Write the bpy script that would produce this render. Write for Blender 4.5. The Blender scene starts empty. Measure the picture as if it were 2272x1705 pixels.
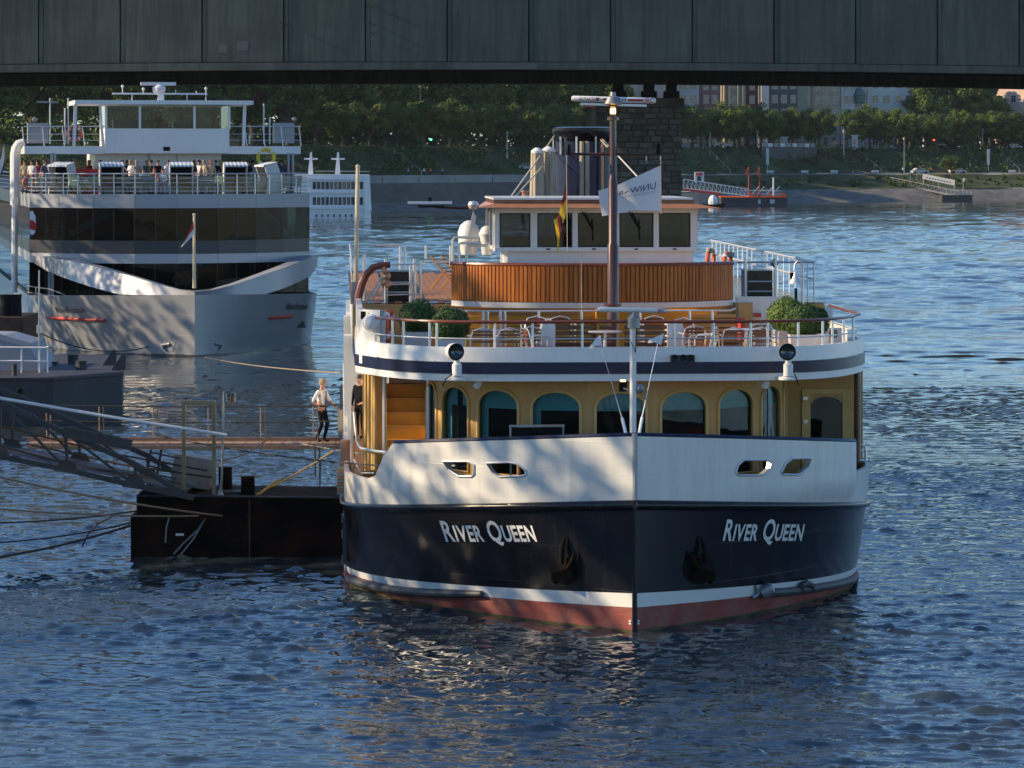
import bpy, bmesh, math, random
import numpy as np
from mathutils import Vector, Matrix, geometry
random.seed(7)
SC = bpy.context.scene
COL = SC.collection
R = math.radians
# ------------------------------------------------------------------ camera
W, H, CX, F, YH, HC = 2272.0, 1705.0, 1136.0, 7517.0, 360.0, 9.27
cam = bpy.data.cameras.new('camera')
cam.sensor_width = 36.0
cam.lens = 36.0 * F / W
cam.shift_y = -(H / 2 - YH) / W
cam.clip_start = 0.5
cam.clip_end = 9000
co = bpy.data.objects.new('camera', cam)
COL.objects.link(co)
co.location = (0, 0, HC)
co.rotation_euler = (R(90), 0, 0)
SC.camera = co
# ------------------------------------------------------------------ light
SUN_EL, SUN_AZ = 25.0, 268.5          # compass degrees, clockwise from +Y
wd = bpy.data.worlds.new('World')
SC.world = wd
wd.use_nodes = True
nt = wd.node_tree
bg = nt.nodes['Background']
sky = nt.nodes.new('ShaderNodeTexSky')
sky.sky_type = 'NISHITA'
sky.sun_disc = False
sky.sun_elevation = R(SUN_EL)
sky.sun_rotation = R(SUN_AZ)
sky.air_density = 1.0
sky.dust_density = 0.0
sky.ozone_density = 6.0
nt.links.new(sky.outputs[0], bg.inputs[0])
bg.inputs[1].default_value = 0.125
sl = bpy.data.lights.new('sun', 'SUN')
sl.energy = 5.0
sl.angle = R(0.4)
sl.color = (1.0, 0.79, 0.52)
so = bpy.data.objects.new('sun', sl)
COL.objects.link(so)
so.location = (-60, 0, 60)
to_sun = Vector((math.sin(R(SUN_AZ)) * math.cos(R(SUN_EL)), math.cos(R(SUN_AZ)) * math.cos(R(SUN_EL)), math.sin(R(SUN_EL))))
so.rotation_euler = to_sun.to_track_quat('Z', 'Y').to_euler()
SC.view_settings.view_transform = 'Standard'
SC.view_settings.look = 'None'
SC.view_settings.exposure = 0.5
SC.view_settings.gamma = 1.0
SC.render.engine = 'CYCLES'
SC.cycles.use_denoising = True
SC.cycles.max_bounces = 7
SC.cycles.transparent_max_bounces = 12
SC.cycles.caustics_reflective = False
SC.cycles.caustics_refractive = False
SC.cycles.sample_clamp_indirect = 6.0


def at(x, y, d):
    """world point that stands at depth d and shows at photo pixel x, y"""
    return Vector(((x - CX) * d / F, d, HC + (YH - y) * d / F))


def dwater(y):
    return F * HC / (y - YH)


# ------------------------------------------------------------------ materials
MATS = {}


def pm(name, col, rough=0.5, metal=0.0, var=0.12, scale=3.0, bump=0.0, bscale=30.0, streak=0.0, spec=0.5, coat=0.0, dirt=None, dscale=1.2, damt=0.5, stretch=(1, 1, 1), plates=None):
    """procedural painted / raw surface: noise-varied colour, optional vertical streaks, dirt and fine relief"""
    m = bpy.data.materials.new(name)
    m.use_nodes = True
    n, l = m.node_tree.nodes, m.node_tree.links
    b = n['Principled BSDF']
    tc = n.new('ShaderNodeTexCoord')
    mp = n.new('ShaderNodeMapping')
    mp.inputs['Scale'].default_value = stretch
    l.new(tc.outputs['Object'], mp.inputs[0])
    no = n.new('ShaderNodeTexNoise')
    no.inputs['Scale'].default_value = scale
    no.inputs['Detail'].default_value = 5
    l.new(mp.outputs[0], no.inputs[0])
    rp = n.new('ShaderNodeValToRGB')
    rp.color_ramp.elements[0].position = 0.3
    rp.color_ramp.elements[1].position = 0.7
    c = Vector(col)
    lo, hi = c * (1 - var), c * (1 + var * 0.6)
    rp.color_ramp.elements[0].color = (*[min(1, a) for a in lo], 1)
    rp.color_ramp.elements[1].color = (*[min(1, a) for a in hi], 1)
    l.new(no.outputs[0], rp.inputs[0])
    out = rp.outputs[0]
    if streak or dirt:
        mp2 = n.new('ShaderNodeMapping')
        mp2.inputs['Scale'].default_value = (9, 9, 0.6) if streak else (1, 1, 1)
        l.new(tc.outputs['Object'], mp2.inputs[0])
        n2 = n.new('ShaderNodeTexNoise')
        n2.inputs['Scale'].default_value = dscale
        n2.inputs['Detail'].default_value = 7
        n2.inputs['Roughness'].default_value = 0.65
        l.new(mp2.outputs[0], n2.inputs[0])
        r2 = n.new('ShaderNodeValToRGB')
        r2.color_ramp.elements[0].position = 0.42
        r2.color_ramp.elements[1].position = 0.72
        r2.color_ramp.elements[0].color = (0, 0, 0, 1)
        a = max(streak, damt if dirt else 0)
        r2.color_ramp.elements[1].color = (a, a, a, 1)
        l.new(n2.outputs[0], r2.inputs[0])
        mx = n.new('ShaderNodeMixRGB')
        l.new(r2.outputs[0], mx.inputs[0])
        l.new(out, mx.inputs[1])
        mx.inputs[2].default_value = (*(dirt if dirt else (c * 0.45)), 1)
        out = mx.outputs[0]
    l.new(out, b.inputs['Base Color'])
    b.inputs['Roughness'].default_value = rough
    b.inputs['Metallic'].default_value = metal
    b.inputs['Specular IOR Level'].default_value = spec
    b.inputs['Coat Weight'].default_value = coat
    b.inputs['Coat Roughness'].default_value = 0.04
    if bump:
        n3 = n.new('ShaderNodeTexNoise')
        n3.inputs['Scale'].default_value = bscale
        n3.inputs['Detail'].default_value = 4
        l.new(mp.outputs[0], n3.inputs[0])
        bp = n.new('ShaderNodeBump')
        bp.inputs['Strength'].default_value = bump
        bp.inputs['Distance'].default_value = 0.02
        l.new(n3.outputs[0], bp.inputs['Height'])
        if plates:
            sx = n.new('ShaderNodeSeparateXYZ')
            l.new(tc.outputs['Object'], sx.inputs[0])
            cb = n.new('ShaderNodeCombineXYZ')
            l.new(sx.outputs[0], cb.inputs[0])
            l.new(sx.outputs[2], cb.inputs[1])
            bk = n.new('ShaderNodeTexBrick')
            bk.inputs['Scale'].default_value = 1.0
            bk.inputs['Brick Width'].default_value = plates[0]
            bk.inputs['Row Height'].default_value = plates[1]
            bk.inputs['Mortar Size'].default_value = 0.008
            bk.inputs['Mortar Smooth'].default_value = 0.6
            l.new(cb.outputs[0], bk.inputs['Vector'])
            b2 = n.new('ShaderNodeBump')
            b2.inputs['Strength'].default_value = 0.35
            b2.inputs['Distance'].default_value = 0.012
            l.new(bk.outputs['Fac'], b2.inputs['Height'])
            l.new(bp.outputs[0], b2.inputs['Normal'])
            bp = b2
        l.new(bp.outputs[0], b.inputs['Normal'])
    MATS[name] = m
    return m


def glass(name, tint, fac=0.0, rough=0.02, ior=1.5, wob=0.0):
    """window glass: tinted see-through pane with fresnel reflection"""
    m = bpy.data.materials.new(name)
    m.use_nodes = True
    n, l = m.node_tree.nodes, m.node_tree.links
    n.remove(n['Principled BSDF'])
    o = n['Material Output']
    t = n.new('ShaderNodeBsdfTransparent')
    t.inputs[0].default_value = (*tint, 1)
    g = n.new('ShaderNodeBsdfGlossy')
    g.inputs['Roughness'].default_value = rough
    fr = n.new('ShaderNodeFresnel')
    fr.inputs[0].default_value = ior
    mx = n.new('ShaderNodeMixShader')
    l.new(fr.outputs[0], mx.inputs[0])
    l.new(t.outputs[0], mx.inputs[1])
    l.new(g.outputs[0], mx.inputs[2])
    if wob:
        tc = n.new('ShaderNodeTexCoord')
        no = n.new('ShaderNodeTexNoise')
        no.inputs['Scale'].default_value = 1.4
        l.new(tc.outputs['Object'], no.inputs[0])
        bp = n.new('ShaderNodeBump')
        bp.inputs['Strength'].default_value = wob
        bp.inputs['Distance'].default_value = 0.05
        l.new(no.outputs[0], bp.inputs['Height'])
        l.new(bp.outputs[0], g.inputs['Normal'])
        l.new(bp.outputs[0], fr.inputs['Normal'])
    l.new(mx.outputs[0], o.inputs[0])
    MATS[name] = m
    return m


def emis(name, col, s):
    m = bpy.data.materials.new(name)
    m.use_nodes = True
    b = m.node_tree.nodes['Principled BSDF']
    b.inputs['Base Color'].default_value = (*col, 1)
    b.inputs['Emission Color'].default_value = (*col, 1)
    b.inputs['Emission Strength'].default_value = s
    MATS[name] = m
    return m


pm('white', (0.80, 0.79, 0.76), 0.32, var=0.05, scale=0.8, streak=0.16, dscale=1.6, coat=0.25, bump=0.03, bscale=2.0)
pm('hull_white', (0.75, 0.73, 0.67), 0.3, var=0.06, scale=0.9, streak=0.30, dirt=(0.40, 0.33, 0.23), dscale=0.5, damt=0.3, coat=0.3, bump=0.3, bscale=1.1, plates=(2.1, 0.62))
pm('navy', (0.005, 0.0055, 0.009), 0.2, var=0.3, scale=0.8, streak=0.5, dirt=(0.020, 0.019, 0.019), dscale=0.5, damt=0.5, spec=0.32, bump=0.28, bscale=1.0, plates=(2.1, 0.8))
pm('navy_trim', (0.010, 0.016, 0.05), 0.3, var=0.2, spec=0.3, bump=0.05, bscale=1.0)
pm('red_bottom', (0.30, 0.062, 0.045), 0.62, var=0.25, scale=2.0, dirt=(0.36, 0.17, 0.13), dscale=1.6, damt=0.75, stretch=(1, 1, 5), bump=0.2, bscale=8)
pm('algae', (0.07, 0.075, 0.018), 0.7, var=0.5, scale=5, bump=0.4, bscale=14, dirt=(0.16, 0.09, 0.04), dscale=2.2, damt=0.6)
pm('rubber', (0.055, 0.06, 0.065), 0.55, var=0.25, scale=4)
pm('black', (0.006, 0.006, 0.007), 0.6, var=0.2, spec=0.15)
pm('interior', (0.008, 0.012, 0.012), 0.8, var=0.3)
pm('chrome', (0.70, 0.70, 0.68), 0.34, 0.55, var=0.05)
pm('steel', (0.42, 0.43, 0.44), 0.35, 0.85, var=0.15)
pm('galv', (0.32, 0.34, 0.35), 0.45, 0.5, var=0.2, scale=6, dirt=(0.16, 0.12, 0.08), damt=0.4)
pm('gold', (0.60, 0.355, 0.12), 0.45, var=0.1, scale=1.2, streak=0.18, dscale=1.5, spec=0.3)
pm('gold_frame', (0.72, 0.47, 0.17), 0.36, var=0.08, spec=0.3)
pm('yellow_step', (0.70, 0.38, 0.04), 0.5, var=0.12)
pm('teal', (0.15, 0.42, 0.45), 0.75, var=0.08, scale=2)
pm('teak', (0.42, 0.13, 0.022), 0.4, var=0.3, scale=2.2, spec=0.3, stretch=(6, 6, 0.5), bump=0.15, bscale=10)
pm('teak_dark', (0.35, 0.105, 0.018), 0.4, var=0.35, scale=2.2, spec=0.3, stretch=(6, 6, 0.5))
pm('teak_light', (0.46, 0.15, 0.028), 0.4, var=0.35, scale=2.2, spec=0.3, stretch=(6, 6, 0.5))
pm('varnish', (0.19, 0.05, 0.02), 0.25, var=0.2, coat=0.4)
pm('mast_brown', (0.075, 0.025, 0.012), 0.25, var=0.2, scale=3, coat=0.3)
pm('copper', (0.50, 0.235, 0.13), 0.38, 0.25, var=0.15, streak=0.2)
pm('deck_teak', (0.34, 0.155, 0.06), 0.6, var=0.25, scale=4, stretch=(8, 0.6, 1), spec=0.3)
pm('deck_grey', (0.17, 0.19, 0.20), 0.7, var=0.15)
pm('hedge', (0.045, 0.10, 0.012), 0.65, var=0.55, scale=14)
pm('hedge_light', (0.10, 0.17, 0.018), 0.65, var=0.5, scale=14)
pm('canvas', (0.40, 0.355, 0.27), 0.8, var=0.35, scale=4, stretch=(6, 6, 0.4))
pm('cream_pole', (0.62, 0.52, 0.34), 0.35, var=0.15, scale=2, stretch=(1, 1, 4), coat=0.3)
pm('flag_white', (0.78, 0.78, 0.80), 0.8, var=0.03)
pm('flag_navy', (0.03, 0.05, 0.16), 0.8, var=0.1)
pm('flag_black', (0.015, 0.012, 0.012), 0.8, var=0.1)
pm('flag_red', (0.55, 0.03, 0.03), 0.8, var=0.1)
pm('flag_gold', (0.80, 0.50, 0.03), 0.8, var=0.1)
pm('paint_red', (0.58, 0.05, 0.03), 0.45, var=0.12)
pm('paint_orange', (0.75, 0.13, 0.03), 0.5, var=0.1)
pm('rope', (0.30, 0.24, 0.16), 0.9, var=0.3, scale=20)
pm('rope_dark', (0.05, 0.05, 0.05), 0.9, var=0.3, scale=20)
pm('rope_yellow', (0.58, 0.36, 0.07), 0.85, var=0.25, scale=20)
pm('kd_silver', (0.30, 0.305, 0.31), 0.33, 0.15, var=0.06, scale=0.6, streak=0.12, dscale=1.0, coat=0.2, bump=0.12, bscale=0.8, plates=(2.4, 1.0))
pm('kd_grey', (0.36, 0.37, 0.39), 0.4, 0.1, var=0.06, scale=0.8)
pm('kd_dark', (0.035, 0.036, 0.042), 0.35, var=0.15)
pm('kd_white', (0.78, 0.78, 0.78), 0.35, var=0.05, scale=0.8, streak=0.1)
pm('kd_band', (0.42, 0.42, 0.44), 0.34, 0.1, var=0.05, scale=0.8)
pm('rust_black', (0.009, 0.007, 0.006), 0.8, var=0.4, scale=1.5, dirt=(0.055, 0.019, 0.008), dscale=1.3, damt=0.7, bump=0.5, bscale=6, spec=0.08)
pm('rust', (0.10, 0.045, 0.02), 0.8, var=0.4, scale=3, bump=0.4, bscale=10)
pm('barge_grey', (0.06, 0.068, 0.072), 0.6, var=0.15, scale=1.0, streak=0.35, spec=0.25)
pm('barge_dark', (0.045, 0.045, 0.05), 0.6, var=0.2, scale=1.0)
pm('truss_grey', (0.07, 0.077, 0.074), 0.6, 0.0, var=0.25, scale=3, dirt=(0.085, 0.04, 0.02), dscale=2, damt=0.6, spec=0.25)
pm('cabinet', (0.28, 0.28, 0.25), 0.55, var=0.15, dirt=(0.22, 0.09, 0.03), dscale=2.2, damt=0.75)
pm('brown_steel', (0.30, 0.19, 0.12), 0.55, var=0.2, scale=2.5, dirt=(0.15, 0.07, 0.04), damt=0.5)
pm('brass_frame', (0.26, 0.22, 0.12), 0.5, 0.3, var=0.2)
pm('concrete', (0.095, 0.107, 0.088), 0.85, var=0.25, scale=0.35, streak=0.85, dscale=0.35, bump=0.3, bscale=2)
pm('concrete_new', (0.12, 0.122, 0.115), 0.85, var=0.08, scale=0.6)
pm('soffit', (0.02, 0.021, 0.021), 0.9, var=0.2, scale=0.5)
pm('stone_a', (0.17, 0.15, 0.12), 0.85, var=0.3, scale=1.5, bump=0.5, bscale=4, dirt=(0.07, 0.063, 0.052), dscale=0.8, damt=0.7)
pm('stone_b', (0.125, 0.11, 0.09), 0.85, var=0.3, scale=1.5, bump=0.5, bscale=4, dirt=(0.055, 0.05, 0.045), dscale=0.8, damt=0.7)
pm('stone_c', (0.22, 0.20, 0.16), 0.85, var=0.3, scale=1.5, bump=0.5, bscale=4, dirt=(0.09, 0.08, 0.065), dscale=0.8, damt=0.7)
pm('mortar', (0.13, 0.12, 0.10), 0.9, var=0.2)
pm('bank_stone', (0.17, 0.16, 0.14), 0.9, var=0.4, scale=0.5, dirt=(0.085, 0.08, 0.065), dscale=0.12, damt=0.7, bump=0.6, bscale=1.0)
pm('quay_wall', (0.125, 0.115, 0.10), 0.9, var=0.25, scale=0.3, streak=0.5, dscale=0.4)
pm('quay_light', (0.34, 0.33, 0.31), 0.85, var=0.2, scale=0.4, dirt=(0.18, 0.17, 0.15), dscale=0.1, damt=0.6)
pm('promenade', (0.17, 0.16, 0.14), 0.9, var=0.2, scale=0.2)
pm('street', (0.10, 0.10, 0.10), 0.9, var=0.2, scale=0.2)
pm('bank_green', (0.055, 0.075, 0.024), 0.9, var=0.5, scale=0.25, dirt=(0.10, 0.095, 0.045), dscale=0.12, damt=0.8, bump=0.8, bscale=1.2, spec=0.15)
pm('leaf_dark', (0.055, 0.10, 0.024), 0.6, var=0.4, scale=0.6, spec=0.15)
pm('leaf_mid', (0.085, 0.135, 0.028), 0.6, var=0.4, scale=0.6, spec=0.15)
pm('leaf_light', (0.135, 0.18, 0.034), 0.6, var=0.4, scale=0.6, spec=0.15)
pm('bark', (0.10, 0.075, 0.05), 0.9, var=0.4, scale=3, bump=0.5, bscale=8)
pm('skin', (0.52, 0.27, 0.185), 0.55, var=0.08, scale=10)
pm('hair_grey', (0.27, 0.22, 0.16), 0.7, var=0.2, scale=20)
pm('hair_dark', (0.03, 0.02, 0.014), 0.6, var=0.2, scale=20)
pm('hair_fair', (0.38, 0.24, 0.10), 0.6, var=0.2, scale=20)
pm('hair_red', (0.30, 0.09, 0.03), 0.6, var=0.2, scale=20)
pm('shirt_white', (0.76, 0.72, 0.71), 0.8, var=0.06, scale=6, bump=0.4, bscale=12)
pm('cloth_black', (0.008, 0.008, 0.012), 0.85, var=0.2, scale=6, bump=0.4, bscale=12, spec=0.15)
pm('cloth_blue', (0.06, 0.09, 0.17), 0.85, var=0.2)
pm('cloth_red', (0.50, 0.04, 0.03), 0.85, var=0.2)
pm('cloth_beige', (0.45, 0.36, 0.24), 0.85, var=0.2)
pm('cloth_sky', (0.32, 0.45, 0.58), 0.85, var=0.2)
pm('cloth_green', (0.05, 0.12, 0.10), 0.85, var=0.2)
pm('brick_red', (0.30, 0.15, 0.12), 0.85, var=0.2, scale=0.6)
pm('plaster_pink', (0.62, 0.45, 0.37), 0.85, var=0.1, scale=0.4)
pm('plaster_grey', (0.52, 0.53, 0.52), 0.85, var=0.1, scale=0.4)
pm('plaster_tan', (0.45, 0.36, 0.24), 0.85, var=0.12, scale=0.4)
pm('plaster_dark', (0.13, 0.12, 0.115), 0.85, var=0.15, scale=0.5)
pm('plaster_beige', (0.46, 0.41, 0.31), 0.85, var=0.1, scale=0.4)
pm('plaster_white', (0.66, 0.66, 0.62), 0.85, var=0.08, scale=0.4)
pm('plaster_wine', (0.17, 0.04, 0.04), 0.85, var=0.15, scale=0.4)
pm('copper_green', (0.10, 0.19, 0.16), 0.7, var=0.2)
pm('roof_tile', (0.16, 0.07, 0.05), 0.8, var=0.2)
pm('sign_blue', (0.05, 0.09, 0.25), 0.6, var=0.1)
pm('yellow', (0.75, 0.58, 0.05), 0.6, var=0.1)
pm('wicker', (0.62, 0.62, 0.60), 0.7, var=0.12, scale=8)
pm('lens', (0.03, 0.04, 0.04), 0.06, var=0.2, coat=1.0)
pm('text_white', (0.80, 0.79, 0.74), 0.4, var=0.03)
pm('text_dark', (0.02, 0.02, 0.03), 0.5, var=0.1)
pm('text_red', (0.42, 0.02, 0.04), 0.5, var=0.1)
emis('lamp_amber', (1.0, 0.55, 0.15), 6.0)
emis('lamp_green', (0.1, 1.0, 0.4), 3.0)
emis('lamp_red', (1.0, 0.08, 0.03), 3.0)
glass('glass', (0.55, 0.62, 0.62), ior=1.45, wob=0.15)
glass('glass_dark', (0.26, 0.36, 0.40), ior=1.5, wob=0.1)
glass('glass_teal', (0.75, 0.86, 0.86), ior=1.5, wob=0.3)
glass('glass_kd', (0.11, 0.21, 0.19), ior=1.3, wob=0.05)
glass('glass_clear', (0.80, 0.84, 0.84), ior=1.3)


# ------------------------------------------------------------------ mesh building
class MB:
    def __init__(s):
        s.v, s.f, s.m, s.mi = [], [], [], 0

    def add(s, vs, fs):
        o = len(s.v)
        s.v += [tuple(v) for v in vs]
        for f in fs:
            s.f.append(tuple(i + o for i in f))
            s.m.append(s.mi)
        return s

    def mat(s, i):
        s.mi = i
        return s

    def box(s, x0, x1, y0, y1, z0, z1):
        return s.add([(x0, y0, z0), (x1, y0, z0), (x1, y1, z0), (x0, y1, z0), (x0, y0, z1), (x1, y0, z1), (x1, y1, z1), (x0, y1, z1)],
                     [(0, 3, 2, 1), (4, 5, 6, 7), (0, 1, 5, 4), (1, 2, 6, 5), (2, 3, 7, 6), (3, 0, 4, 7)])

    def cbox(s, c, sx, sy, sz, mtx=None):
        c = Vector(c)
        vs = [Vector((a * sx / 2, b * sy / 2, d * sz / 2)) for d in (-1, 1) for a, b in ((-1, -1), (1, -1), (1, 1), (-1, 1))]
        if mtx is not None:
            vs = [mtx @ v for v in vs]
        return s.add([v + c for v in vs], [(0, 3, 2, 1), (4, 5, 6, 7), (0, 1, 5, 4), (1, 2, 6, 5), (2, 3, 7, 6), (3, 0, 4, 7)])

    def beam(s, a, b, w, h, up=(0, 0, 1)):
        """rectangular bar from a to b"""
        a, b = Vector(a), Vector(b)
        t = (b - a).normalized()
        u = Vector(up)
        x = t.cross(u)
        if x.length < 1e-4:
            x = t.cross(Vector((0, 1, 0)))
        x.normalize()
        z = x.cross(t)
        vs = []
        for p in (a, b):
            vs += [p - x * w / 2 - z * h / 2, p + x * w / 2 - z * h / 2, p + x * w / 2 + z * h / 2, p - x * w / 2 + z * h / 2]
        return s.add(vs, [(0, 1, 2, 3), (7, 6, 5, 4), (0, 4, 5, 1), (1, 5, 6, 2), (2, 6, 7, 3), (3, 7, 4, 0)])

    def tube(s, pts, r, n=6, closed=False):
        pts = [Vector(p) for p in pts]
        N = len(pts)
        rr = r if isinstance(r, (list, tuple)) else [r] * N
        ref = Vector((0, 0, 1))
        vs, fs = [], []
        px = None
        for i, p in enumerate(pts):
            a = pts[(i - 1) % N] if (closed or i > 0) else p
            b = pts[(i + 1) % N] if (closed or i < N - 1) else p
            t = (b - a)
            if t.length < 1e-9:
                t = Vector((0, 0, 1))
            t.normalize()
            if px is None:
                x = t.cross(ref)
                if x.length < 0.05:
                    x = t.cross(Vector((0, 1, 0)))
            else:
                x = px - t * px.dot(t)
            x.normalize()
            px = x
            y = t.cross(x)
            for k in range(n):
                an = 2 * math.pi * k / n
                vs.append(p + x * (math.cos(an) * rr[i]) + y * (math.sin(an) * rr[i]))
        for i in range(N if closed else N - 1):
            j = (i + 1) % N
            for k in range(n):
                k2 = (k + 1) % n
                fs.append((i * n + k, i * n + k2, j * n + k2, j * n + k))
        if not closed:
            fs.append(tuple(range(n - 1, -1, -1)))
            fs.append(tuple((N - 1) * n + k for k in range(n)))
        return s.add(vs, fs)

    def lathe(s, prof, c=(0, 0, 0), n=20, mtx=None, caps=True):
        """profile of (radius, height) turned about the local z axis"""
        c = Vector(c)
        vs, fs = [], []
        for r, z in prof:
            for k in range(n):
                a = 2 * math.pi * k / n
                p = Vector((r * math.cos(a), r * math.sin(a), z))
                if mtx is not None:
                    p = mtx @ p
                vs.append(p + c)
        for i in range(len(prof) - 1):
            for k in range(n):
                k2 = (k + 1) % n
                fs.append((i * n + k, i * n + k2, (i + 1) * n + k2, (i + 1) * n + k))
        if caps:
            fs.append(tuple(range(n - 1, -1, -1)))
            fs.append(tuple((len(prof) - 1) * n + k for k in range(n)))
        return s.add(vs, fs)

    def grid(s, rows, closed=False):
        nr, nc = len(rows), len(rows[0])
        vs = [p for r in rows for p in r]
        fs = []
        for i in range(nr - 1):
            for j in range(nc - (0 if closed else 1)):
                j2 = (j + 1) % nc
                fs.append((i * nc + j, i * nc + j2, (i + 1) * nc + j2, (i + 1) * nc + j))
        return s.add(vs, fs)

    def prism(s, poly, d):
        """3-D polygon pushed along vector d"""
        d = Vector(d)
        a = [Vector(p) for p in poly]
        n = len(a)
        fs = [tuple(range(n - 1, -1, -1)), tuple(range(n, 2 * n))]
        for i in range(n):
            j = (i + 1) % n
            fs.append((i, j, n + j, n + i))
        return s.add(a + [p + d for p in a], fs)

    def build(s, name, mats, parent=None, smooth=False, loc=None, angle=35, recalc=True):
        me = bpy.data.meshes.new(name)
        me.from_pydata([tuple(v) for v in s.v], [], s.f)
        if not isinstance(mats, (list, tuple)):
            mats = [mats]
        for m in mats:
            me.materials.append(MATS[m])
        if len(mats) > 1:
            me.polygons.foreach_set('material_index', s.m)
        if recalc:
            bm = bmesh.new()
            bm.from_mesh(me)
            bmesh.ops.recalc_face_normals(bm, faces=bm.faces)
            bm.to_mesh(me)
            bm.free()
        if smooth:
            me.polygons.foreach_set('use_smooth', [True] * len(me.polygons))
            me.set_sharp_from_angle(angle=R(angle))
        me.update()
        return link(name, me, parent, loc)


def link(name, me, parent=None, loc=None):
    o = bpy.data.objects.new(name, me)
    COL.objects.link(o)
    if parent is not None:
        o.parent = parent
    if loc is not None:
        o.location = loc
    return o


def tag(o, label=None, cat=None, group=None, kind=None):
    if label:
        o['label'] = label
    if cat:
        o['category'] = cat
    if group:
        o['group'] = group
    if kind:
        o['kind'] = kind
    return o


def thing(name, label, cat, loc=(0, 0, 0), rz=0.0, group=None):
    o = bpy.data.objects.new(name, None)
    o.empty_display_size = 0.2
    COL.objects.link(o)
    o.location = loc
    o.rotation_euler = (0, 0, rz)
    return tag(o, label, cat, group)


def copy_tree(o, parent=None):
    c = o.copy()
    COL.objects.link(c)
    c.parent = parent
    for ch in list(o.children):
        copy_tree(ch, c)
    return c


def dup(root, loc, rz=0.0, label=None, scale=None):
    c = copy_tree(root)
    c.location = loc
    c.rotation_euler = (0, 0, rz)
    if label:
        c['label'] = label
    if scale:
        c.scale = (scale,) * 3 if not isinstance(scale, tuple) else scale
    return c


def text_polys(txt, size=1.0, shear=0.0, bold=0.0):
    """outline of a word as flat mesh vertices and faces, left-aligned, baseline at y=0"""
    cu = bpy.data.curves.new('t', 'FONT')
    cu.body = txt
    cu.size = size
    cu.shear = shear
    cu.offset = bold
    cu.resolution_u = 3
    ob = bpy.data.objects.new('t', cu)
    COL.objects.link(ob)
    dg = bpy.context.evaluated_depsgraph_get()
    me = bpy.data.meshes.new_from_object(ob.evaluated_get(dg))
    vs = [tuple(v.co) for v in me.vertices]
    fs = [tuple(p.vertices) for p in me.polygons]
    bpy.data.objects.remove(ob)
    bpy.data.meshes.remove(me)
    bpy.data.curves.remove(cu)
    return vs, fs


def text_on(name, txt, fn, mat, parent, x0, x1, y0, y1, shear=0.0, small=0.0, bold=0.0):
    """word fitted to a rectangle (x0..x1 wide, baseline y0 up to cap height y1) and mapped through fn(x, y) -> 3-D point"""
    vs, fs = [], []
    if small:
        cur = 0.0
        for ch in txt:
            if ch == ' ':
                cur += 0.28
                continue
            big = ch.isupper()
            v, f = text_polys(ch.upper(), 1.0 if big else small, 0, bold)
            mn = min(a[0] for a in v)
            mxx = max(a[0] for a in v)
            o = len(vs)
            vs += [(a[0] - mn + cur, a[1]) for a in v]
            fs += [tuple(i + o for i in q) for q in f]
            cur += mxx - mn + 0.06
        ymax = 0.70
    else:
        v, f = text_polys(txt, 1.0, 0, bold)
        vs = [(a[0], a[1]) for a in v]
        fs = f
        ymax = max(0.70, 0.0)
    a0, a1 = min(a[0] for a in vs), max(a[0] for a in vs)
    out = []
    for a in vs:
        ty = a[1] / ymax
        x = x0 + (a[0] - a0) / (a1 - a0) * (x1 - x0) + shear * ty
        out.append(fn(x, y0 + (y1 - y0) * ty))
    b = MB()
    b.add(out, fs)
    return b.build(name, mat, parent, recalc=False)


class Frame:
    """a ship's own axes: u to the photo's right, v aft, z up, seated at a world point"""

    def __init__(s, px, py, vpx, d=None):
        d = d or dwater(py)
        s.o = at(px, py, d)
        s.o.z = 0
        a = math.atan((vpx - CX) / F)
        s.s, s.c = -math.sin(a), math.cos(a)
        s.rz = -a

    def L(s, x, y, v):
        k = (x - CX) / F
        u = (k * (s.o.y + v * s.c) - s.o.x + v * s.s) / (s.c - k * s.s)
        Y = s.o.y + u * s.s + v * s.c
        return Vector((u, v, HC + (YH - y) * Y / F))

    def world(s, p):
        return Vector((s.o.x + p[0] * s.c - p[1] * s.s, s.o.y + p[0] * s.s + p[1] * s.c, p[2]))


def sheet_with_holes(b, fn, s0, s1, ns, t0fn, t1fn, nt_, holes, mi=0):
    """surface fn(s,t) over s in [s0,s1], t between t0fn(s), t1fn(s), cut by polygons given in (s,t)"""
    verts, edges = [], []
    for i in range(ns + 1):
        sv = s0 + (s1 - s0) * i / ns
        for j in range(nt_ + 1):
            t = t0fn(sv) + (t1fn(sv) - t0fn(sv)) * j / nt_
            if any(geometry.intersect_point_tri_2d is None for _ in ()):
                pass
            verts.append(Vector((sv, t)))
    nb = ns * (nt_ + 1)
    for i in range(ns):
        edges += [(i * (nt_ + 1), (i + 1) * (nt_ + 1)), (i * (nt_ + 1) + nt_, (i + 1) * (nt_ + 1) + nt_)]
    for j in range(nt_):
        edges += [(j, j + 1), (nb + j, nb + j + 1)]
    for h in holes:
        o = len(verts)
        verts += [Vector(p) for p in h]
        edges += [(o + i, o + (i + 1) % len(h)) for i in range(len(h))]
    ov, oe, of, *_ = geometry.delaunay_2d_cdt(verts, edges, [], 0, 1e-6)

    def inside(p, poly):
        c = False
        n = len(poly)
        for i in range(n):
            x1, y1 = poly[i]
            x2, y2 = poly[(i + 1) % n]
            if (y1 > p[1]) != (y2 > p[1]) and p[0] < (x2 - x1) * (p[1] - y1) / (y2 - y1) + x1:
                c = not c
        return c
    fs = []
    for f in of:
        cx = sum(ov[i][0] for i in f) / len(f)
        cy = sum(ov[i][1] for i in f) / len(f)
        if cy > t1fn(cx) + 1e-4 or cy < t0fn(cx) - 1e-4:
            continue
        if any(inside((cx, cy), h) for h in holes):
            continue
        fs.append(tuple(f))
    b.mat(mi)
    b.add([fn(p[0], p[1]) for p in ov], fs)
    return b


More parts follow.
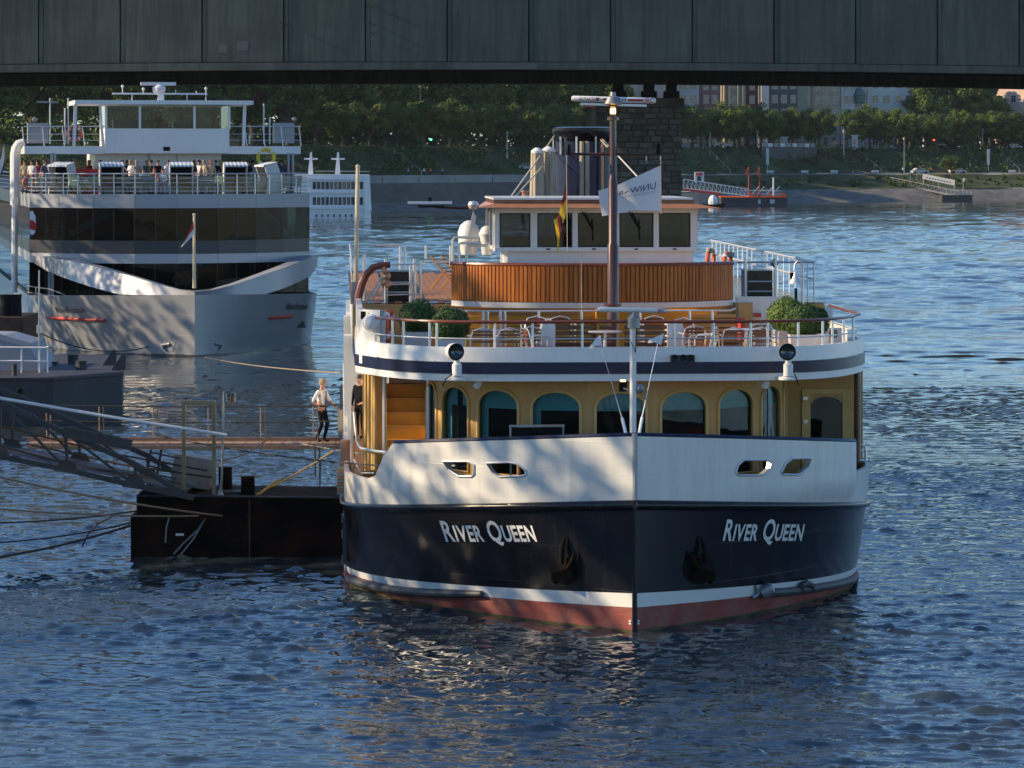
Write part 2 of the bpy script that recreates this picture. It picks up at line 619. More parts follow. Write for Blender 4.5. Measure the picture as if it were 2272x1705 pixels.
def sag(a, b, s, n=16):
    a, b = Vector(a), Vector(b)
    return [a.lerp(b, i / n) - Vector((0, 0, 4 * s * (i / n) * (1 - i / n))) for i in range(n + 1)]


def smoothstep(a, b, x):
    t = max(0.0, min(1.0, (x - a) / (b - a)))
    return t * t * (3 - 2 * t)
# ================================================================== SETTING: water
def make_water():
    tx = np.concatenate([-np.geomspace(3.0, 0.245, 24), np.linspace(-0.24, 0.24, 480), np.geomspace(0.245, 3.0, 24)])
    d = np.concatenate([np.linspace(8, 44, 16), np.geomspace(45, 140, 900), np.geomspace(140.3, 900, 800), np.geomspace(925, 8000, 24)])
    D, T = np.meshgrid(d, tx, indexing='ij')
    X, Y = T * D, D
    rs = np.gradient(d)[:, None] * np.ones_like(T)
    rg = np.random.RandomState(3)
    Z = np.zeros_like(X)
    warp = 0.5 * np.sin(0.11 * X + 0.07 * Y) + 0.5 * np.sin(-0.08 * X + 0.16 * Y + 1.3)
    gust = 0.95 + 0.5 * np.sin(0.05 * X + 0.11 * Y + 0.6 + 1.5 * np.sin(0.06 * X)) * np.sin(0.03 * X - 0.07 * Y) + 0.22 * np.sin(0.31 * X + 0.43 * Y + 2 * np.sin(0.17 * X - 0.09 * Y))
    n = 84
    for i in range(n):
        lam = 0.16 * (1.5 / 0.16) ** ((i + rg.rand()) / n)
        ang = rg.normal(0.12, 0.5)
        k = 2 * math.pi / lam
        kx, ky = k * math.sin(ang), k * math.cos(ang)
        sl = 0.021 * (1.0 if lam < 0.8 else (0.8 / lam))
        att = np.clip((lam / rs - 2.0) / 2.5, 0, 1)
        ph = kx * X + ky * Y + rg.rand() * 6.28 + warp * 1.2
        s = np.sin(ph)
        Z += att * gust * (sl / k) * (s + 0.40 * np.cos(2 * ph))
    # sparse pointed wavelets standing out of the calmer surface
    for lo_, hi_, amp, cut, seed, d0_, d1_ in ((0.25, 0.7, 0.018, 0.9, 11, 0.0, 1e9), (0.6, 1.7, 0.032, 1.1, 12, 0.0, 1e9), (1.8, 5.0, 0.05, 1.0, 13, 110.0, 260.0)):
        r2 = np.random.RandomState(seed)
        G = np.zeros_like(X)
        for i in range(26):
            lam = lo_ * (hi_ / lo_) ** r2.rand()
            ang = r2.normal(0.15, 0.55)
            k = 2 * math.pi / lam
            G += np.sin(k * (math.sin(ang) * X + math.cos(ang) * Y) + r2.rand() * 6.28 + warp * 1.4)
        G /= math.sqrt(13.0)
        w_ = np.clip((math.sqrt(lo_ * hi_) / rs - 1.5) / 2.0, 0, 1)
        if d1_ < 1e8:
            w_ = w_ * np.clip((D - d0_) / (d1_ - d0_), 0, 1)
        Z += w_ * np.clip(gust, 0.4, 1.5) * amp * np.clip(G - cut, 0, None) ** 1.25
    far = np.clip((D - 95.0) / 150.0, 0, 1)
    far = far * far * (3 - 2 * far)
    for i in range(60):
        lam = 1.3 * (5.5 / 1.3) ** ((i + rg.rand()) / 60)
        ang = rg.normal(0.15, 0.55)
        k = 2 * math.pi / lam
        att = np.clip((lam / rs - 1.6) / 2.0, 0, 1)
        ph = k * (math.sin(ang) * X + math.cos(ang) * Y) + rg.rand() * 6.28 + warp * 1.6
        Z += far * att * gust * (0.018 / k) * (np.sin(ph) + 0.28 * np.cos(2 * ph))
    nr, nc = X.shape
    me = bpy.data.meshes.new('river_water')
    me.vertices.add(nr * nc)
    me.vertices.foreach_set('co', np.stack([X, Y, Z], -1).reshape(-1).astype(np.float32))
    idx = np.arange(nr * nc).reshape(nr, nc)
    q = np.stack([idx[:-1, :-1], idx[:-1, 1:], idx[1:, 1:], idx[1:, :-1]], -1).reshape(-1)
    nq = (nr - 1) * (nc - 1)
    me.loops.add(nq * 4)
    me.polygons.add(nq)
    me.loops.foreach_set('vertex_index', q.astype(np.int32))
    me.polygons.foreach_set('loop_start', np.arange(0, nq * 4, 4, dtype=np.int32))
    me.polygons.foreach_set('loop_total', np.full(nq, 4, dtype=np.int32))
    me.polygons.foreach_set('use_smooth', np.ones(nq, dtype=bool))
    me.update(calc_edges=True)
    m = bpy.data.materials.new('river')
    m.use_nodes = True
    n, l = m.node_tree.nodes, m.node_tree.links
    b = n['Principled BSDF']
    b.inputs['Base Color'].default_value = (0.030, 0.043, 0.050, 1)
    b.inputs['Roughness'].default_value = 0.05
    b.inputs['IOR'].default_value = 1.8
    tc = n.new('ShaderNodeTexCoord')
    hs = []
    for sc, st, dist in ((0.8, (0.4, 1.0, 1), 0.05), (2.6, (0.4, 1.0, 1), 0.022), (9.0, (0.5, 1.0, 1), 0.006)):
        mp = n.new('ShaderNodeMapping')
        mp.inputs['Scale'].default_value = st
        mp.inputs['Rotation'].default_value = (0, 0, 0.3 * sc)
        l.new(tc.outputs['Object'], mp.inputs[0])
        no = n.new('ShaderNodeTexNoise')
        no.inputs['Scale'].default_value = sc
        no.inputs['Detail'].default_value = 3
        no.inputs['Distortion'].default_value = 0.6
        l.new(mp.outputs[0], no.inputs[0])
        mu = n.new('ShaderNodeMath')
        mu.operation = 'MULTIPLY'
        mu.inputs[1].default_value = dist
        l.new(no.outputs[0], mu.inputs[0])
        hs.append(mu)
    a1 = n.new('ShaderNodeMath')
    l.new(hs[0].outputs[0], a1.inputs[0])
    l.new(hs[1].outputs[0], a1.inputs[1])
    a2 = n.new('ShaderNodeMath')
    l.new(a1.outputs[0], a2.inputs[0])
    l.new(hs[2].outputs[0], a2.inputs[1])
    # long gust streaks lying across the current
    mp = n.new('ShaderNodeMapping')
    mp.inputs['Scale'].default_value = (0.35, 1.0, 1)
    l.new(tc.outputs['Object'], mp.inputs[0])
    gn = n.new('ShaderNodeTexNoise')
    gn.inputs['Scale'].default_value = 0.035
    gn.inputs['Detail'].default_value = 5
    gn.inputs['Roughness'].default_value = 0.65
    l.new(mp.outputs[0], gn.inputs[0])
    gr = n.new('ShaderNodeMapRange')
    gr.inputs['From Min'].default_value = 0.36
    gr.inputs['From Max'].default_value = 0.64
    gr.inputs['To Min'].default_value = 0.25
    gr.inputs['To Max'].default_value = 1.25
    l.new(gn.outputs[0], gr.inputs['Value'])
    bp = n.new('ShaderNodeBump')
    bp.inputs['Strength'].default_value = 1.0
    l.new(gr.outputs[0], bp.inputs['Distance'])
    l.new(a2.outputs[0], bp.inputs['Height'])
    l.new(bp.outputs[0], b.inputs['Normal'])
    me.materials.append(m)
    o = link('river_water', me)
    tag(o, 'wind-rippled blue river water', 'water', kind='structure')


make_water()

# ================================================================== SETTING: far bank
SHORE = [(-900, 500), (0, 488), (820, 472), (1200, 464), (1560, 456), (1760, 450), (2272, 445), (3200, 438)]


def shore_d(x):
    for (x0, y0), (x1, y1) in zip(SHORE, SHORE[1:]):
        if x <= x1 or x1 == 3200:
            t = (x - x0) / (x1 - x0)
            return dwater(y0 + (y1 - y0) * t)


PROF = [(-4, -1.0), (0, 0.0), (14, 2.9), (33, 5.3), (38, 6.2), (56, 6.5), (80, 12.6), (84, 12.8), (420, 14.0)]


def bank_z(dd):
    for (a, z0), (b_, z1) in zip(PROF, PROF[1:]):
        if a <= dd <= b_:
            return z0 + (z1 - z0) * (dd - a) / (b_ - a)
    return PROF[-1][1]


def bank(x, dd, dz=0.0):
    """point on the far bank under photo column x, dd metres inland from the water's edge"""
    d = shore_d(x) + dd
    return Vector(((x - CX) * d / F, d, bank_z(dd) + dz))


def strip(name, i0, i1, mat, label, cat):
    b = MB()
    rg = random.Random(i0)
    xs = list(range(-900, 3201, 50))
    rows = []
    for i in range(i0, i1 + 1):
        dd, z = PROF[i]
        rows.append([Vector(((x - CX) * (shore_d(x) + dd) / F, shore_d(x) + dd + rg.uniform(-0.6, 0.6), z + rg.uniform(-.06, .06) - (0.02 if i == i0 else 0))) for x in xs])
    b.grid(rows)
    o = b.build(name, mat)
    tag(o, label, cat, kind='structure')


strip('stone_embankment', 0, 2, 'bank_stone', 'grey stone-paved embankment at the far water edge', 'embankment')
strip('grass_bank', 2, 4, 'bank_green', 'rough grass strip above the far stone embankment', 'grass')
strip('promenade', 4, 5, 'promenade', 'pale riverside promenade on the far bank', 'path')
strip('hillside', 5, 7, 'bank_green', 'overgrown slope behind the far promenade', 'slope')
strip('street', 7, 8, 'street', 'street level ground behind the far trees', 'road')
# land on the near left bank, outside the frame, where the shading trees stand
b = MB()
b.grid([[(-18, 0, -1.5), (-104, 420, -1.5)], [(-22, 0, 4.2), (-108, 420, 4.2)], [(-240, 0, 4.6), (-240, 420, 4.6)]])
tag(b.build('near_bank', 'promenade'), 'paved near bank left of the moorings', 'ground', kind='structure')

# far quay wall on the left: dark lower wall, light parapet of blocks
qx = list(range(-300, 1341, 82))
b = MB()
P = [(bank(x, 8), bank(x, 12)) for x in qx]
b.grid([[Vector((p.x, p.y, 1.6)) for p, q in P], [Vector((p.x, p.y + 2.6, 5.3)) for p, q in P], [Vector((q.x, q.y + 3, 5.3)) for p, q in P], [Vector((q.x, q.y + 3, 1.0)) for p, q in P]])
qw = b.build('quay_wall', 'quay_wall')
tag(qw, 'long dark quay wall with light parapet on the far bank', 'wall')
for (p, q), (p2, q2) in zip(P, P[1:]):
    b = MB()
    a0, a1 = Vector((p.x, p.y + 2.7, 0)), Vector((p2.x, p2.y + 2.7, 0))
    a1 = a0.lerp(a1, 0.975)
    b.prism([a0 + Vector((0, 0, 5.303)), a1 + Vector((0, 0, 5.303)), a1 + Vector((0, 0, 6.75)), a0 + Vector((0, 0, 6.75))], (0, 0.5, 0))
    b.build('parapet_block', 'quay_light', qw)

# ================================================================== trees
def leaf_cloud(b, centre, rad, n, size, rg, flat=0.9):
    for _ in range(n):
        while True:
            p = Vector((rg.uniform(-1, 1), rg.uniform(-1, 1), rg.uniform(-1, 1)))
            if 0.25 < p.length < 1:
                break
        c = centre + Vector((p.x * rad[0], p.y * rad[1], p.z * rad[2]))
        nrm = (p + Vector((rg.uniform(-flat, flat), rg.uniform(-flat, flat), rg.uniform(-0.2, 1.0)))).normalized()
        t = nrm.orthogonal().normalized()
        t.rotate(Matrix.Rotation(rg.uniform(0, 6.3), 3, nrm))
        w = nrm.cross(t)
        s = size * rg.uniform(0.6, 1.3)
        b.add([c - t * s, c - w * s * 0.62, c + t * s, c + w * s * 0.62 + nrm * s * 0.25], [(0, 1, 2, 3)])


def tree_meshes(seed, hgt, crown_r, crown_h, clumps, leaves, size, trunk_h, mats=('leaf_mid', 'leaf_dark', 'leaf_light'), thick=0.28, boxy=0.0, sweep=False):
    rg = random.Random(seed)
    tr, cr = MB(), MB()
    top = hgt - crown_h * 0.55
    tr.tube([(0, 0, -0.5), (0.05, 0, trunk_h * 0.5), (rg.uniform(-.2, .2), rg.uniform(-.2, .2), trunk_h), (rg.uniform(-.5, .5), rg.uniform(-.5, .5), top)], [thick * 1.3, thick, thick * 0.85, thick * 0.3], 7)
    cz = hgt - crown_h / 2
    for i in range(clumps):
        a = rg.uniform(0, 2 * math.pi)
        e = math.asin(rg.uniform(-0.95, 1))
        k = rg.uniform(0.55, 1.0) if i > 4 else 0.2
        if boxy:
            mxx = max(abs(math.cos(a)), abs(math.sin(a)))
            sq = 1 + boxy * (1 / mxx - 1)
        else:
            sq = 1
        c = Vector((math.cos(a) * math.cos(e) * crown_r * k * sq, math.sin(a) * math.cos(e) * crown_r * k * sq, cz + math.sin(e) * crown_h / 2 * k))
        r = crown_r * rg.uniform(0.2, 0.36)
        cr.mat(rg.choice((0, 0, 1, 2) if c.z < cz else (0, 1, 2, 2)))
        if sweep:      # long boughs that all sweep the same way, leaves only along them
            o_ = len(cr.v)
            leaf_cloud(cr, Vector((0, 0, 0)), (0.7, rg.uniform(2.0, 3.6), rg.uniform(0.18, 0.36)), leaves, size, rg)
            M_ = Matrix.Rotation(R(rg.uniform(24, 38)), 3, 'X')
            cr.v[o_:] = [tuple(M_ @ Vector(q) + c) for q in cr.v[o_:]]
        else:
            leaf_cloud(cr, c, (r, r, r * 0.75), leaves, size, rg)
        if i % 3 == 0:
            st = Vector((0, 0, trunk_h + rg.uniform(-0.1, 0.5) * (top - trunk_h)))
            tr.tube([st, st.lerp(c, 0.5) + Vector((0, 0, -0.1 * crown_h * 0.3)), c], [thick * 0.42, thick * 0.26, thick * 0.1], 5)
    out = []
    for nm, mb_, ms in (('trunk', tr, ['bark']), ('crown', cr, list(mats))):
        me = bpy.data.meshes.new(nm)
        me.from_pydata(mb_.v, [], mb_.f)
        for m in ms:
            me.materials.append(MATS[m])
        if len(ms) > 1:
            me.polygons.foreach_set('material_index', mb_.m)
        me.update()
        out.append(me)
    return out


def tree(meshes, name, label, loc, rz, scale, group):
    t = thing(name, label, 'tree', loc, rz, group)
    t.scale = scale if isinstance(scale, tuple) else (scale,) * 3
    link('trunk', meshes[0], t)
    link('crown', meshes[1], t)
    return t


clip = [tree_meshes(20 + i, 9.8, 4.2, 7.6, 74, 150, 0.21, 2.2, boxy=0.4) for i in range(3)]
park = [tree_meshes(40 + i, 20.0, 6.2, 16.5, 95, 200, 0.32, 3.5, thick=0.45) for i in range(3)]
rg = random.Random(5)
# clipped trees along the right promenade street
n = 0
for i, x in enumerate(list(range(1535, 1870, 56)) + list(range(1900, 2420, 58))):
    p = bank(x + rg.uniform(-8, 8), 84)
    side = ('left of the gap' if x < 1880 else 'right of the gap')
    tree(clip[i % 3], 'plane_tree', f'clipped plane tree in the far street front row, {["first", "second", "third", "fourth", "fifth", "sixth", "seventh", "eighth", "ninth", "tenth"][i if x < 1880 else i - 6]} {"right of the pier" if x < 1880 else "right of the gap"}', p, rg.uniform(0, 6), rg.uniform(0.93, 1.08), 'clipped trees on the far street')
for i, x in enumerate(list(range(1510, 1860, 60)) + list(range(1930, 2420, 62))):
    p = bank(x, 97)
    tree(clip[(i + 1) % 3], 'plane_tree', f'clipped tree of the far street back row, {["first", "second", "third", "fourth", "fifth", "sixth", "seventh", "eighth"][i if x < 1900 else i - 6]} {"right of the pier" if x < 1900 else "right of the gap"}', p, rg.uniform(0, 6), rg.uniform(0.95, 1.12), 'back row of clipped trees')
# clipped row behind the quay wall, left of the stone pier
for i, x in enumerate(range(700, 1330, 60)):
    p = bank(x, 84)
    tree(clip[(i + 2) % 3], 'plane_tree', f'clipped tree behind the far quay wall, {["leftmost", "second from left", "third from left", "fourth from left", "fifth from left", "sixth from left", "seventh from left", "eighth from left", "ninth from left", "tenth from left", "rightmost"][min(i, 10)]} of its row', p, rg.uniform(0, 6), (rg.uniform(1.0, 1.15),) * 2 + (rg.uniform(0.92, 1.02),), 'clipped trees behind the quay wall')
# tall park trees behind
for i, (x, dd, s) in enumerate([(-120, 92, 1.05), (-20, 88, 1.1), (70, 97, 1.0), (150, 86, 1.15), (235, 95, 1.05), (310, 88, 1.2), (395, 96, 1.05), (470, 88, 1.15), (560, 90, 1.1), (640, 86, 1.2), (700, 100, 1.1), (770, 96, 1.05), (850, 112, 1.1), (930, 118, 1.15), (1010, 112, 1.2), (1090, 116, 1.05), (1170, 110, 1.1), (1250, 114, 1.2), (1330, 118, 1.1)]):
    p = bank(x, dd)
    tree(park[i % 3], 'park_tree', f'tall leafy park tree on the far bank, {["first", "second", "third", "fourth", "fifth", "sixth", "seventh", "eighth", "ninth", "tenth", "eleventh", "twelfth", "thirteenth", "fourteenth", "fifteenth", "sixteenth", "seventeenth", "eighteenth", "nineteenth"][i]} from the left edge', p, rg.uniform(0, 6), s, 'tall trees on the far bank')
for i, x in enumerate(range(-180, 1340, 100)):
    tree(park[(i + 1) % 3], 'park_tree', f'dark tree of the rear row on the far bank, {["first", "second", "third", "fourth", "fifth", "sixth", "seventh", "eighth", "ninth", "tenth", "eleventh", "twelfth", "thirteenth", "fourteenth", "fifteenth", "sixteenth"][i]} from the left', bank(x + rg.uniform(-15, 15), 145 + rg.uniform(-6, 6)), rg.uniform(0, 6), (1.45, 1.45, 1.2), 'rear trees on the far bank')
for i, x in enumerate((2060, 2105, 2150, 2185)):
    p = bank(x, 118 + (i % 2) * 8)
    tree(park[i % 3], 'park_tree', f'tall tree between the white and the pink far houses, {["leftmost", "second", "third", "rightmost"][i]} of four', p, rg.uniform(0, 6), 0.95, 'trees between the far houses')
p = bank(2110, 47)
tree(clip[0], 'young_tree', 'small pale green tree on the far promenade', p, 1.0, (0.62, 0.62, 0.48), None)
# shrubs on the far slopes: one mass
b = MB()
for _ in range(900):
    x = rg.uniform(-600, 2560)
    dd = rg.choice((rg.uniform(57, 82), rg.uniform(57, 82), rg.uniform(16, 36)))
    if x < 1330 and dd < 50:
        continue
    p = bank(x, dd)
    r = rg.uniform(0.9, 2.0) * (0.32 if dd < 50 else 1.0)
    b.mat(rg.choice((0, 0, 1, 2)))
    leaf_cloud(b, p + Vector((0, 0, r * 0.5)), (r * 1.5, r * 1.2, r), 34, 0.36, rg)
o = b.build('bank_shrubs', ['leaf_dark', 'leaf_mid', 'bank_green'], recalc=False)
tag(o, 'dark shrubs and creepers covering the far slopes', 'shrubs', kind='stuff')

b = MB()
for _ in range(420):
    x = rg.uniform(-300, 1420) if rg.random() < .75 else rg.uniform(1980, 2500)
    p = bank(x, rg.uniform(104, 140))
    r = rg.uniform(2.2, 4.2)
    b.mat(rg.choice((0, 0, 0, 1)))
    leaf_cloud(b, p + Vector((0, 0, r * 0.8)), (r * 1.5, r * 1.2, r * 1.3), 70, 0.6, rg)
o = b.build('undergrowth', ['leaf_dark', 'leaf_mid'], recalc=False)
tag(o, 'dark undergrowth behind the far tree trunks', 'shrubs', kind='stuff')

# trees on the near bank, out of frame to the left, that throw the dappled shade
near = [tree_meshes(70 + i, 18.0, 5.6, 11.5, 38, 150, 0.15, 6.0, thick=0.3, sweep=True) for i in range(2)]
NEAR = [(-38, 57.0, 1.2), (-37, 65.5, 1.2), (-39, 74.0, 1.2), (-41, 82, 1.1),
        (-50, 146, 1.0), (-49, 154, 1.04), (-51, 162, 1.0), (-50, 170, 1.04), (-53, 178, 1.0)]
for i, (x, y, s) in enumerate(NEAR):
    tree(near[i % 2], 'bank_tree', f'tall tree on the near bank left of the moorings, {["first", "second", "third", "fourth", "fifth", "sixth", "seventh", "eighth", "ninth"][i]}', (x, y, 4.3), rg.uniform(-0.15, 0.15), s, 'trees on the near bank')

# ================================================================== bridge and pier
BD, BW = 185.0, 35.0
br = thing('road_bridge', 'long concrete panelled bridge girder across the top of the view', 'bridge', at(1136, 155, BD))


def bl(p):
    return Vector(p) - br.location


def by(x, y0):
    return y0 + 10.0 * ((x - 1000) / 1272.0) ** 2


def brow(x, y, dy=0.0):
    p = at(x, by(x, y), BD)
    p.y += dy
    return bl(p)


seams = [85 + 181.3 * i for i in range(-8, 22)]
pmesh = None
for i, (xa, xb) in enumerate(zip(seams, seams[1:])):
    b = MB()
    jig = rg.uniform(-0.02, 0.02)
    b.prism([brow(xa + 12, 137, jig), brow(xb - 1, 137, jig), brow(xb - 1, -35, jig), brow(xa + 12, -35, jig)], (0, 0.4, 0))
    b.build('web_panel', 'concrete', br)
    b = MB()
    b.prism([brow(xa + 2, 137, 0.03), brow(xa + 11, 137, 0.03), brow(xa + 11, -35, 0.03), brow(xa + 2, -35, 0.03)], (0, 0.3, 0))
    b.build('joint_strip', 'concrete', br)
xs = [85 + 45.3 * i for i in range(-32, 84)]
for nm, ya, yb, dy0, dy1, mt in (('bottom_flange', 138.5, 155, -0.15, 1.1, 'concrete'),):
    b = MB()
    b.grid([[brow(x, ya, dy0) for x in xs], [brow(x, yb, dy0) for x in xs], [brow(x, yb, dy1) for x in xs], [brow(x, ya, dy1) for x in xs]])
    b.build(nm, mt, br)
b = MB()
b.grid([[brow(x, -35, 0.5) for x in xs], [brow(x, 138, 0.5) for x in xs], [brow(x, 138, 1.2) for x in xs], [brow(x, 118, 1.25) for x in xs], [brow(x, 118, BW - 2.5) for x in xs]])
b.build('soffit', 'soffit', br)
b = MB()
b.grid([[brow(x, 117, BW - 2.4) for x in xs], [brow(x, 155, BW - 2.4) for x in xs], [brow(x, 155, BW) for x in xs], [brow(x, -35, BW) for x in xs], [brow(x, -35, 0.4) for x in xs]])
b.build('far_girder', 'concrete', br)
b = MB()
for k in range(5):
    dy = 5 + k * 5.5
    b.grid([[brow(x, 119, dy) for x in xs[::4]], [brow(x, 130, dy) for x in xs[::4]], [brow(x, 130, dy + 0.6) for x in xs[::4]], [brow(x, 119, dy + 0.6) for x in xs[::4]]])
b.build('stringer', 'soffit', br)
for (x0, x1, y0, y1) in ((485, 503, 99, 117), (526, 550, 93, 112)):
    b = MB()
    b.prism([bl(at(x0, y1, BD - 0.03)), bl(at(x1, y1, BD - 0.03)), bl(at(x1, y0, BD - 0.03)), bl(at(x0, y0, BD - 0.03))], (0, 0.05, 0))
    b.build('repair_patch', 'concrete_new', br)
b = MB()
b.prism([bl(at(1008, 154.5, BD - 0.17)), bl(at(1192, 154.5, BD - 0.17)), bl(at(1192, 139.5, BD - 0.17)), bl(at(1008, 139.5, BD - 0.17))], (0, 0.02, 0))
b.build('repair_patch', 'concrete_new', br)
for (x0, y0, x1, y1) in ((622, 50, 648, 57), (812, 10, 832, 12), (818, 50, 834, 55), (822, 72, 830, 76)):
    b = MB()
    b.tube([bl(at(x0, y0, BD - 0.04)), bl(at((x0 + x1) / 2, (y0 + y1) / 2 + 2, BD - 0.04)), bl(at(x1, y1, BD - 0.04))], 0.035, 5)
    b.build('stain_mark', 'rust', br)

PDp = 194.0
pier = thing('stone_pier', 'massive stone block bridge pier behind the ship funnel', 'bridge pier', at(1412, 723, PDp))
pier.location.z = 0


def pl(p):
    return Vector(p) - pier.location


x0w, x1w = at(1310, 0, PDp).x, at(1513, 0, PDp).x
zt = at(0, 238, PDp).z
b = MB()
b.box(*[v for v in (x0w - pier.location.x + .06, x1w - pier.location.x - .06)], 0.06, 15, -1, zt)
b.build('core', 'mortar', pier)
row_h = 0.335
nrow = 33
for r in range(nrow):
    z1 = zt - r * row_h
    x = x0w - (0.0 if r % 2 else 0.25)
    while x < x1w - 0.08:
        w = rg.uniform(0.42, 0.85)
        xe = min(x + w, x1w)
        if x1w - xe < 0.2:
            xe = x1w
        xa = max(x, x0w)
        pr = rg.uniform(-0.07, 0.0)
        e = 0.018
        b = MB()
        A = [(xa + e, z1 - row_h + e), (xe - e, z1 - row_h + e), (xe - e, z1 - e), (xa + e, z1 - e)]
        inn = 0.03
        B = [(xa + e + inn, z1 - row_h + e + inn), (xe - e - inn, z1 - row_h + e + inn), (xe - e - inn, z1 - e - inn), (xa + e + inn, z1 - e - inn)]
        b.add([pl((p[0], PDp + 0.12, p[1])) for p in A] + [pl((p[0], PDp + 0.02 + pr, p[1])) for p in A] + [pl((p[0], PDp - 0.02 + pr, p[1])) for p in B],
              [(0, 1, 5, 4), (1, 2, 6, 5), (2, 3, 7, 6), (3, 0, 4, 7), (4, 5, 9, 8), (5, 6, 10, 9), (6, 7, 11, 10), (7, 4, 8, 11), (8, 9, 10, 11)])
        b.build('stone_block', rg.choice(('stone_a', 'stone_a', 'stone_b', 'stone_c')), pier)
        x = xe
b = MB()
c0, c1 = at(1362, 238, PDp), at(1518, 218, PDp)
b.box(at(1306, 0, PDp).x - pier.location.x, c1.x - pier.location.x, -0.25, 15.3, zt + 0.004, c1.z)
b.build('coping', 'stone_b', pier)
for xx in (1372, 1440, 1490):
    b = MB()
    p = pl(at(xx, 218, PDp + 3))
    b.box(p.x - 0.45, p.x + 0.45, 2.6, 3.8, c1.z + 0.003, c1.z + 0.45)
    b.box(p.x - 0.3, p.x + 0.3, 2.8, 3.6, c1.z + 0.45, c1.z + 0.95)
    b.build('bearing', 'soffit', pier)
b = MB()
p = pl(at(1316, 236, PDp - 0.4))
b.lathe([(0.2, -1.4), (0.17, -0.9), (0.24, -0.7), (0.2, -0.5), (0.14, -0.3), (0.22, -0.12), (0.26, 0.1), (0.12, 0.25)], p, 10)
b.build('turret', 'stone_c', pier, True)

# ================================================================== far houses
def house(name, label, x0, x1, ytop, dd, wall, rows, style='plain', ybase=None):
    d = shore_d((x0 + x1) / 2) + dd
    z0 = bank_z(dd)
    a, c = at(x0, 0, d), at(x1, 0, d)
    wdt = c.x - a.x
    hgt = at(0, ytop, d).z - z0
    t = thing(name, label, 'house', (a.x, d, z0), 0, 'houses on the far bank')
    b = MB()
    b.box(0, wdt, 0, 12, -0.5, hgt)
    b.build('wall', wall, t)
    b = MB()
    b.add([(-.2, -.3, hgt + .003), (wdt + .2, -.3, hgt + .003), (wdt + .2, 12, hgt + .003), (-.2, 12, hgt + .003), (0.1, 5.5, hgt + 3.5), (wdt - .1, 5.5, hgt + 3.5)], [(0, 1, 5, 4), (2, 3, 4, 5), (0, 4, 3), (1, 2, 5), (0, 3, 2, 1)])
    b.build('roof', 'roof_tile', t)
    b = MB()
    b.box(-.1, wdt + .1, -.25, 0.02, hgt - .4, hgt - 0.003)
    b.build('cornice', 'plaster_beige', t)
    nf = max(3, int(hgt / 3.4))
    fh = hgt / nf
    for fl in range(nf):
        for (fx, ww) in rows:
            cx = fx * wdt
            zb = fl * fh + 0.9
            ht = min(1.9, fh - 1.3)
            fr, gl = MB(), MB()
            if style == 'arch':
                pts = [(cx - ww / 2, zb)] + [(cx + ww / 2, zb)] + [(cx + ww / 2 * math.cos(q), zb + ht - ww / 2 + ww / 2 * math.sin(q) + 0.2) for q in [math.pi * k / 6 for k in range(7)]]
            else:
                pts = [(cx - ww / 2, zb), (cx + ww / 2, zb), (cx + ww / 2, zb + ht), (cx - ww / 2, zb + ht)]
            mxz = sum(p[1] for p in pts) / len(pts)
            fr.prism([(cx + (p[0] - cx) * 1.22, -0.06, mxz + (p[1] - mxz) * 1.14) for p in pts], (0, 0.059, 0))
            w_ = fr.build('window', 'plaster_white', t)
            gl.prism([(p[0], -0.10, p[1]) for p in pts], (0, 0.038, 0))
            gl.build('pane', 'lens', w_)
            gl = MB()
            gl.box(cx - 0.04, cx + 0.04, -0.13, -0.102, zb, zb + ht)
            gl.box(cx - ww / 2, cx + ww / 2, -0.127, -0.104, zb + ht * 0.62, zb + ht * 0.66)
            gl.build('glazing_bar', 'plaster_white', w_)
    return t, wdt, hgt


HD = 128
house('town_house', 'dim beige house seen through the gap above the pier bearings', 1285, 1426, 180, HD + 2, 'plaster_beige', [(0.15, 1.5), (0.38, 1.5), (0.62, 1.5), (0.85, 1.5)])
house('town_house', 'pinkish plaster house just right of the stone pier, under the bridge', 1428, 1499, 178, HD, 'plaster_pink', [(0.3, 1.4), (0.75, 1.4)])
house('town_house', 'light grey house with wide white windows, second right of the pier', 1500.5, 1551, 176, HD + 1, 'plaster_grey', [(0.3, 1.9), (0.74, 1.9)])
house('town_house', 'narrow red-brown brick house right of the light grey one', 1552.5, 1599, 177, HD, 'brick_red', [(0.3, 1.1), (0.7, 1.1)])
t, wd_, hg_ = house('town_house', 'tan house with tall columns between brick and wine red houses', 1600.5, 1654, 176, HD + 1, 'plaster_tan', [(0.5, 1.5)])
for k in (0.12, 0.32, 0.68, 0.88):
    b = MB()
    b.tube([(k * wd_, -0.25, 0), (k * wd_, -0.25, hg_ - 0.5)], 0.25, 8)
    b.build('column', 'plaster_beige', t)
house('town_house', 'slim wine red house front on the far street', 1655.5, 1682, 177, HD, 'plaster_wine', [(0.5, 1.1)])
t, wd_, hg_ = house('town_house', 'dark grey house with a white bay on its left', 1683.5, 1768, 174, HD + 1, 'plaster_dark', [(0.42, 1.3), (0.66, 1.3), (0.9, 1.1)])
b = MB()
b.box(0.6, 2.6, -1.0, -0.004, 0.2, hg_ - 1.0)
b.build('bay', 'plaster_white', t)
house('town_house', 'windowless beige house front beside the dark grey one', 1769.5, 1799, 178, HD, 'plaster_beige', [(0.8, 0.5)])
house('town_house', 'tan brick house with round-arched white windows', 1800.5, 1864, 177, HD + 1, 'plaster_tan', [(0.2, 1.2), (0.5, 1.2), (0.8, 1.2)], 'arch')
t, wd_, hg_ = house('town_house', 'white half-timbered house with green copper bay', 1865.5, 1923, 175, HD, 'plaster_white', [(0.22, 1.1), (0.45, 1.1)])
b = MB()
for k in range(5):
    b.box(wd_ * 0.58 + k * 0.72, wd_ * 0.58 + k * 0.72 + 0.16, -0.12, -0.005, 0.2, hg_ - 0.5)
b.build('timber_frame', 'teak_dark', t)
b = MB()
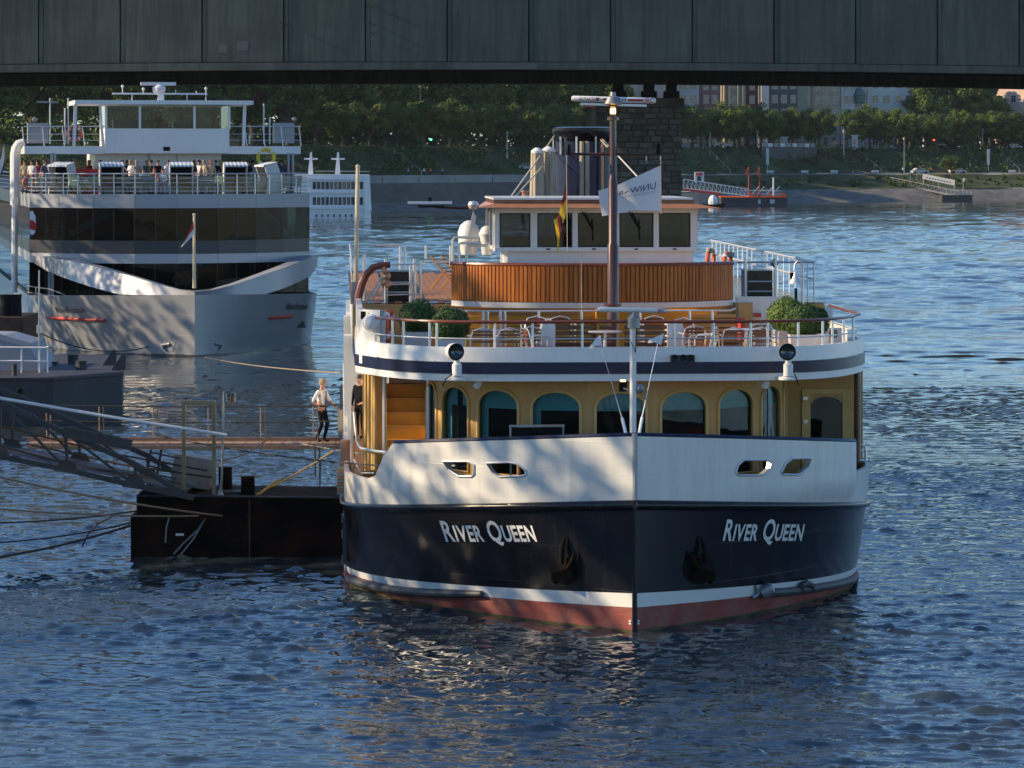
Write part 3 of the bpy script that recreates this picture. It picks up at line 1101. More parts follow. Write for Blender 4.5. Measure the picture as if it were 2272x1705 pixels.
b.lathe([(1.5, hg_ - 6.5), (1.5, hg_ - 4.6), (1.7, hg_ - 4.5), (1.1, hg_ - 3.2), (0.4, hg_ - 2.4), (0.1, hg_ - 1.5)], (wd_ * 0.72, -0.6, 0), 12)
b.build('bay', 'copper_green', t, True)
house('town_house', 'plain white house with small dark windows at the end of the terrace', 1925, 2036, 172, HD + 1, 'plaster_white', [(0.16, 1.5), (0.38, 1.7), (0.62, 1.7), (0.85, 2.2)])
t, wd_, hg_ = house('town_house', 'sunlit pinkish white house at the right edge of the view', 2196, 2330, 172, HD - 2, 'plaster_pink', [(0.2, 1.4), (0.45, 1.4), (0.7, 1.4), (0.9, 1.4)])
t.rotation_euler = (0, 0, R(-38))
# ================================================================== RIVER CRUISE SHIP
Q = Frame(1408, 1405, 755)
ship = thing('river_cruise_ship', 'navy and white river cruise ship with teak wheelhouse front, bow towards the viewer', 'ship', Q.o, Q.rz)
L = Q.L
BM = 5.7


def hb(v, z):
    """half-breadth of the hull"""
    t = min(1.0, max(0.0, z / 2.5))
    ln = 9.2 - 2.2 * t
    p = 1.9 + 0.25 * t
    if v <= 0:
        return 0.0
    if v >= ln:
        return BM
    return BM * (1 - (1 - v / ln) ** p)


def shr(v):
    return 1 - (1 - min(v, 8.0) / 8.0) ** 1.5


def z_red(v): return 0.50 - 0.23 * shr(v)
def z_str(v): return 0.78 - 0.38 * shr(v)
def z_kn0(v): return 2.42 - 0.68 * shr(v)
def z_kn1(v): return 2.62 - 0.72 * shr(v)
def z_alg(v): return 0.05


def z_top(v):
    return 3.89 - 0.66 * (1 - (1 - min(v, 6.5) / 6.5) ** 1.25)


def hp(sd, v, z, off=0.0):
    u = hb(v, z)
    e = 0.02
    du = (hb(v + e, z) - hb(max(0, v - e), z)) / (2 * e if v > e else e + v)
    nrm = Vector((1.0, -du)).normalized() if v < 9.4 else Vector((1, 0))
    return Vector((sd * (u + nrm.x * off), v + nrm.y * off, z))


def hull_at(x, y, sd, off=0.0, strake=None):
    """point of the hull skin seen at photo pixel x, y"""
    lo, hi = 0.0, 9.2
    f = lambda v: sd * L(x, y, v).x - hb(v, L(x, y, v).z)
    for _ in range(40):
        m = (lo + hi) / 2
        if f(m) > 0:
            lo = m
        else:
            hi = m
    p = L(x, y, lo)
    return hp(sd, lo, p.z, off)


vs_ = [0.0, 0.12, 0.3] + [0.3 + 0.3 * i for i in range(1, 31)] + [12, 20, 40, 46]
levels = [(lambda v: -0.8, 1), (lambda v: 0.0, 1), (z_alg, 0), (z_red, 2), (z_str, 3), (lambda v: (z_str(v) + z_kn0(v)) / 2, 3), (z_kn0, 3)]
hull = None
b = MB()
for sd in (-1, 1):
    for k in range(len(levels) - 1):
        b.mat(levels[k + 1][1] if k > 0 else 1)
        mi = [1, 1, 0, 2, 3, 3][k]
        b.mat(mi)
        sub = 3
        rows = []
        for j in range(sub + 1):
            rows.append([hp(sd, v, levels[k][0](v) + (levels[k + 1][0](v) - levels[k][0](v)) * j / sub) for v in vs_])
        b.grid(rows)
hull = b.build('hull', ['red_bottom', 'algae', 'text_white', 'navy'], ship, True, angle=25)
# half-round rubbing strake under the bulwark
for sd in (-1, 1):
    b = MB()
    rows = []
    for a in range(9):
        q = math.pi * a / 8
        rows.append([hp(sd, v, z_kn0(v) + (z_kn1(v) - z_kn0(v)) * (0.5 - 0.5 * math.cos(q)), 0.10 * math.sin(q) + 0.004) for v in vs_])
    b.grid(rows)
    b.build('rubbing_strake', 'navy', hull, True, angle=60)
# bow bulwark, white, with shaped mooring openings
vb = [i * 0.1 for i in range(0, 70)]


def hull_st(x, y, sd):
    p = hull_at(x, y, sd)
    return (p.y, p.z)


HOLES = {-1: [[(983, 1024), (1040, 1024), (1052, 1032), (1052, 1053), (1046, 1058), (1018, 1057), (996, 1043)],
              [(1080, 1028), (1130, 1026), (1150, 1030), (1166, 1043), (1167, 1053), (1158, 1057), (1108, 1058), (1092, 1048)]],
         1: [[(1650, 1021), (1700, 1021), (1711, 1026), (1708, 1040), (1692, 1053), (1680, 1055), (1640, 1055), (1632, 1050), (1637, 1032)],
             [(1757, 1018), (1795, 1017), (1799, 1022), (1794, 1036), (1775, 1052), (1765, 1054), (1736, 1053), (1733, 1048), (1742, 1030)]]}
bulwark = None
for sd in (-1, 1):
    hs = [[hull_st(x, y, sd) for x, y in h] for h in HOLES[sd]]
    vend = hull_at(872, 1010, -1).y if sd < 0 else hull_at(1900, 1010, 1).y
    b = MB()
    sheet_with_holes(b, lambda s, t: hp(sd, s, t), 0.0, vend, 60, lambda s: z_kn1(s) - 0.005, lambda s: z_top(s), 8, hs)
    sheet_with_holes(b, lambda s, t: hp(sd, max(s, 0.05), t, -0.10), 0.0, vend, 60, lambda s: z_kn1(s) - 0.005, lambda s: z_top(s), 8, hs, 1)
    o = b.build('bow_bulwark', ['hull_white', 'varnish'], ship, True, angle=25)
    if sd < 0:
        bulwark = o
    for h in HOLES[sd]:
        c = (sum(p[0] for p in h) / len(h), sum(p[1] for p in h) / len(h))
        fr = MB()
        fr.tube([hull_at(x, y, sd, 0.012) for x, y in h], 0.022, 6, True)
        fr.grid([[hull_at(x, y, sd, 0.015) for x, y in h], [hull_at(x, y, sd, -0.11) for x, y in h]], True)
        fr.build('mooring_port_frame', 'chrome', o, True)
    b = MB()
    pts = [hp(sd, s, z_top(s), -0.05) for s in [vend * i / 40 for i in range(41)]]
    b.tube(pts, 0.06, 6)
    b.build('cap_rail', 'navy_trim', o, True)
# sloped left end and low side bulwark with open boarding gap
ve = hull_at(872, 1010, -1).y
b = MB()
rows0, rows1 = [], []
vv = [ve + (11 - ve) * i / 24 for i in range(25)] + [20, 40, 46]
for v in vv:
    k = smoothstep(ve, ve + 0.75, v)
    zt_ = z_top(v) * (1 - k) + 2.62 * k
    rows0.append(hp(-1, v, z_kn1(v)))
    rows1.append(hp(-1, v, zt_))
b.grid([rows0, rows1, [p + Vector((0.1, 0, 0)) for p in rows1], [p + Vector((0.1, 0, 0)) for p in rows0]])
b.build('side_bulwark', 'hull_white', ship, True)
vr = hull_at(1900, 1010, 1).y
b = MB()
vv = [vr + (9 - vr) * i / 8 for i in range(9)] + [20, 40, 46]
b.grid([[hp(1, v, z_kn1(v)) for v in vv], [hp(1, v, 2.75) for v in vv], [hp(1, v, 2.75, -0.1) for v in vv], [hp(1, v, z_kn1(v), -0.1) for v in vv]])
b.build('side_bulwark', 'hull_white', ship, True)
# stem bar
b = MB()
b.tube([(0, -0.01, -0.6), (0, -0.01, 2.3)], 0.05, 8)
b.build('stem_bar', 'navy', hull, True)
b = MB()
b.tube([(0, -0.01, 2.62), (0, -0.01, 3.93)], 0.055, 8)
b.build('stem_cap', 'kd_grey', bulwark, True)
# draught marks
for sd, xx in ((-1, 1398), (1, 1416)):
    for yy in (1377, 1383):
        b = MB()
        b.add([hull_at(xx - 2.4, yy + 3, sd, .01), hull_at(xx + 2.4, yy + 3, sd, .01), hull_at(xx + 2.4, yy - 1, sd, .01), hull_at(xx - 2.4, yy - 1, sd, .01)], [(0, 1, 2, 3)])
        b.build('draught_mark', 'text_white', hull)
# ship's name on both bows
text_on('name_lettering', 'River Queen', lambda x, y: hull_at(x, y, -1, 0.02), 'text_white', hull, 991, 1193, 1201, 1156, -15, 0.76, 0.022)
text_on('name_lettering', 'River Queen', lambda x, y: hull_at(x, y, 1, 0.02), 'text_white', hull, 1602, 1777, 1199, 1153, 10, 0.76, 0.022)
# rounded fender pipes near the waterline
for sd, pa in ((-1, [(782, 1285), (810, 1295), (850, 1304), (900, 1311), (950, 1315), (1010, 1317), (1075, 1317)]), (1, [(1690, 1316), (1740, 1313), (1800, 1305), (1850, 1297), (1885, 1287), (1905, 1274)])):
    b = MB()
    pts = [hull_at(x, y, sd, 0.07) for x, y in pa]
    b.tube(pts, [0.09] * (len(pts) - 1) + [0.09 if sd > 0 else 0.06], 10)
    b.build('fender_pipe', 'rubber', hull, True)
b = MB()
p0 = hull_at(1690, 1310, 1, 0.12)
b.lathe([(0.05, -.16), (0.13, -.12), (0.15, 0), (0.13, .12), (0.05, .16)], p0, 12, Matrix.Rotation(R(60), 3, 'Y'))
b.tube([p0 + Vector((-.18, -.12, -.05)), p0 + Vector((-.25, -.16, 0.12))], 0.035, 6)
b.tube([p0 + Vector((-.18, -.12, -.05)), p0 + Vector((-.3, -.2, -0.12))], 0.035, 6)
b.build('tow_hook', 'galv', hull, True)
b = MB()
b.tube([hull_at(x, y, 1, 0.1) for x, y in ((1768, 1312), (1770, 1298), (1780, 1293), (1790, 1297), (1793, 1308))], 0.07, 8)
b.build('pipe_elbow', 'rubber', hull, True)
# anchors in their dark pockets
for sd, cx in ((-1, 1262), (1, 1545)):
    an = thing_part = MB()
    o_ = MB()
    ell = [hull_at(cx + sd * 6 + 36 * math.cos(q), 1264 + 34 * math.sin(q), sd, 0.012) for q in [2 * math.pi * k / 20 for k in range(20)]]
    o_.add(ell, [tuple(range(20))])
    anc = o_.build('anchor_pocket', 'black', hull, recalc=False)
    a_ = MB()
    hA = lambda dx, y, off: hull_at(cx + sd * dx * -1, y, sd, off)
    a_.tube([hA(-6, 1190, .05), hA(-9, 1212, .10), hA(-6, 1250, .16)], [0.012, 0.055, 0.05], 8)
    a_.tube([hA(16, 1222, .05), hA(15, 1240, .10), hA(6, 1262, .16)], [0.012, 0.045, 0.05], 8)
    a_.tube([hA(4, 1236, .12), hA(2, 1272, .17)], 0.05, 8)
    a_.cbox(hA(-4, 1274, .17), 0.42, 0.2, 0.2, Matrix.Rotation(R(sd * 12), 3, 'Y'))
    a_.tube([hA(-20, 1270, .16), hA(-23, 1284, .18), hA(-14, 1290, .2)], 0.06, 6)
    a_.build('anchor', 'rust_black', hull, True)

# --- decks
MD = 2.30
b = MB()
n_ = 40
pts = [hp(-1, 6.9 * i / n_ + 0.05, MD, -0.12) for i in range(n_ + 1)]
pr = [hp(1, 6.9 * i / n_ + 0.05, MD, -0.12) for i in range(n_ + 1)]
b.grid([[p for p in pts], [p for p in pr]])
b.build('foredeck', 'deck_grey', ship)
b = MB()
b.box(-5.6, -4.72, 6.9, 34, 1.62, 1.68)
b.box(-5.6, 5.6, 34, 46, 1.62, 1.68)
b.build('side_deck', 'deck_teak', ship)
# fascia of the forward upper deck
DF = 5.0


def fv(u):
    return 2.62 + 3.3 * (min(1.0, abs(u) / 5.46)) ** 6


us = [-5.46 + 11.44 * i / 80 for i in range(81)]
us = [5.46 * math.sin(math.pi / 2 * (i / 40 - 1)) for i in range(81)]


def frow(z, off=0.0):
    r = [Vector((u * (1 - off / 5.46), fv(u) + off, z)) for u in us]
    return [Vector((r[0].x, 30, z))] + [Vector((r[0].x, 12, z))] + r + [Vector((r[-1].x, 12, z))] + [Vector((r[-1].x, 30, z))]


Z0, Z1, Z2, Z3 = [L(1390, y, 2.62).z for y in (846, 830, 804, 771)]
b = MB()
b.grid([frow(Z0 + 0.002, 0.12), frow(Z0, 0.0), frow(Z1, 0.0)])
fas = b.build('deck_fascia', 'white', ship, True, angle=30)
b = MB()
b.grid([frow(Z1 - .001, 0.0), frow(Z1, -0.02), frow(Z2, -0.02), frow(Z2 + .002, 0.0)])
b.build('fascia_stripe', 'navy_trim', fas, True, angle=30)
b = MB()
b.grid([frow(Z2, 0.0), frow(Z3, 0.02), frow(Z3 + 0.003, 0.1), frow(DF, 0.1)])
b.build('fascia_bulwark', 'white', fas, True, angle=30)
for i in range(27):
    b = MB()
    u = -5.0 + i * 10.0 / 26
    b.cbox((u, fv(u) - 0.03, Z2 + 0.005), 0.05, 0.02, 0.02)
    b.build('stripe_bolt', 'steel', fas)
b = MB()
r0 = frow(Z0 + 0.01, 0.1)
b.grid([r0[:len(r0) // 2 + 1], r0[len(r0) // 2:][::-1]])
b.build('saloon_ceiling', 'gold', ship)
b = MB()
r0 = frow(DF, 0.1)
b.grid([r0[:len(r0) // 2 + 1], r0[len(r0) // 2:][::-1]])
b.build('upper_foredeck', 'deck_teak', ship)

# --- saloon front: faceted bow-window wall
RS, VC = 3.92, 7.15
NF = 9
fang = [R(-90 + 180.0 * i / NF) for i in range(NF + 1)]


def wall_pt(a, z, off=0.0):
    return Vector(((RS + off) * math.sin(a), VC - (RS + off) * math.cos(a), z))


ZC = Z0 + 0.01
wall = None
for i in range(NF):
    p0, p1 = wall_pt(fang[i], 0), wall_pt(fang[i + 1], 0)
    ln = (p1 - p0).length
    t = (p1 - p0).normalized()
    nrm = Vector((t.y, -t.x, 0))
    mid = (p0 + p1) / 2
    hw = 0.53
    zs, ztop = 2.75, L(1381, 870, 3.25).z
    r = hw * 1.25
    spring = ztop - 0.33
    arch = [(-hw, zs), (hw, zs), (hw, spring)] + [(hw * math.cos(math.pi * k / 10), spring + 0.33 * math.sin(math.pi * k / 10)) for k in range(1, 10)] + [(-hw, spring)]
    fn = lambda s, tt, off=0.0: p0 + t * (s + ln / 2) + Vector((0, 0, tt)) + nrm * off
    b = MB()
    sheet_with_holes(b, lambda s, tt: fn(s, tt), -ln / 2, ln / 2, 6, lambda s: MD, lambda s: ZC, 6, [arch])
    if wall is None:
        wall = b.build('saloon_wall', 'gold', ship, recalc=False)
    else:
        b.build('saloon_wall', 'gold', ship, recalc=False)
    fr = MB()
    fr.tube([fn(s, tt, 0.02) for s, tt in arch], 0.035, 6, True)
    fr.grid([[fn(s, tt, 0.0) for s, tt in arch], [fn(s, tt, -0.09) for s, tt in arch]], True)
    w = fr.build('saloon_window', 'gold_frame', ship, True)
    gl = MB()
    gl.add([fn(s, tt, -0.04) for s, tt in arch], [tuple(range(len(arch)))])
    gl.build('pane', 'glass_teal', w, recalc=False)
    zb = L(1381, 914, 3.25).z
    bd = MB()
    bd.add([fn(s, tt, -0.12) for s, tt in [(-hw - .05, zb), (hw + .05, zb), (hw + .05, ztop + 0.05), (-hw - .05, ztop + 0.05)]], [(0, 1, 2, 3)])
    bd.build('blind', 'teal', w, recalc=False)
    if i in (1, 2, 3):
        bd = MB()
        bd.add([fn(s, tt, -0.13) for s, tt in [(-hw - .05, zs), (-hw + .16, zs), (-hw + .16, zb), (-hw - .05, zb)]], [(0, 1, 2, 3)])
        bd.build('curtain', 'teal', w, recalc=False)
# saloon interior shell, dark
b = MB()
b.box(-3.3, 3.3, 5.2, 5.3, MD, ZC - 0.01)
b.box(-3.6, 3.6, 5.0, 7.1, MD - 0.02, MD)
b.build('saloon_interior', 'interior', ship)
# flat walls beside: stair recess on the left, door on the right
WV = 7.15
b = MB()
xr0, xr1 = L(1778, 900, WV).x, L(1893, 900, WV).x
b.box(RS - 0.02, xr0, WV - 0.05, WV + 0.05, MD, ZC)
b.box(xr0, xr1, WV - 0.051, WV + 0.049, L(1800, 862, WV).z, ZC)
b.box(xr1, 5.62, WV - 0.05, WV + 0.05, MD, ZC)
b.build('end_wall', 'gold', ship)
dr = MB()
zd = L(1830, 862, WV).z - 0.003
dw = xr1 - xr0
gx0, gx1 = L(1797, 900, WV).x, L(1868, 900, WV).x
gz = L(1830, 873, WV).z
dr.box(xr0 + 0.003, gx0, WV - 0.1, WV + 0.02, MD, zd)
dr.box(gx1, xr1 - 0.003, WV - 0.1, WV + 0.02, MD, zd)
dr.box(gx0, gx1, WV - 0.099, WV + 0.019, gz, zd)
dr.box(gx0, gx1, WV - 0.099, WV + 0.019, MD, MD + 0.25)
for k in range(6):
    pass
door = dr.build('saloon_door', 'gold_frame', ship)
dr = MB()
cxd, hwd = (gx0 + gx1) / 2, (gx1 - gx0) / 2
zs_ = gz - 0.2
pp = [(gx0, gz), (gx0, zs_)] + [(cxd - hwd * math.cos(q) * 0.86, zs_ + 0.13 * math.sin(q)) for q in [math.pi * k / 10 for k in range(11)]] + [(gx1, zs_), (gx1, gz)]
dr.prism([(x, WV - 0.09, z) for x, z in pp], (0, 0.06, 0))
dr.build('arched_head', 'gold', door)
dr = MB()
dr.add([(gx0, WV - 0.03, MD + 0.25), (gx1, WV - 0.03, MD + 0.25), (gx1, WV - 0.03, gz), (gx0, WV - 0.03, gz)], [(0, 1, 2, 3)])
dr.build('pane', 'glass_dark', door, recalc=False)
for yy in (884, 936):
    dr = MB()
    p = L(1787, yy, WV - 0.12)
    dr.cbox(p, 0.1, 0.05, 0.07)
    dr.build('hinge', 'chrome', door)
dr = MB()
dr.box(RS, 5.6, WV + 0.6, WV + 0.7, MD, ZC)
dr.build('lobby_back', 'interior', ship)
# corner post right
b = MB()
p = L(1902, 900, 6.6)
b.tube([(p.x, 6.6, MD), (p.x, 6.6, ZC)], 0.07, 8)
b.build('corner_post', 'mast_brown', ship, True)
# left: stairs going up behind the opening
sx0, sx1 = L(858, 900, 7.0).x, L(948, 900, 7.0).x
stair = None
for k in range(9):
    b = MB()
    z0 = MD - 0.3 + k * 0.29
    b.box(sx0, sx1, 7.0 + k * 0.26, 7.0 + k * 0.26 + 0.3, z0 - 0.30, z0)
    b.mat(1)
    b.box(sx0 + .002, sx1 - .002, 7.0 + k * 0.26 - 0.02, 7.0 + k * 0.26 + 0.0, z0 - 0.05, z0 + .003)
    b.build('stair_step', ['yellow_step', 'gold'], ship)
b = MB()
b.box(sx0 - 0.5, sx0 - 0.02, 8.4, 9.6, 1.7, ZC)
b.box(sx1 + 0.02, -RS + 0.05, 6.95, 9.6, 1.7, ZC)
b.build('stairwell_wall', 'gold', ship)
b = MB()
for xx, rr, m_ in ((853, 0.045, 0), (951, 0.05, 0), (957, 0.03, 1)):
    p = L(xx, 900, 6.85)
    b.mat(m_)
    b.tube([(p.x, 6.85, MD - .5), (p.x, 6.85, ZC)], rr, 8)
b.build('stair_post', ['chrome', 'navy_trim'], ship, True)
for xx, yb, vv_ in ((812, 1045, 8.0), (819, 1047, 7.6), (827, 1046, 7.2), (832, 1046, 7.0)):
    b = MB()
    p = L(xx, yb, vv_)
    b.tube([(p.x, vv_, p.z), (p.x, vv_, ZC)], 0.04, 8)
    b.build('door_column', 'gold_frame', ship, True)
# ceiling fittings under the fascia
for xx in (1060, 1699):
    b = MB()
    p = L(xx, 853, 2.95)
    b.lathe([(0.04, 0.10), (0.075, 0.06), (0.085, -0.06), (0.06, -0.09)], p, 12, Matrix.Rotation(R(35 if xx < 1300 else 12), 3, 'Y') @ Matrix.Rotation(R(25), 3, 'X'))
    b.mat(1)
    b.lathe([(0.05, -0.085), (0.05, -0.10)], p, 12, Matrix.Rotation(R(35 if xx < 1300 else 12), 3, 'Y') @ Matrix.Rotation(R(25), 3, 'X'))
    b.build('camera_dome', ['white', 'black'], ship, True)

# --- rails round the forward upper deck
zr = L(1390, 715, 2.66).z
zm = L(1390, 752, 2.66).z
rail_u = [u for u in us if abs(u) < 5.6]
b = MB()
b.tube([(u * 0.985, fv(u) + 0.08, zr) for u in us] + [(5.38, 7.5, zr), (5.38, 10.5, zr)], 0.035, 8)
hr = b.build('handrail', 'varnish', ship, True)
b = MB()
b.tube([(u * 0.985, fv(u) + 0.08, zm) for u in us], 0.016, 6)
b.build('mid_rail', 'chrome', ship, True)
for xx in (835, 876, 896, 950, 977, 1092, 1185, 1290, 1500, 1585, 1660, 1700, 1776, 1820, 1850, 1872, 1893):
    lo = None
    # find u on the curve
    best = min(us, key=lambda u: abs((lambda w: CX + F * w.x / w.y)(Q.world((u * 0.985, fv(u) + 0.08, zr))) - xx))
    b = MB()
    b.tube([(best * 0.985, fv(best) + 0.08, Z3 - 0.1), (best * 0.985, fv(best) + 0.08, zr)], 0.028, 7)
    b.build('rail_post', 'chrome', ship, True)
# white wing bulwark at the left corner with its little port
wv0, wv1 = 5.6, 11.0
zw = L(800, 684, 6.0).z
b = MB()
row = [Vector((-4.95, 5.0, 0)), Vector((-5.2, 5.1, 0)), Vector((-5.38, 5.5, 0)), Vector((-5.43, 6.2, 0)), Vector((-5.43, wv1, 0))]
b.grid([[p + Vector((0, 0, DF)) for p in row], [p + Vector((0, 0, zw)) for p in row], [p + Vector((0.12, 0.1, zw)) for p in row], [p + Vector((0.12, 0.1, DF)) for p in row]])
wing = b.build('wing_bulwark', 'white', ship, True, angle=50)
b = MB()
row2 = [Vector((5.1, 5.9, 0)), Vector((5.38, 6.4, 0)), Vector((5.43, 7.2, 0)), Vector((5.43, wv1, 0))]
b.grid([[p + Vector((0, 0, DF)) for p in row2], [p + Vector((0, 0, DF + 0.65)) for p in row2], [p + Vector((-0.12, 0.1, DF + 0.65)) for p in row2]])
b.build('wing_bulwark', 'white', ship, True, angle=50)
b = MB()
c = L(806, 700, 5.1)
b.cbox(c + Vector((0, 0.0, 0)), 0.11, 0.04, 0.16)
b.build('wing_port', 'black', wing)
b = MB()
c = L(824, 716, 5.0)
b.lathe([(0.16, -0.12), (0.19, 0), (0.14, 0.14), (0.04, 0.18)], c, 14, Matrix.Rotation(R(90), 3, 'X'))
b.build('wing_light', 'white', ship, True)
# --- searchlights and horns on the fascia
for xx, yaw in ((1011, 18), (1747, -8)):
    c = L(xx, 781, 2.15)
    M = Matrix.Rotation(R(yaw), 3, 'Z') @ Matrix.Rotation(R(90), 3, 'X')
    b = MB()
    b.lathe([(0.175, 0.03), (0.178, 0.0), (0.17, -0.17), (0.12, -0.26), (0.05, -0.29)], c, 20, M, caps=False)
    sp = b.build('searchlight', 'white', ship, True)
    b = MB()
    b.lathe([(0.172, 0.034), (0.152, 0.036), (0.15, -0.06)], c, 20, M, caps=False)
    b.build('lamp_rim', 'black', sp, True)
    b = MB()
    b.lathe([(0.001, -0.07), (0.10, -0.05), (0.15, 0.0)], c, 20, M, caps=False)
    b.build('lens', 'lens', sp, True)
    b = MB()
    b.lathe([(0.10, -0.50), (0.10, -0.26), (0.07, -0.24), (0.05, -0.15)], c + Vector((0.03, 0.1, 0.0)), 14)
    b.lathe([(0.19, -0.58), (0.19, -0.54), (0.10, -0.50)], c + Vector((0.03, 0.16, 0)), 14)
    b.cbox(c + Vector((0.03, 0.36, -0.56)), 0.3, 0.5, 0.06)
    b.build('bracket', 'white', sp, True)
    b = MB()
    q0 = c + Vector((-0.06 if xx < 1300 else 0.14, 0.0, -0.45))
    b.tube([q0, q0 + Vector((-0.14 if xx < 1300 else 0.06, 0.05, -0.1)), q0 + Vector((-0.2 if xx < 1300 else 0.1, 0.1, -0.25))], 0.012, 5)
    b.build('lamp_cable', 'black', sp)
b = MB()
for xx in (1496, 1515, 1531):
    c = L(xx, 796, 2.45)
    b.lathe([(0.035, -0.2), (0.05, -0.05), (0.085, 0.06), (0.088, 0.065), (0.07, 0.05), (0.03, -0.05)], c, 14, Matrix.Rotation(R(90), 3, 'X'), caps=False)
c = L(1514, 796, 2.58)
b.cbox(c, 0.5, 0.1, 0.14)
b.build('horn_cluster', 'rubber', ship, True)
# --- jackstaff on the stem with scanner and stays
JV = 0.35
jt = L(1406, 708, JV)
b = MB()
b.tube([(0.0, JV, MD), (0.0, JV, jt.z)], 0.065, 10)
js = b.build('jackstaff', 'white', ship, True)
b = MB()
ja, jb_ = L(1326, 687, JV), L(1480, 690, JV)
b.tube([ja, ja.lerp(jb_, 0.05), ja.lerp(jb_, 0.1), jb_.lerp(ja, 0.02), jb_], [0.035, 0.06, 0.05, 0.05, 0.03], 10)
b.build('scanner_bar', 'white', js, True)
b = MB()
p = L(1406, 700, JV)
b.lathe([(0.12, -0.25), (0.13, -0.05), (0.08, 0.0), (0.05, 0.08)], p, 12)
b.build('scanner_motor', 'galv', js, True)
text_on('scanner_lettering', 'JRC', lambda x, y: L(x, y, JV - 0.056), 'text_red', js, 1459, 1478, 694, 685)
b = MB()
p = L(1401, 760, JV - 0.1)
b.tube([(p.x, p.y, p.z), (p.x + 0.08, p.y, p.z - 0.2), (p.x + 0.1, p.y, p.z + 0.5), (p.x, p.y, jt.z)], 0.01, 5)
b.build('scanner_cable', 'black', js)
b = MB()
p = L(1382, 858, 1.2)
b.cbox(p, 0.15, 0.16, 0.2)
b.mat(1)
b.cbox(p + Vector((0, 0.0, 0.115)), 0.1, 0.1, 0.03)
b.mat(2)
b.tube([p + Vector((0, 0, -0.03)), (0, JV, p.z - 0.05)], 0.02, 6)
b.build('deck_floodlight', ['black', 'lamp_amber', 'steel'], js)
b = MB()
p = L(1419, 862, 0.4)
b.lathe([(0.03, -0.1), (0.09, -0.02), (0.09, 0.08), (0.04, 0.12)], p, 10, Matrix.Rotation(R(100), 3, 'X'))
b.build('signal_lamp', 'galv', js, True)
for (xa, ya, xb, yb) in ((1389, 958, 1330, 757), (1418, 958, 1462, 750)):
    b = MB()
    b.tube([L(xa, ya, 0.8), L(xa + (xb - xa) * 0.42, ya + (yb - ya) * 0.42, 1.2), L(xb, yb, 1.8)], [0.02, 0.008, 0.006], 5)
    b.tube([L(xa, ya + 6, 0.8), L(xa + (xb - xa) * 0.15, ya + (yb - ya) * 0.15, 0.9)], 0.035, 6)
    b.build('stay_wire', 'chrome', ship)
b = MB()
p0, p1 = L(1130, 944, 1.9), L(1253, 942, 1.9)
b.box(p0.x, p1.x, 1.9, 2.0, p0.z - 0.04, p0.z)
b.tube([p0 + Vector((0.03, 0.05, -.04)), (p0.x + 0.03, 1.95, MD)], 0.02, 6)
b.tube([p1 + Vector((-0.03, 0.05, -.04)), (p1.x - 0.03, 1.95, MD)], 0.02, 6)
b.mat(1)
b.add([(p0.x + .05, 1.97, p0.z - .05), (p1.x - .05, 1.97, p0.z - .05), (p1.x - .3, 1.97, MD + .4), (p0.x + .3, 1.97, MD + .4)], [(0, 1, 2, 3)])
b.build('winch_cover', ['galv', 'black'], ship)

# --- teak wheelhouse breast with individual staves
TV = 10.8
tz0, tz1, tzs = L(1317, 669, TV).z, L(1317, 589, TV).z, L(1317, 683, TV).z
ul, ur = L(1003, 620, TV + 0.7).x, L(1631, 620, TV + 0.7).x


def tv(u):
    k = (u - ul) / (ur - ul) * 2 - 1
    return TV - 0.35 + 1.5 * abs(k) ** 3.2


rgk = random.Random(11)
NS = 78
tus = []
for i in range(NS + 1):
    k = math.sin(math.pi / 2 * (2 * i / NS - 1) * 0.985) / math.sin(math.pi / 2 * 0.985)
    k = (2 * i / NS - 1) * 0.45 + k * 0.55
    tus.append(ul + (k + 1) / 2 * (ur - ul))
brst = thing_breast = None
b = MB()
b.grid([[(u, tv(u) + 0.03, tz0 - 0.01) for u in tus], [(u, tv(u) + 0.03, tz1) for u in tus], [(u, tv(u) + 0.15, tz1) for u in tus], [(u, tv(u) + 0.15, tz0) for u in tus]])
brst = b.build('wheelhouse_breast', 'teak_dark', ship, True)
for i in range(NS):
    b = MB()
    u0, u1 = tus[i], tus[i + 1]
    g = (u1 - u0) * 0.07
    a0, a1 = Vector((u0 + g, tv(u0 + g), tz0)), Vector((u1 - g, tv(u1 - g), tz0))
    nrm = Vector((a1.y - a0.y, -(a1.x - a0.x), 0)).normalized() * 0.015
    hgt = Vector((0, 0, tz1 - tz0 - 0.02))
    m0, m1 = a0.lerp(a1, 0.12) + nrm, a0.lerp(a1, 0.88) + nrm
    off = Vector((0, 0.028, 0))
    b.add([a0 + off, a0, m0, m1, a1, a1 + off, a0 + off + hgt, a0 + hgt, m0 + hgt, m1 + hgt, a1 + hgt, a1 + off + hgt], [(0, 1, 7, 6), (1, 2, 8, 7), (2, 3, 9, 8), (3, 4, 10, 9), (4, 5, 11, 10), (6, 7, 8, 9, 10, 11)])
    b.build('teak_stave', rgk.choice(('teak', 'teak', 'teak_dark', 'teak_light')), brst)
b = MB()
b.tube([(u, tv(u) + 0.03, tz1 + 0.01) for u in tus], 0.05, 8)
b.build('breast_cap', 'varnish', brst, True)
b = MB()
b.grid([[(u, tv(u) + 0.3, tzs - 0.03) for u in tus], [(u, tv(u) + 0.02, tzs) for u in tus], [(u, tv(u) - 0.02, tz0 - 0.02) for u in tus], [(u, tv(u) + 0.1, tz0 - 0.01) for u in tus]])
b.build('breast_skirt', 'white', brst, True)
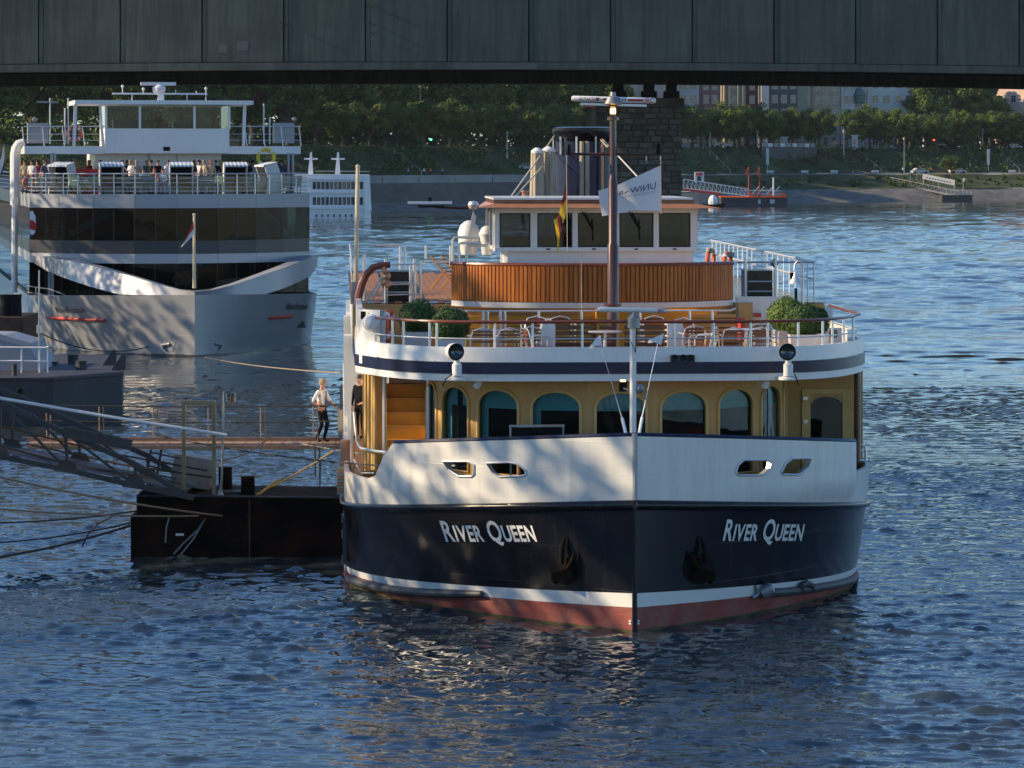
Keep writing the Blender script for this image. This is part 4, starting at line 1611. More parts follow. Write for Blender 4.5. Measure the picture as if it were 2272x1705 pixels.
# lower wall under the breast, with lockers and louvre
SDZ = 6.0
b = MB()
b.box(-5.5, 5.5, TV + 1.3, TV + 1.4, DF, SDZ - 0.04)
b.build('locker_wall', 'gold', ship)
b = MB()
for k in range(3):
    b.box(ul + 0.3, ul + 3.2, TV + 0.2 + 0.35 * k, TV + 1.28, DF + 0.24 * k, DF + 0.24 * (k + 1) - 0.01)
b.build('yellow_bench', 'yellow_step', ship)
b = MB()
b.box(ur - 3.2, ur - 0.4, TV + 0.9, TV + 1.28, DF, DF + 0.85)
b.build('yellow_locker', 'yellow_step', ship)
lv = L(1580, 690, TV + 0.85)
for k in range(6):
    b = MB()
    b.box(lv.x - 0.55, lv.x + 0.55, TV + 0.84, TV + 0.897, DF + 0.12 + k * 0.11, DF + 0.19 + k * 0.11)
    b.build('louvre_slat', 'gold', ship)
# deck rails in front of the lockers
b = MB()
za = L(1317, 690, TV - 0.8).z
b.tube([(ul + 0.1, TV + 0.2, za), (ul + 0.3, TV - 0.9, za), (ur - 0.3, TV - 0.9, za), (ur - 0.05, TV + 0.2, za)], 0.025, 6)
b.build('inner_rail', 'chrome', ship, True)
for xx in (1072, 1082, 1110, 1120, 1195, 1290, 1420, 1530, 1580):
    p = L(xx, 690, TV - 0.9)
    b = MB()
    b.tube([(p.x, p.y, DF), (p.x, p.y, za)], 0.035, 7)
    b.build('inner_rail_post', 'chrome', ship, True)
# screen boxes behind the bow rail (dark slatted benches with pale ends)
for xa, xb in ((1232, 1320), (1330, 1362), (1385, 1480)):
    p0, p1 = L(xa, 715, 4.6), L(xb, 715, 4.6)
    for k in range(7):
        b = MB()
        z = DF + 0.15 + k * 0.12
        b.box(p0.x, p1.x, 4.6, 4.64, z, z + 0.085)
        b.build('bench_slat', 'mast_brown', ship)
for xa, xb in ((1178, 1232), (1481, 1540)):
    p0, p1 = L(xa, 722, 4.5), L(xb, 722, 4.5)
    b = MB()
    top = 0.3 if xa < 1300 else -0.3
    q0 = [(p0.x, 4.5, DF), (p1.x, 4.5, DF), (p1.x - (0 if xa < 1300 else 0.25), 4.5, DF + 0.9), (p0.x + (0.25 if xa < 1300 else 0), 4.5, DF + 0.9)]
    b.prism(q0, (0, 0.5, 0))
    b.build('bench_end', 'white', ship)

# --- wheelhouse
WVh = 12.6
wl, wr = L(1098, 500, WVh).x, L(1544, 500, WVh).x
z_sill, z_win0, z_win1, z_rf = L(1317, 556, WVh).z, L(1317, 549, WVh).z, L(1317, 473, WVh).z, L(1317, 462, WVh).z
b = MB()
b.box(wl + 0.3, wr - 0.05, WVh + 0.08, WVh + 3.6, SDZ, z_sill - 0.02)
wh = b.build('wheelhouse', 'white', ship)
b = MB()
b.box(wl, wr, WVh - 0.05, WVh + 3.7, z_sill - 0.02, z_win0)
b.build('sill_band', 'white', wh)
mull = [1098, 1108, 1177, 1192, 1270, 1282, 1362, 1374, 1450, 1462, 1532, 1544]
for k in range(0, 12, 2):
    p0, p1 = L(mull[k], 500, WVh), L(mull[k + 1], 500, WVh)
    b = MB()
    b.box(p0.x, p1.x, WVh - 0.02, WVh + 0.10, z_win0, z_rf)
    b.build('mullion', 'white', wh)
b = MB()
b.box(wl + 0.003, wr - 0.003, WVh - 0.015, WVh + 0.09, z_win1, z_rf - 0.003)
b.build('window_head', 'white', wh)
for k in range(1, 11, 2):
    p0, p1 = L(mull[k], 500, WVh), L(mull[k + 1], 500, WVh)
    b = MB()
    b.tube([(p0.x + .02, WVh + .03, z_win0 + .02), (p1.x - .02, WVh + .03, z_win0 + .02), (p1.x - .02, WVh + .03, z_win1 - .02), (p0.x + .02, WVh + .03, z_win1 - .02)], 0.02, 4, True)
    w = b.build('wheelhouse_window', 'rubber', wh)
    b = MB()
    b.add([(p0.x, WVh + 0.04, z_win0), (p1.x, WVh + 0.04, z_win0), (p1.x, WVh + 0.04, z_win1), (p0.x, WVh + 0.04, z_win1)], [(0, 1, 2, 3)])
    b.build('window_pane', 'glass_dark', wh, recalc=False)
for k in (4, 7):
    xx = mull[k] + 40
    b = MB()
    a_, c_ = L(xx - 18, 470, WVh - 0.06), L(xx + 6, 510, WVh - 0.06)
    b.tube([a_, c_], 0.014, 5)
    b.tube([a_ + Vector((0.06, 0, 0)), c_ + Vector((0.02, 0, 0.03))], 0.01, 5)
    b.tube([c_ + Vector((-0.02, 0, 0.25)), c_ + Vector((0.0, 0, -0.25))], 0.012, 5)
    b.build('wiper', 'black', wh)
for xx in (1216, 1318, 1412, 1497):
    p = L(xx, 553, WVh - 0.06)
    b = MB()
    b.cbox(p, 0.08, 0.03, 0.03)
    b.build('window_latch', 'black', wh)
for s_ in (wl, wr):
    for yy in (WVh + 0.1, WVh + 1.8, WVh + 3.6):
        b = MB()
        b.box(s_ - 0.05, s_ + 0.05, yy, yy + 0.1, z_win0, z_rf)
        b.build('side_mullion', 'white', wh)
    b = MB()
    b.add([(s_, WVh + 0.2, z_win0), (s_, WVh + 3.6, z_win0), (s_, WVh + 3.6, z_win1), (s_, WVh + 0.2, z_win1)], [(0, 1, 2, 3)])
    b.build('side_pane', 'glass_dark', wh, recalc=False)
b = MB()
b.box(wl + 0.2, wr - 0.2, WVh + 0.35, WVh + 1.0, z_sill, z_win0 + 0.25)
b.box(wl + 1.6, wl + 3.0, WVh + 3.3, WVh + 3.5, z_sill, z_rf - 0.1)
b.build('console', 'interior', wh)
b = MB()
b.add([(wl, WVh + 3.55, z_win0), (wr, WVh + 3.55, z_win0), (wr, WVh + 3.55, z_rf), (wl, WVh + 3.55, z_rf)], [(0, 1, 2, 3)])
b.build('rear_window', 'glass_dark', wh, recalc=False)
# canopy: copper soffit with wings, brown edge, white top
rl, rr_ = L(1062, 466, WVh - 0.6).x, L(1600, 466, WVh - 0.6).x
zc0 = z_rf
b = MB()
b.add([(rl, WVh - 0.75, zc0 + .02), (rr_, WVh - 0.75, zc0 - 0.0), (rr_ - 0.2, WVh + 4.2, zc0), (rl + 0.2, WVh + 4.2, zc0),
       (rl + 0.35, WVh - 0.6, zc0 + 0.11), (rr_ - 0.6, WVh - 0.6, zc0 + 0.11), (rr_ - 0.6, WVh + 4.1, zc0 + 0.11), (rl + 0.35, WVh + 4.1, zc0 + 0.11)],
      [(0, 3, 2, 1), (0, 1, 5, 4), (1, 2, 6, 5), (2, 3, 7, 6), (3, 0, 4, 7), (4, 5, 6, 7)])
roof = b.build('wheelhouse_roof', 'copper', ship)
b = MB()
b.box(rl + 0.36, rr_ - 0.62, WVh - 0.55, WVh + 4.0, zc0 + 0.112, zc0 + 0.2)
b.build('roof_edge', 'varnish', roof)
b = MB()
b.box(rl + 0.34, rr_ - 0.66, WVh - 0.6, WVh + 4.1, zc0 + 0.202, zc0 + 0.245)
b.build('roof_top', 'white', roof)
# bracket arm with bar aerial left of the roof
b = MB()
b.tube([L(1060, 460, WVh), L(1020, 462, WVh), L(965, 460, WVh)], [0.06, 0.035, 0.03], 6)
arm = b.build('aerial_arm', 'mast_brown', ship)
b = MB()
p0, p1 = L(905, 450, WVh), L(1003, 450, WVh)
b.box(p0.x, p1.x, WVh - 0.1, WVh + 0.1, p0.z - 0.03, p0.z + 0.03)
b.build('aerial_bar', 'white', arm)
b = MB()
p0, p1 = L(928, 458, WVh), L(985, 459, WVh)
b.box(p0.x, p1.x, WVh - 0.08, WVh + 0.08, p0.z - 0.03, p0.z + 0.02)
p0 = L(954, 444, WVh)
b.cbox(p0, 0.08, 0.08, 0.12)
b.build('aerial_mount', 'black', arm)
b = MB()
p = L(1050, 457, WVh - 0.3)
b.lathe([(0.02, -.1), (0.1, -.06), (0.13, 0.02), (0.1, 0.09), (0.02, 0.11)], p, 12)
b.build('roof_lamp', 'chrome', roof, True)
# satellite dome and white sail-shaped mast left of wheelhouse
b = MB()
p = L(1040, 520, WVh + 4)
b.lathe([(0.18, -0.5), (0.25, -0.25), (0.27, 0.05), (0.21, 0.22), (0.1, 0.31), (0.02, 0.34)], p, 16)
b.build('satellite_dome', 'white', ship, True)
b = MB()
p = [L(1050, 470, WVh + 3.5), L(1057, 480, WVh + 3.5), L(1052, 505, WVh + 3.5), L(1040, 530, WVh + 3.5), L(1036, 530, WVh + 3.5)]
b.prism(p, (0, 0.12, 0))
b.build('sail_mast', 'white', ship)
b = MB()
p = L(1080, 520, WVh + 3)
b.lathe([(0.12, -.5), (0.16, -.1), (0.2, 0.0), (0.13, 0.15), (0.05, 0.2)], p, 12)
b.build('vent_cowl', 'white', ship, True)
# side frames left of wheelhouse (chrome gate rails + screen)
b = MB()
for xa, xb, yt in ((1005, 1060, 527), (1018, 1068, 540), (1035, 1082, 545)):
    vq = WVh + 0.8
    b.tube([L(xa, 588, vq), L(xa, yt + 4, vq), L(xa + 4, yt, vq), L(xb, yt, vq)], 0.03, 6)
b.build('gate_rail', 'chrome', ship, True)
b = MB()
p0, p1 = L(1037, 585, WVh + 0.7), L(1088, 547, WVh + 0.7)
b.add([(p0.x, p0.y, p0.z), (p1.x, p0.y, p0.z), (p1.x, p0.y, p1.z), (p0.x, p0.y, p1.z)], [(0, 1, 2, 3)])
b.build('wind_screen', 'glass_clear', ship, recalc=False)

# --- sun deck behind, with planks
b = MB()
b.box(-5.5, 5.5, 12.4, 36, 4.76, SDZ - 0.03)
b.box(-4.7, 5.6, 9.5, 45, 1.7, 4.74)
b.box(-5.6, -4.7, 34, 45, 1.7, 4.74)
b.build('superstructure', 'white', ship)
sdk = MB()
sdk.box(-5.55, 5.55, 12.3, 36, SDZ - 0.028, SDZ - 0.012)
sdk = sdk.build('sun_deck', 'mast_brown', ship)
pl0 = None
xk = -5.5
k = 0
while xk < -2.0:
    for seg in range(4):
        if pl0 is None:
            b = MB()
            b.box(0, 0.155, 0, 4.95, 0, 0.012)
            pl0 = b.build('deck_plank', 'deck_teak', sdk)
            pl0.location = (xk, 13.2, SDZ - 0.0118)
        else:
            o = pl0.copy()
            COL.objects.link(o)
            o.location = (xk, 13.2 + seg * 5.0 + (k % 3) * 0.8 - 0.8, SDZ - 0.0118)
    xk += 0.166
    k += 1
# left side windows (hull side panes) and white side post
for k in range(10):
    b = MB()
    v0 = 9.3 + k * 2.2
    b.box(-BM - 0.02, -BM + 0.02, v0, v0 + 1.6, 0.62, 1.45)
    b.build('cabin_window', 'glass_dark', ship)
for k in range(5):
    b = MB()
    v0 = 7.5 + k * 0.34
    b.box(-5.735, -5.65, v0, v0 + 0.14, 0.5, 1.5)
    b.build('fender_bar', 'rubber', ship)
b = MB()
b.box(-5.68, -5.5, 22.0, 22.5, 1.7, 4.75)
b.build('side_pillar', 'white', ship)
b = MB()
b.box(-5.69, -5.52, 33.0, 33.4, 1.7, 4.75)
b.build('side_pillar', 'white', ship)
for yy in (1150, 1185, 1243):
    b = MB()
    b.cbox(L(764, yy, 8.2), 0.12, 0.3, 0.16)
    b.build('side_fitting', 'galv', ship)
b = MB()
c = L(771, 1010, 9.2)
b.lathe([(0.16, -0.32), (0.16, 0.32), (0.14, 0.34)], c, 14)
b.build('bollard', 'copper', ship, True)
for k in range(9):
    b = MB()
    z = 2.55 - k * 0.07
    b.box(-5.86, -5.70, 8.3, 8.6, z - 0.06, z)
    b.build('fender_slat', 'copper' if k % 2 else 'canvas', ship)
# curved left gangway rail
b = MB()
pts = [L(786, 915, 8.3), L(788, 940, 8.2), L(792, 980, 8.0), L(800, 995, 7.6), L(830, 1001, 6.2), L(858, 1004, 5.4)]
b.tube(pts, 0.03, 6)
b.tube([L(781, 915, 8.4), L(781, 1060, 8.4)], 0.035, 6)
b.tube([L(786, 1020, 8.2), L(800, 1050, 7.5), L(830, 1050, 6.2)], 0.02, 6)
b.build('boarding_rail', 'chrome', ship, True)
b = MB()
b.tube([L(1912, 988, 7.0), L(1918, 990, 7.4), L(1921, 1005, 7.4), L(1921, 1045, 7.4)], 0.03, 6)
for yy in (1000, 1022, 1036):
    b.tube([L(1890, yy + 2, 6.6), L(1912, yy, 7.0), L(1921, yy - 2, 7.6)], 0.018, 6)
b.tube([L(1905, 990, 6.9), L(1905, 1045, 6.9)], 0.02, 6)
b.build('side_rail', 'chrome', ship, True)
# sun deck rails, right side
zt1, zt0 = L(1740, 590, 14).z, SDZ
RU = 5.45
b = MB()
for z in (zt1 + .1, zt1 - 0.3):
    b.tube([(RU, 13.5, z), (RU, 36, z)], 0.03, 6)
b.tube([(L(1634, 590, 13.4).x, 13.4, zt1 + .1), (RU, 13.4, zt1 + .1)], 0.03, 6)
b.build('sun_deck_rail', 'chrome', ship, True)
rp = None
for k in range(21):
    if rp is None:
        b = MB()
        b.tube([(0, 0, 0), (0, 0, zt1 + .1 - SDZ)], 0.018, 5)
        rp = b.build('rail_bar', 'chrome', ship, loc=(RU, 13.5, SDZ))
    else:
        o = rp.copy()
        COL.objects.link(o)
        o.location = (RU, 13.5 + k * 1.1, SDZ)
for xx, yy in ((1538, 543), (1574, 562), (1622, 572), (1718, 590)):
    v = {1538: 36, 1574: 31, 1622: 24, 1718: 13.6}[xx]
    b = MB()
    b.lathe([(0.01, -.1), (0.09, -.05), (0.1, 0), (0.09, .05), (0.01, .1)], L(xx, yy - 6, v), 10)
    b.build('globe_lamp', 'canvas', ship, True)
# left sun deck rails
b = MB()
LU = -5.5
b.tube([(LU, 12.5, zt1), (LU, 36, zt1)], 0.025, 6)
b.tube([(LU, 12.5, zt1 - 0.4), (LU, 36, zt1 - 0.4)], 0.018, 6)
b.build('sun_deck_rail', 'chrome', ship, True)
for xx, yt, yb, v in ((808, 565, 668, 13), (888, 545, 605, 30), (898, 548, 605, 30), (911, 590, 672, 12.5), (921, 585, 668, 13), (933, 580, 670, 12.8), (945, 545, 575, 34), (1000, 545, 590, 16)):
    b = MB()
    b.tube([L(xx, yb, v), L(xx, yt, v)], 0.035, 7)
    b.build('rail_post', 'chrome', ship, True)
for pa_, pb_, r_ in (((855, 588, 12.3), (933, 586, 12.3), .018), ((855, 632, 12.3), (933, 630, 12.3), .018), ((855, 655, 12.3), (933, 653, 12.3), .018), ((933, 582, 13), (1000, 580, 14), .02), ((835, 545, 18), (890, 545, 18), .03)):
    b = MB()
    b.tube([L(*pa_), L(*pb_)], r_, 6)
    b.build('stair_rail', 'chrome', ship, True)
# dark companionway boxes, left and right
for xa, xb, ya, yb in ((861, 913, 603, 668), (1659, 1714, 601, 664)):
    p0, p1 = L(xa, yb, 12.9), L(xb, ya, 12.9)
    b = MB()
    b.box(p0.x, p1.x, 12.9, 14.2, SDZ - .3, p1.z)
    cb = b.build('companionway', 'navy', ship)
    b = MB()
    for yy in (ya + 24, ya + 46):
        z = L(xa, yy, 12.8).z
        b.tube([(p0.x, 12.8, z), (p1.x, 12.8, z)], 0.018, 6)
    b.tube([(p0.x - .06, 12.8, SDZ - .2), (p0.x - .06, 12.8, p1.z + .3)], 0.03, 6)
    b.tube([(p1.x + .06, 12.8, SDZ - .2), (p1.x + .06, 12.8, p1.z + .3)], 0.03, 6)
    b.build('grab_rail', 'chrome', cb, True)
# right bulkhead with placard and fire cabinet
p0, p1 = L(1634, 720, 12.0), L(1745, 668, 12.0)
b = MB()
b.box(p0.x, p1.x, 12.0, 12.2, DF, p1.z + 0.1)
bh = b.build('deck_bulkhead', 'white', ship)
b = MB()
q = L(1653, 700, 11.9)
b.box(q.x - 0.17, q.x + 0.17, 11.8, 11.998, DF, DF + 1.0)
b.build('yellow_panel', 'gold', bh)
b = MB()
q = L(1681, 700, 11.95)
b.box(q.x - 0.08, q.x + 0.08, 11.9, 11.997, q.z - .04, q.z + .05)
b.build('placard', 'paint_red', bh)
b = MB()
q = L(1645, 712, 11.6)
b.tube([(q.x, 11.6, DF + .1), (q.x, 11.6, DF + .65)], 0.09, 10)
b.build('fire_extinguisher', 'paint_red', ship, True)
# bell lamp on crook, right
b = MB()
v = 11.2
b.tube([L(1781, 690, v), L(1782, 600, v), L(1781, 588, v), L(1776, 581, v), L(1770, 580, v), L(1764, 586, v), L(1762, 600, v)], 0.025, 7)
lp = b.build('lamp_crook', 'chrome', ship, True)
b = MB()
q = L(1765, 605, v)
b.lathe([(0.02, 0.02), (0.06, 0.0), (0.09, -0.12), (0.16, -0.24), (0.165, -0.25)], q, 14, caps=False)
b.build('lamp_shade', 'chrome', lp, True)
b = MB()
b.tube([L(1766, 690, v), L(1766, 640, v)], 0.035, 7)
b.cbox(L(1757, 612, v), 0.08, 0.1, 0.14)
b.build('lamp_post', 'black', lp, True)
# low white locker at the right end of the deck
b = MB()
p0, p1 = L(1790, 690, 13), L(1842, 678, 13)
b.box(p0.x, p1.x, 12.6, 13.6, SDZ - 0.8, p1.z)
b.build('side_locker', 'white', ship)

# --- signal mast
MV = 5.3
def mz(y): return L(1360, y, MV)
b = MB()
b.tube([Vector((mz(660).x, MV, DF)), mz(545), mz(540), mz(400), mz(395), mz(262)], [0.12, 0.12, 0.095, 0.095, 0.075, 0.065], 14)
mast = b.build('signal_mast', 'mast_brown', ship, True)
b = MB()
b.lathe([(0.19, -0.03), (0.19, 0.03)], mz(677), 14)
b.build('mast_collar', 'mast_brown', mast, True)
b = MB()
b.lathe([(0.12, -0.03), (0.12, 0.03)], mz(264), 14)
b.build('mast_collar', 'mast_brown', mast, True)
b = MB()
b.tube([L(1256, 342, MV), L(1466, 344, MV)], 0.03, 8)
yard = b.build('crosstree', 'mast_brown', mast, True)
b = MB()
m = mz(342)
b.add([m + Vector((-.25, 0, .01)), m + Vector((.25, 0, .01)), m + Vector((.06, 0, .2)), m + Vector((-.06, 0, .2))], [(0, 1, 2, 3)])
b.build('gusset', 'mast_brown', mast)
for xx in (1261, 1461):
    b = MB()
    b.lathe([(0.05, 0), (0.055, 0.05), (0.05, 0.16), (0.02, 0.2)], L(xx, 341, MV), 10)
    b.build('mast_light', 'black', yard, True)
for xx in (1257, 1434, 1465):
    b = MB()
    q = L(xx, 345, MV)
    b.tube([q, q + Vector((0, 0, -.12)), q + Vector((0.03, 0, -.16)), q + Vector((-.02, 0, -.18))], 0.012, 5)
    b.build('halyard_hook', 'steel', yard)
b = MB()
b.lathe([(0.1, -0.02), (0.11, 0.02), (0.055, 0.03), (0.05, 0.22), (0.1, 0.24), (0.11, 0.28)], mz(262), 14)
b.build('anchor_light_cage', 'mast_brown', mast, True)
b = MB()
b.lathe([(0.048, 0.06), (0.06, 0.11), (0.056, 0.2), (0.03, 0.23)], mz(262), 12)
b.build('lit_lamp', 'lamp_amber', mast, True)
b = MB()
b.lathe([(0.12, 0.27), (0.2, 0.3), (0.17, 0.36), (0.13, 0.44), (0.06, 0.47), (0.05, 0.55)], mz(262), 16)
b.build('radar_motor', 'galv', mast, True)
ra, rb = L(1268, 219, MV), L(1455, 223, MV)
rb = L(1455, 224, MV)
b = MB()
d_ = (rb - ra)
b.tube([ra, ra + d_ * .02, rb - d_ * .02, rb], [0.04, 0.06, 0.06, 0.04], 12)
rad = b.build('radar_bar', 'white', mast, True)
b = MB()
b.cbox((ra + rb) / 2 + Vector((0, 0, -0.11)), 1.4, 0.1, 0.05, Matrix.Rotation(-math.atan2(d_.z, d_.x), 3, 'Y'))
b.build('radar_tray', 'white', rad)
slope = (224 - 219) / (1455 - 1268)
rfn = lambda x, y: L(x, y + (x - 1268) * slope, MV - 0.064)
text_on('radar_lettering', 'ALPHATR', lambda x, y: rfn(x, y), 'text_dark', rad, 1284, 1322, 223, 215)
text_on('radar_lettering', 'N', lambda x, y: rfn(x, y), 'text_dark', rad, 1329, 1334, 223, 215)
text_on('radar_lettering', 'JRC', lambda x, y: rfn(x, y), 'text_red', rad, 1429, 1451, 224, 213)
for nm, x0, x1, ya, yb, mt in (('radar_dot', 1322.5, 1328.5, 215, 223, 'text_red'), ('radar_stripe', 1337, 1371, 216.5, 221, 'text_red'), ('radar_stripe', 1393, 1427, 216.5, 221.5, 'text_red'), ('radar_tick', 1374, 1377, 216, 221, 'text_dark'), ('radar_tick', 1380, 1383, 216, 221, 'text_dark'), ('radar_tick', 1386, 1389, 216, 221, 'text_dark')):
    b = MB()
    b.add([rfn(x0, yb), rfn(x1, yb), rfn(x1, ya), rfn(x0, ya)], [(0, 1, 2, 3)])
    b.build(nm, mt, rad, recalc=False)
b = MB()
q0, q1 = L(1299, 238, MV), L(1320, 228, MV)
b.box(q0.x, q1.x, MV - 0.03, MV + 0.03, q0.z, q1.z)
b.mat(1)
b.box(q0.x + .06, q1.x - .06, MV - 0.034, MV - 0.03, q0.z + .04, q1.z - .03)
b.build('mast_plate', ['paint_red', 'white'], mast)

# --- funnel and wrapped stacks
FV = 24.0
fc = L(1296, 445, FV)
fr_ = (L(1362, 400, FV).x - L(1231, 400, FV).x) / 2
zf0, zf1, zf2 = L(1296, 455, FV).z, L(1296, 306, FV).z, L(1296, 284, FV).z
b = MB()
b.lathe([(fr_ * 0.97, SDZ), (fr_ * 0.97, zf1)], (fc.x, FV, 0), 28)
fun = b.build('funnel', 'navy_trim', ship, True)
b = MB()
b.lathe([(fr_ * 0.9, zf1 - 0.35), (fr_ * 1.0, zf1), (fr_ * 1.08, zf2 - 0.12), (fr_ * 1.06, zf2), (fr_ * 0.85, zf2 + 0.02)], (fc.x, FV, 0), 28)
b.build('funnel_cap', 'navy', fun, True)
b = MB()
for k in range(10):
    q = 2 * math.pi * k / 10
    b.tube([(fc.x + fr_ * 1.02 * math.cos(q), FV + fr_ * 1.02 * math.sin(q), zf1 - 0.45), (fc.x + fr_ * 1.03 * math.cos(q), FV + fr_ * 1.03 * math.sin(q), zf1 + 0.02)], 0.03, 5)
b.build('cap_strut', 'steel', fun)
for xx in (1291, 1303, 1336):
    b = MB()
    q = L(xx, 400, FV - fr_ * 1.0)
    b.tube([(q.x, q.y, SDZ), (q.x, q.y, zf1 - 0.1)], 0.06 if xx < 1330 else 0.04, 8)
    b.build('funnel_pipe', 'canvas' if xx < 1330 else 'copper', fun, True)
for i, (xa, xb, yt) in enumerate(((1176, 1208, 332), (1200, 1234, 329))):
    b = MB()
    c0 = L((xa + xb) / 2, 445, FV - 1.2 + i * 0.3)
    r0 = (L(xb, 445, FV).x - L(xa, 445, FV).x) / 2
    zt_ = L(0 + (xa + xb) / 2, yt + 8, FV - 1).z
    rows = []
    for z, k in ((SDZ, 1.05), (zf0, 1.02), ((zf0 + zt_) / 2, 0.92), (zt_, 0.82)):
        rows.append([Vector((c0.x + r0 * k * (1 + 0.07 * math.sin(9 * q + i)) * math.cos(q), c0.y + r0 * k * (1 + 0.07 * math.sin(9 * q + i)) * math.sin(q), z)) for q in [2 * math.pi * j / 54 for j in range(54)]])
    b.grid(rows, True)
    st = b.build('wrapped_stack', 'canvas', ship, True, angle=80)
    b = MB()
    b.lathe([(r0 * 0.84, zt_), (r0 * 0.86, zt_ + 0.06), (r0 * 0.3, zt_ + 0.14)], (c0.x, c0.y, 0), 16)
    b.build('stack_cap', 'white', st, True)
b = MB()
b.tube([L(1165, 445, FV - 2), L(1165, 427, FV - 2)], 0.08, 8)
b.lathe([(0.12, 0), (0.12, 0.05)], L(1165, 427, FV - 2), 10)
b.build('vent_pipe', 'copper', ship, True)
for (xa, ya, xb, yb, va, vb2) in ((1128, 445, 1232, 300, 20, 24), (1136, 445, 1235, 335, 20, 24), (1328, 300, 1440, 420, 24, 15), (1330, 308, 1360, 340, 24, 16)):
    b = MB()
    b.tube([L(xa, ya, va), L(xb, yb, vb2)], 0.022, 5)
    b.build('funnel_stay', 'cream_pole', ship)
b = MB()
b.tube([L(1236, 296, 23), L(1262, 365, 16), L(1300, 400, 10)], 0.008, 4)
b.build('funnel_cable', 'black', ship)

# --- davit and pole, left corner
DV = 11.3
b = MB()
b.tube([L(793, 680, DV), L(796, 655, DV), L(802, 632, DV), L(812, 610, DV), L(828, 594, DV), L(846, 589, DV), L(866, 588, DV)], [0.10, 0.10, 0.095, 0.09, 0.085, 0.08, 0.07], 10)
dav = b.build('davit', 'varnish', ship, True)
b = MB()
for k, (xx, yy) in enumerate(((853, 600), (860, 612), (853, 625), (861, 630))):
    b.lathe([(0.02, -.1), (0.07, -.04), (0.07, .04), (0.02, .1)], L(xx, yy, DV - 0.05), 8)
b.tube([L(856, 590, DV), L(856, 640, DV)], 0.012, 4)
b.build('davit_block', 'copper', dav, True)
b = MB()
for (xa, ya, xb, yb) in ((848, 612, 812, 672), (852, 615, 822, 674), (850, 640, 851, 676)):
    b.tube([L(xa, ya, DV), L(xb, yb, DV)], 0.02, 5)
b.build('davit_strut', 'steel', dav)
b = MB()
b.tube([L(789, 640, 11.6), L(794, 372, 11.6)], [0.055, 0.045], 8)
b.lathe([(0.05, 0), (0.055, .04), (0.02, .07)], L(794, 372, 11.6), 8)
b.build('boom_pole', 'cream_pole', ship, True)
b = MB()
b.cbox(L(788, 650, 11.6), 0.16, 0.2, 0.5)
b.build('boom_socket', 'galv', ship)
# ================================================================== SILVER EXCURSION SHIP
K = Frame(432, 793, -300)
kd = thing('excursion_ship', 'silver and glass excursion ship with white visor band, moored behind on the left', 'ship', K.o, K.rz)
KL = K.L
KB = 7.35


def kb(v, z):
    t = min(1.0, max(0.0, z / 3.0))
    ln = 15.0 - 2.5 * t
    p = 2.0 + 0.5 * t
    if v <= 0:
        return 0.0
    return KB if v >= ln else KB * (1 - (1 - v / ln) ** p)


def kp(sd, v, z, off=0.0):
    return Vector((sd * (kb(v, z) + off), v - off * 0.4, z))


def kd_at(x, y, sd, off=0.0):
    lo, hi = 0.0, 15.0
    for _ in range(36):
        m = (lo + hi) / 2
        p = KL(x, y, m)
        if sd * p.x - kb(m, p.z) > 0:
            lo = m
        else:
            hi = m
    return kp(sd, lo, KL(x, y, lo).z, off)


zkt = KL(432, 655, 0).z
def kz(v): return zkt - 0.42 * min(1, v / 12.0)
kvs = [0, 0.1, 0.3] + [0.6 * i for i in range(1, 27)] + [22, 40, 60, 84]
b = MB()
for sd in (-1, 1):
    rows = []
    for j in range(9):
        t = j / 8
        rows.append([kp(sd, v, -0.6 + (kz(v) + 0.6) * t) for v in kvs])
    b.grid(rows)
khull = b.build('hull', 'kd_silver', kd, True, angle=22)
b = MB()
for sd in (-1, 1):
    b.grid([[kp(sd, v, -0.5, 0.01) for v in kvs], [kp(sd, v, 0.10, 0.01) for v in kvs]])
b.build('boot_topping', 'kd_dark', khull)
b = MB()
b.grid([[kp(-1, v, kz(v) - 0.02, -0.1) for v in kvs], [kp(1, v, kz(v) - 0.02, -0.1) for v in kvs]])
b.build('bow_deck', 'deck_grey', kd)
for sd, pa in ((-1, [(45, 700), (120, 706), (180, 709), (236, 711)]), (1, [(596, 706), (640, 703), (700, 699)])):
    b = MB()
    b.tube([kd_at(x, y, sd, 0.08) if 60 < x < 695 else Vector((sd * 7.42, 13, kd_at(65 if sd < 0 else 690, y, sd).z)) for x, y in pa], 0.075, 8)
    b.build('red_fender', 'paint_red', khull, True)
text_on('name_lettering', 'RheinFantasie', lambda x, y: kd_at(x, y, -1, 0.03), 'text_dark', khull, 128, 192, 694, 682, -7, 0, 0.01)
text_on('name_lettering', 'RheinFantasie', lambda x, y: kd_at(x, y, 1, 0.03), 'text_dark', khull, 632, 680, 687, 673, 6, 0, 0.01)
for sd, cx in ((-1, 371), (1, 482)):
    b = MB()
    pts = [kd_at(cx + sd * dx, y, sd, 0.02) for dx, y in ((-18, 760), (10, 760), (16, 768), (4, 780), (-12, 780))]
    b.add(pts, [tuple(range(5))])
    b.build('anchor_recess', 'kd_grey', khull, recalc=False)
    b = MB()
    b.tube([kd_at(cx + sd * -8, 764, sd, 0.06), kd_at(cx + sd * 6, 766, sd, 0.1), kd_at(cx + sd * 2, 777, sd, 0.08)], 0.07, 6)
    b.build('anchor', 'galv', khull)
b = MB()
pts = [kd_at(x, y, 1, 0.02) for x, y in ((657, 728), (672, 712), (678, 728))]
b.add(pts, [(0, 1, 2)])
b.build('thruster_mark', 'text_dark', khull, recalc=False)
# front plan of the glazed superstructure: seven facets
KU = [-7.15, -5.6, -4.1, -2.1, 0, 2.1, 4.1, 5.6, 7.15]


def kfv(u, base):
    return base + 3.6 * (abs(u) / 7.15) ** 2.2


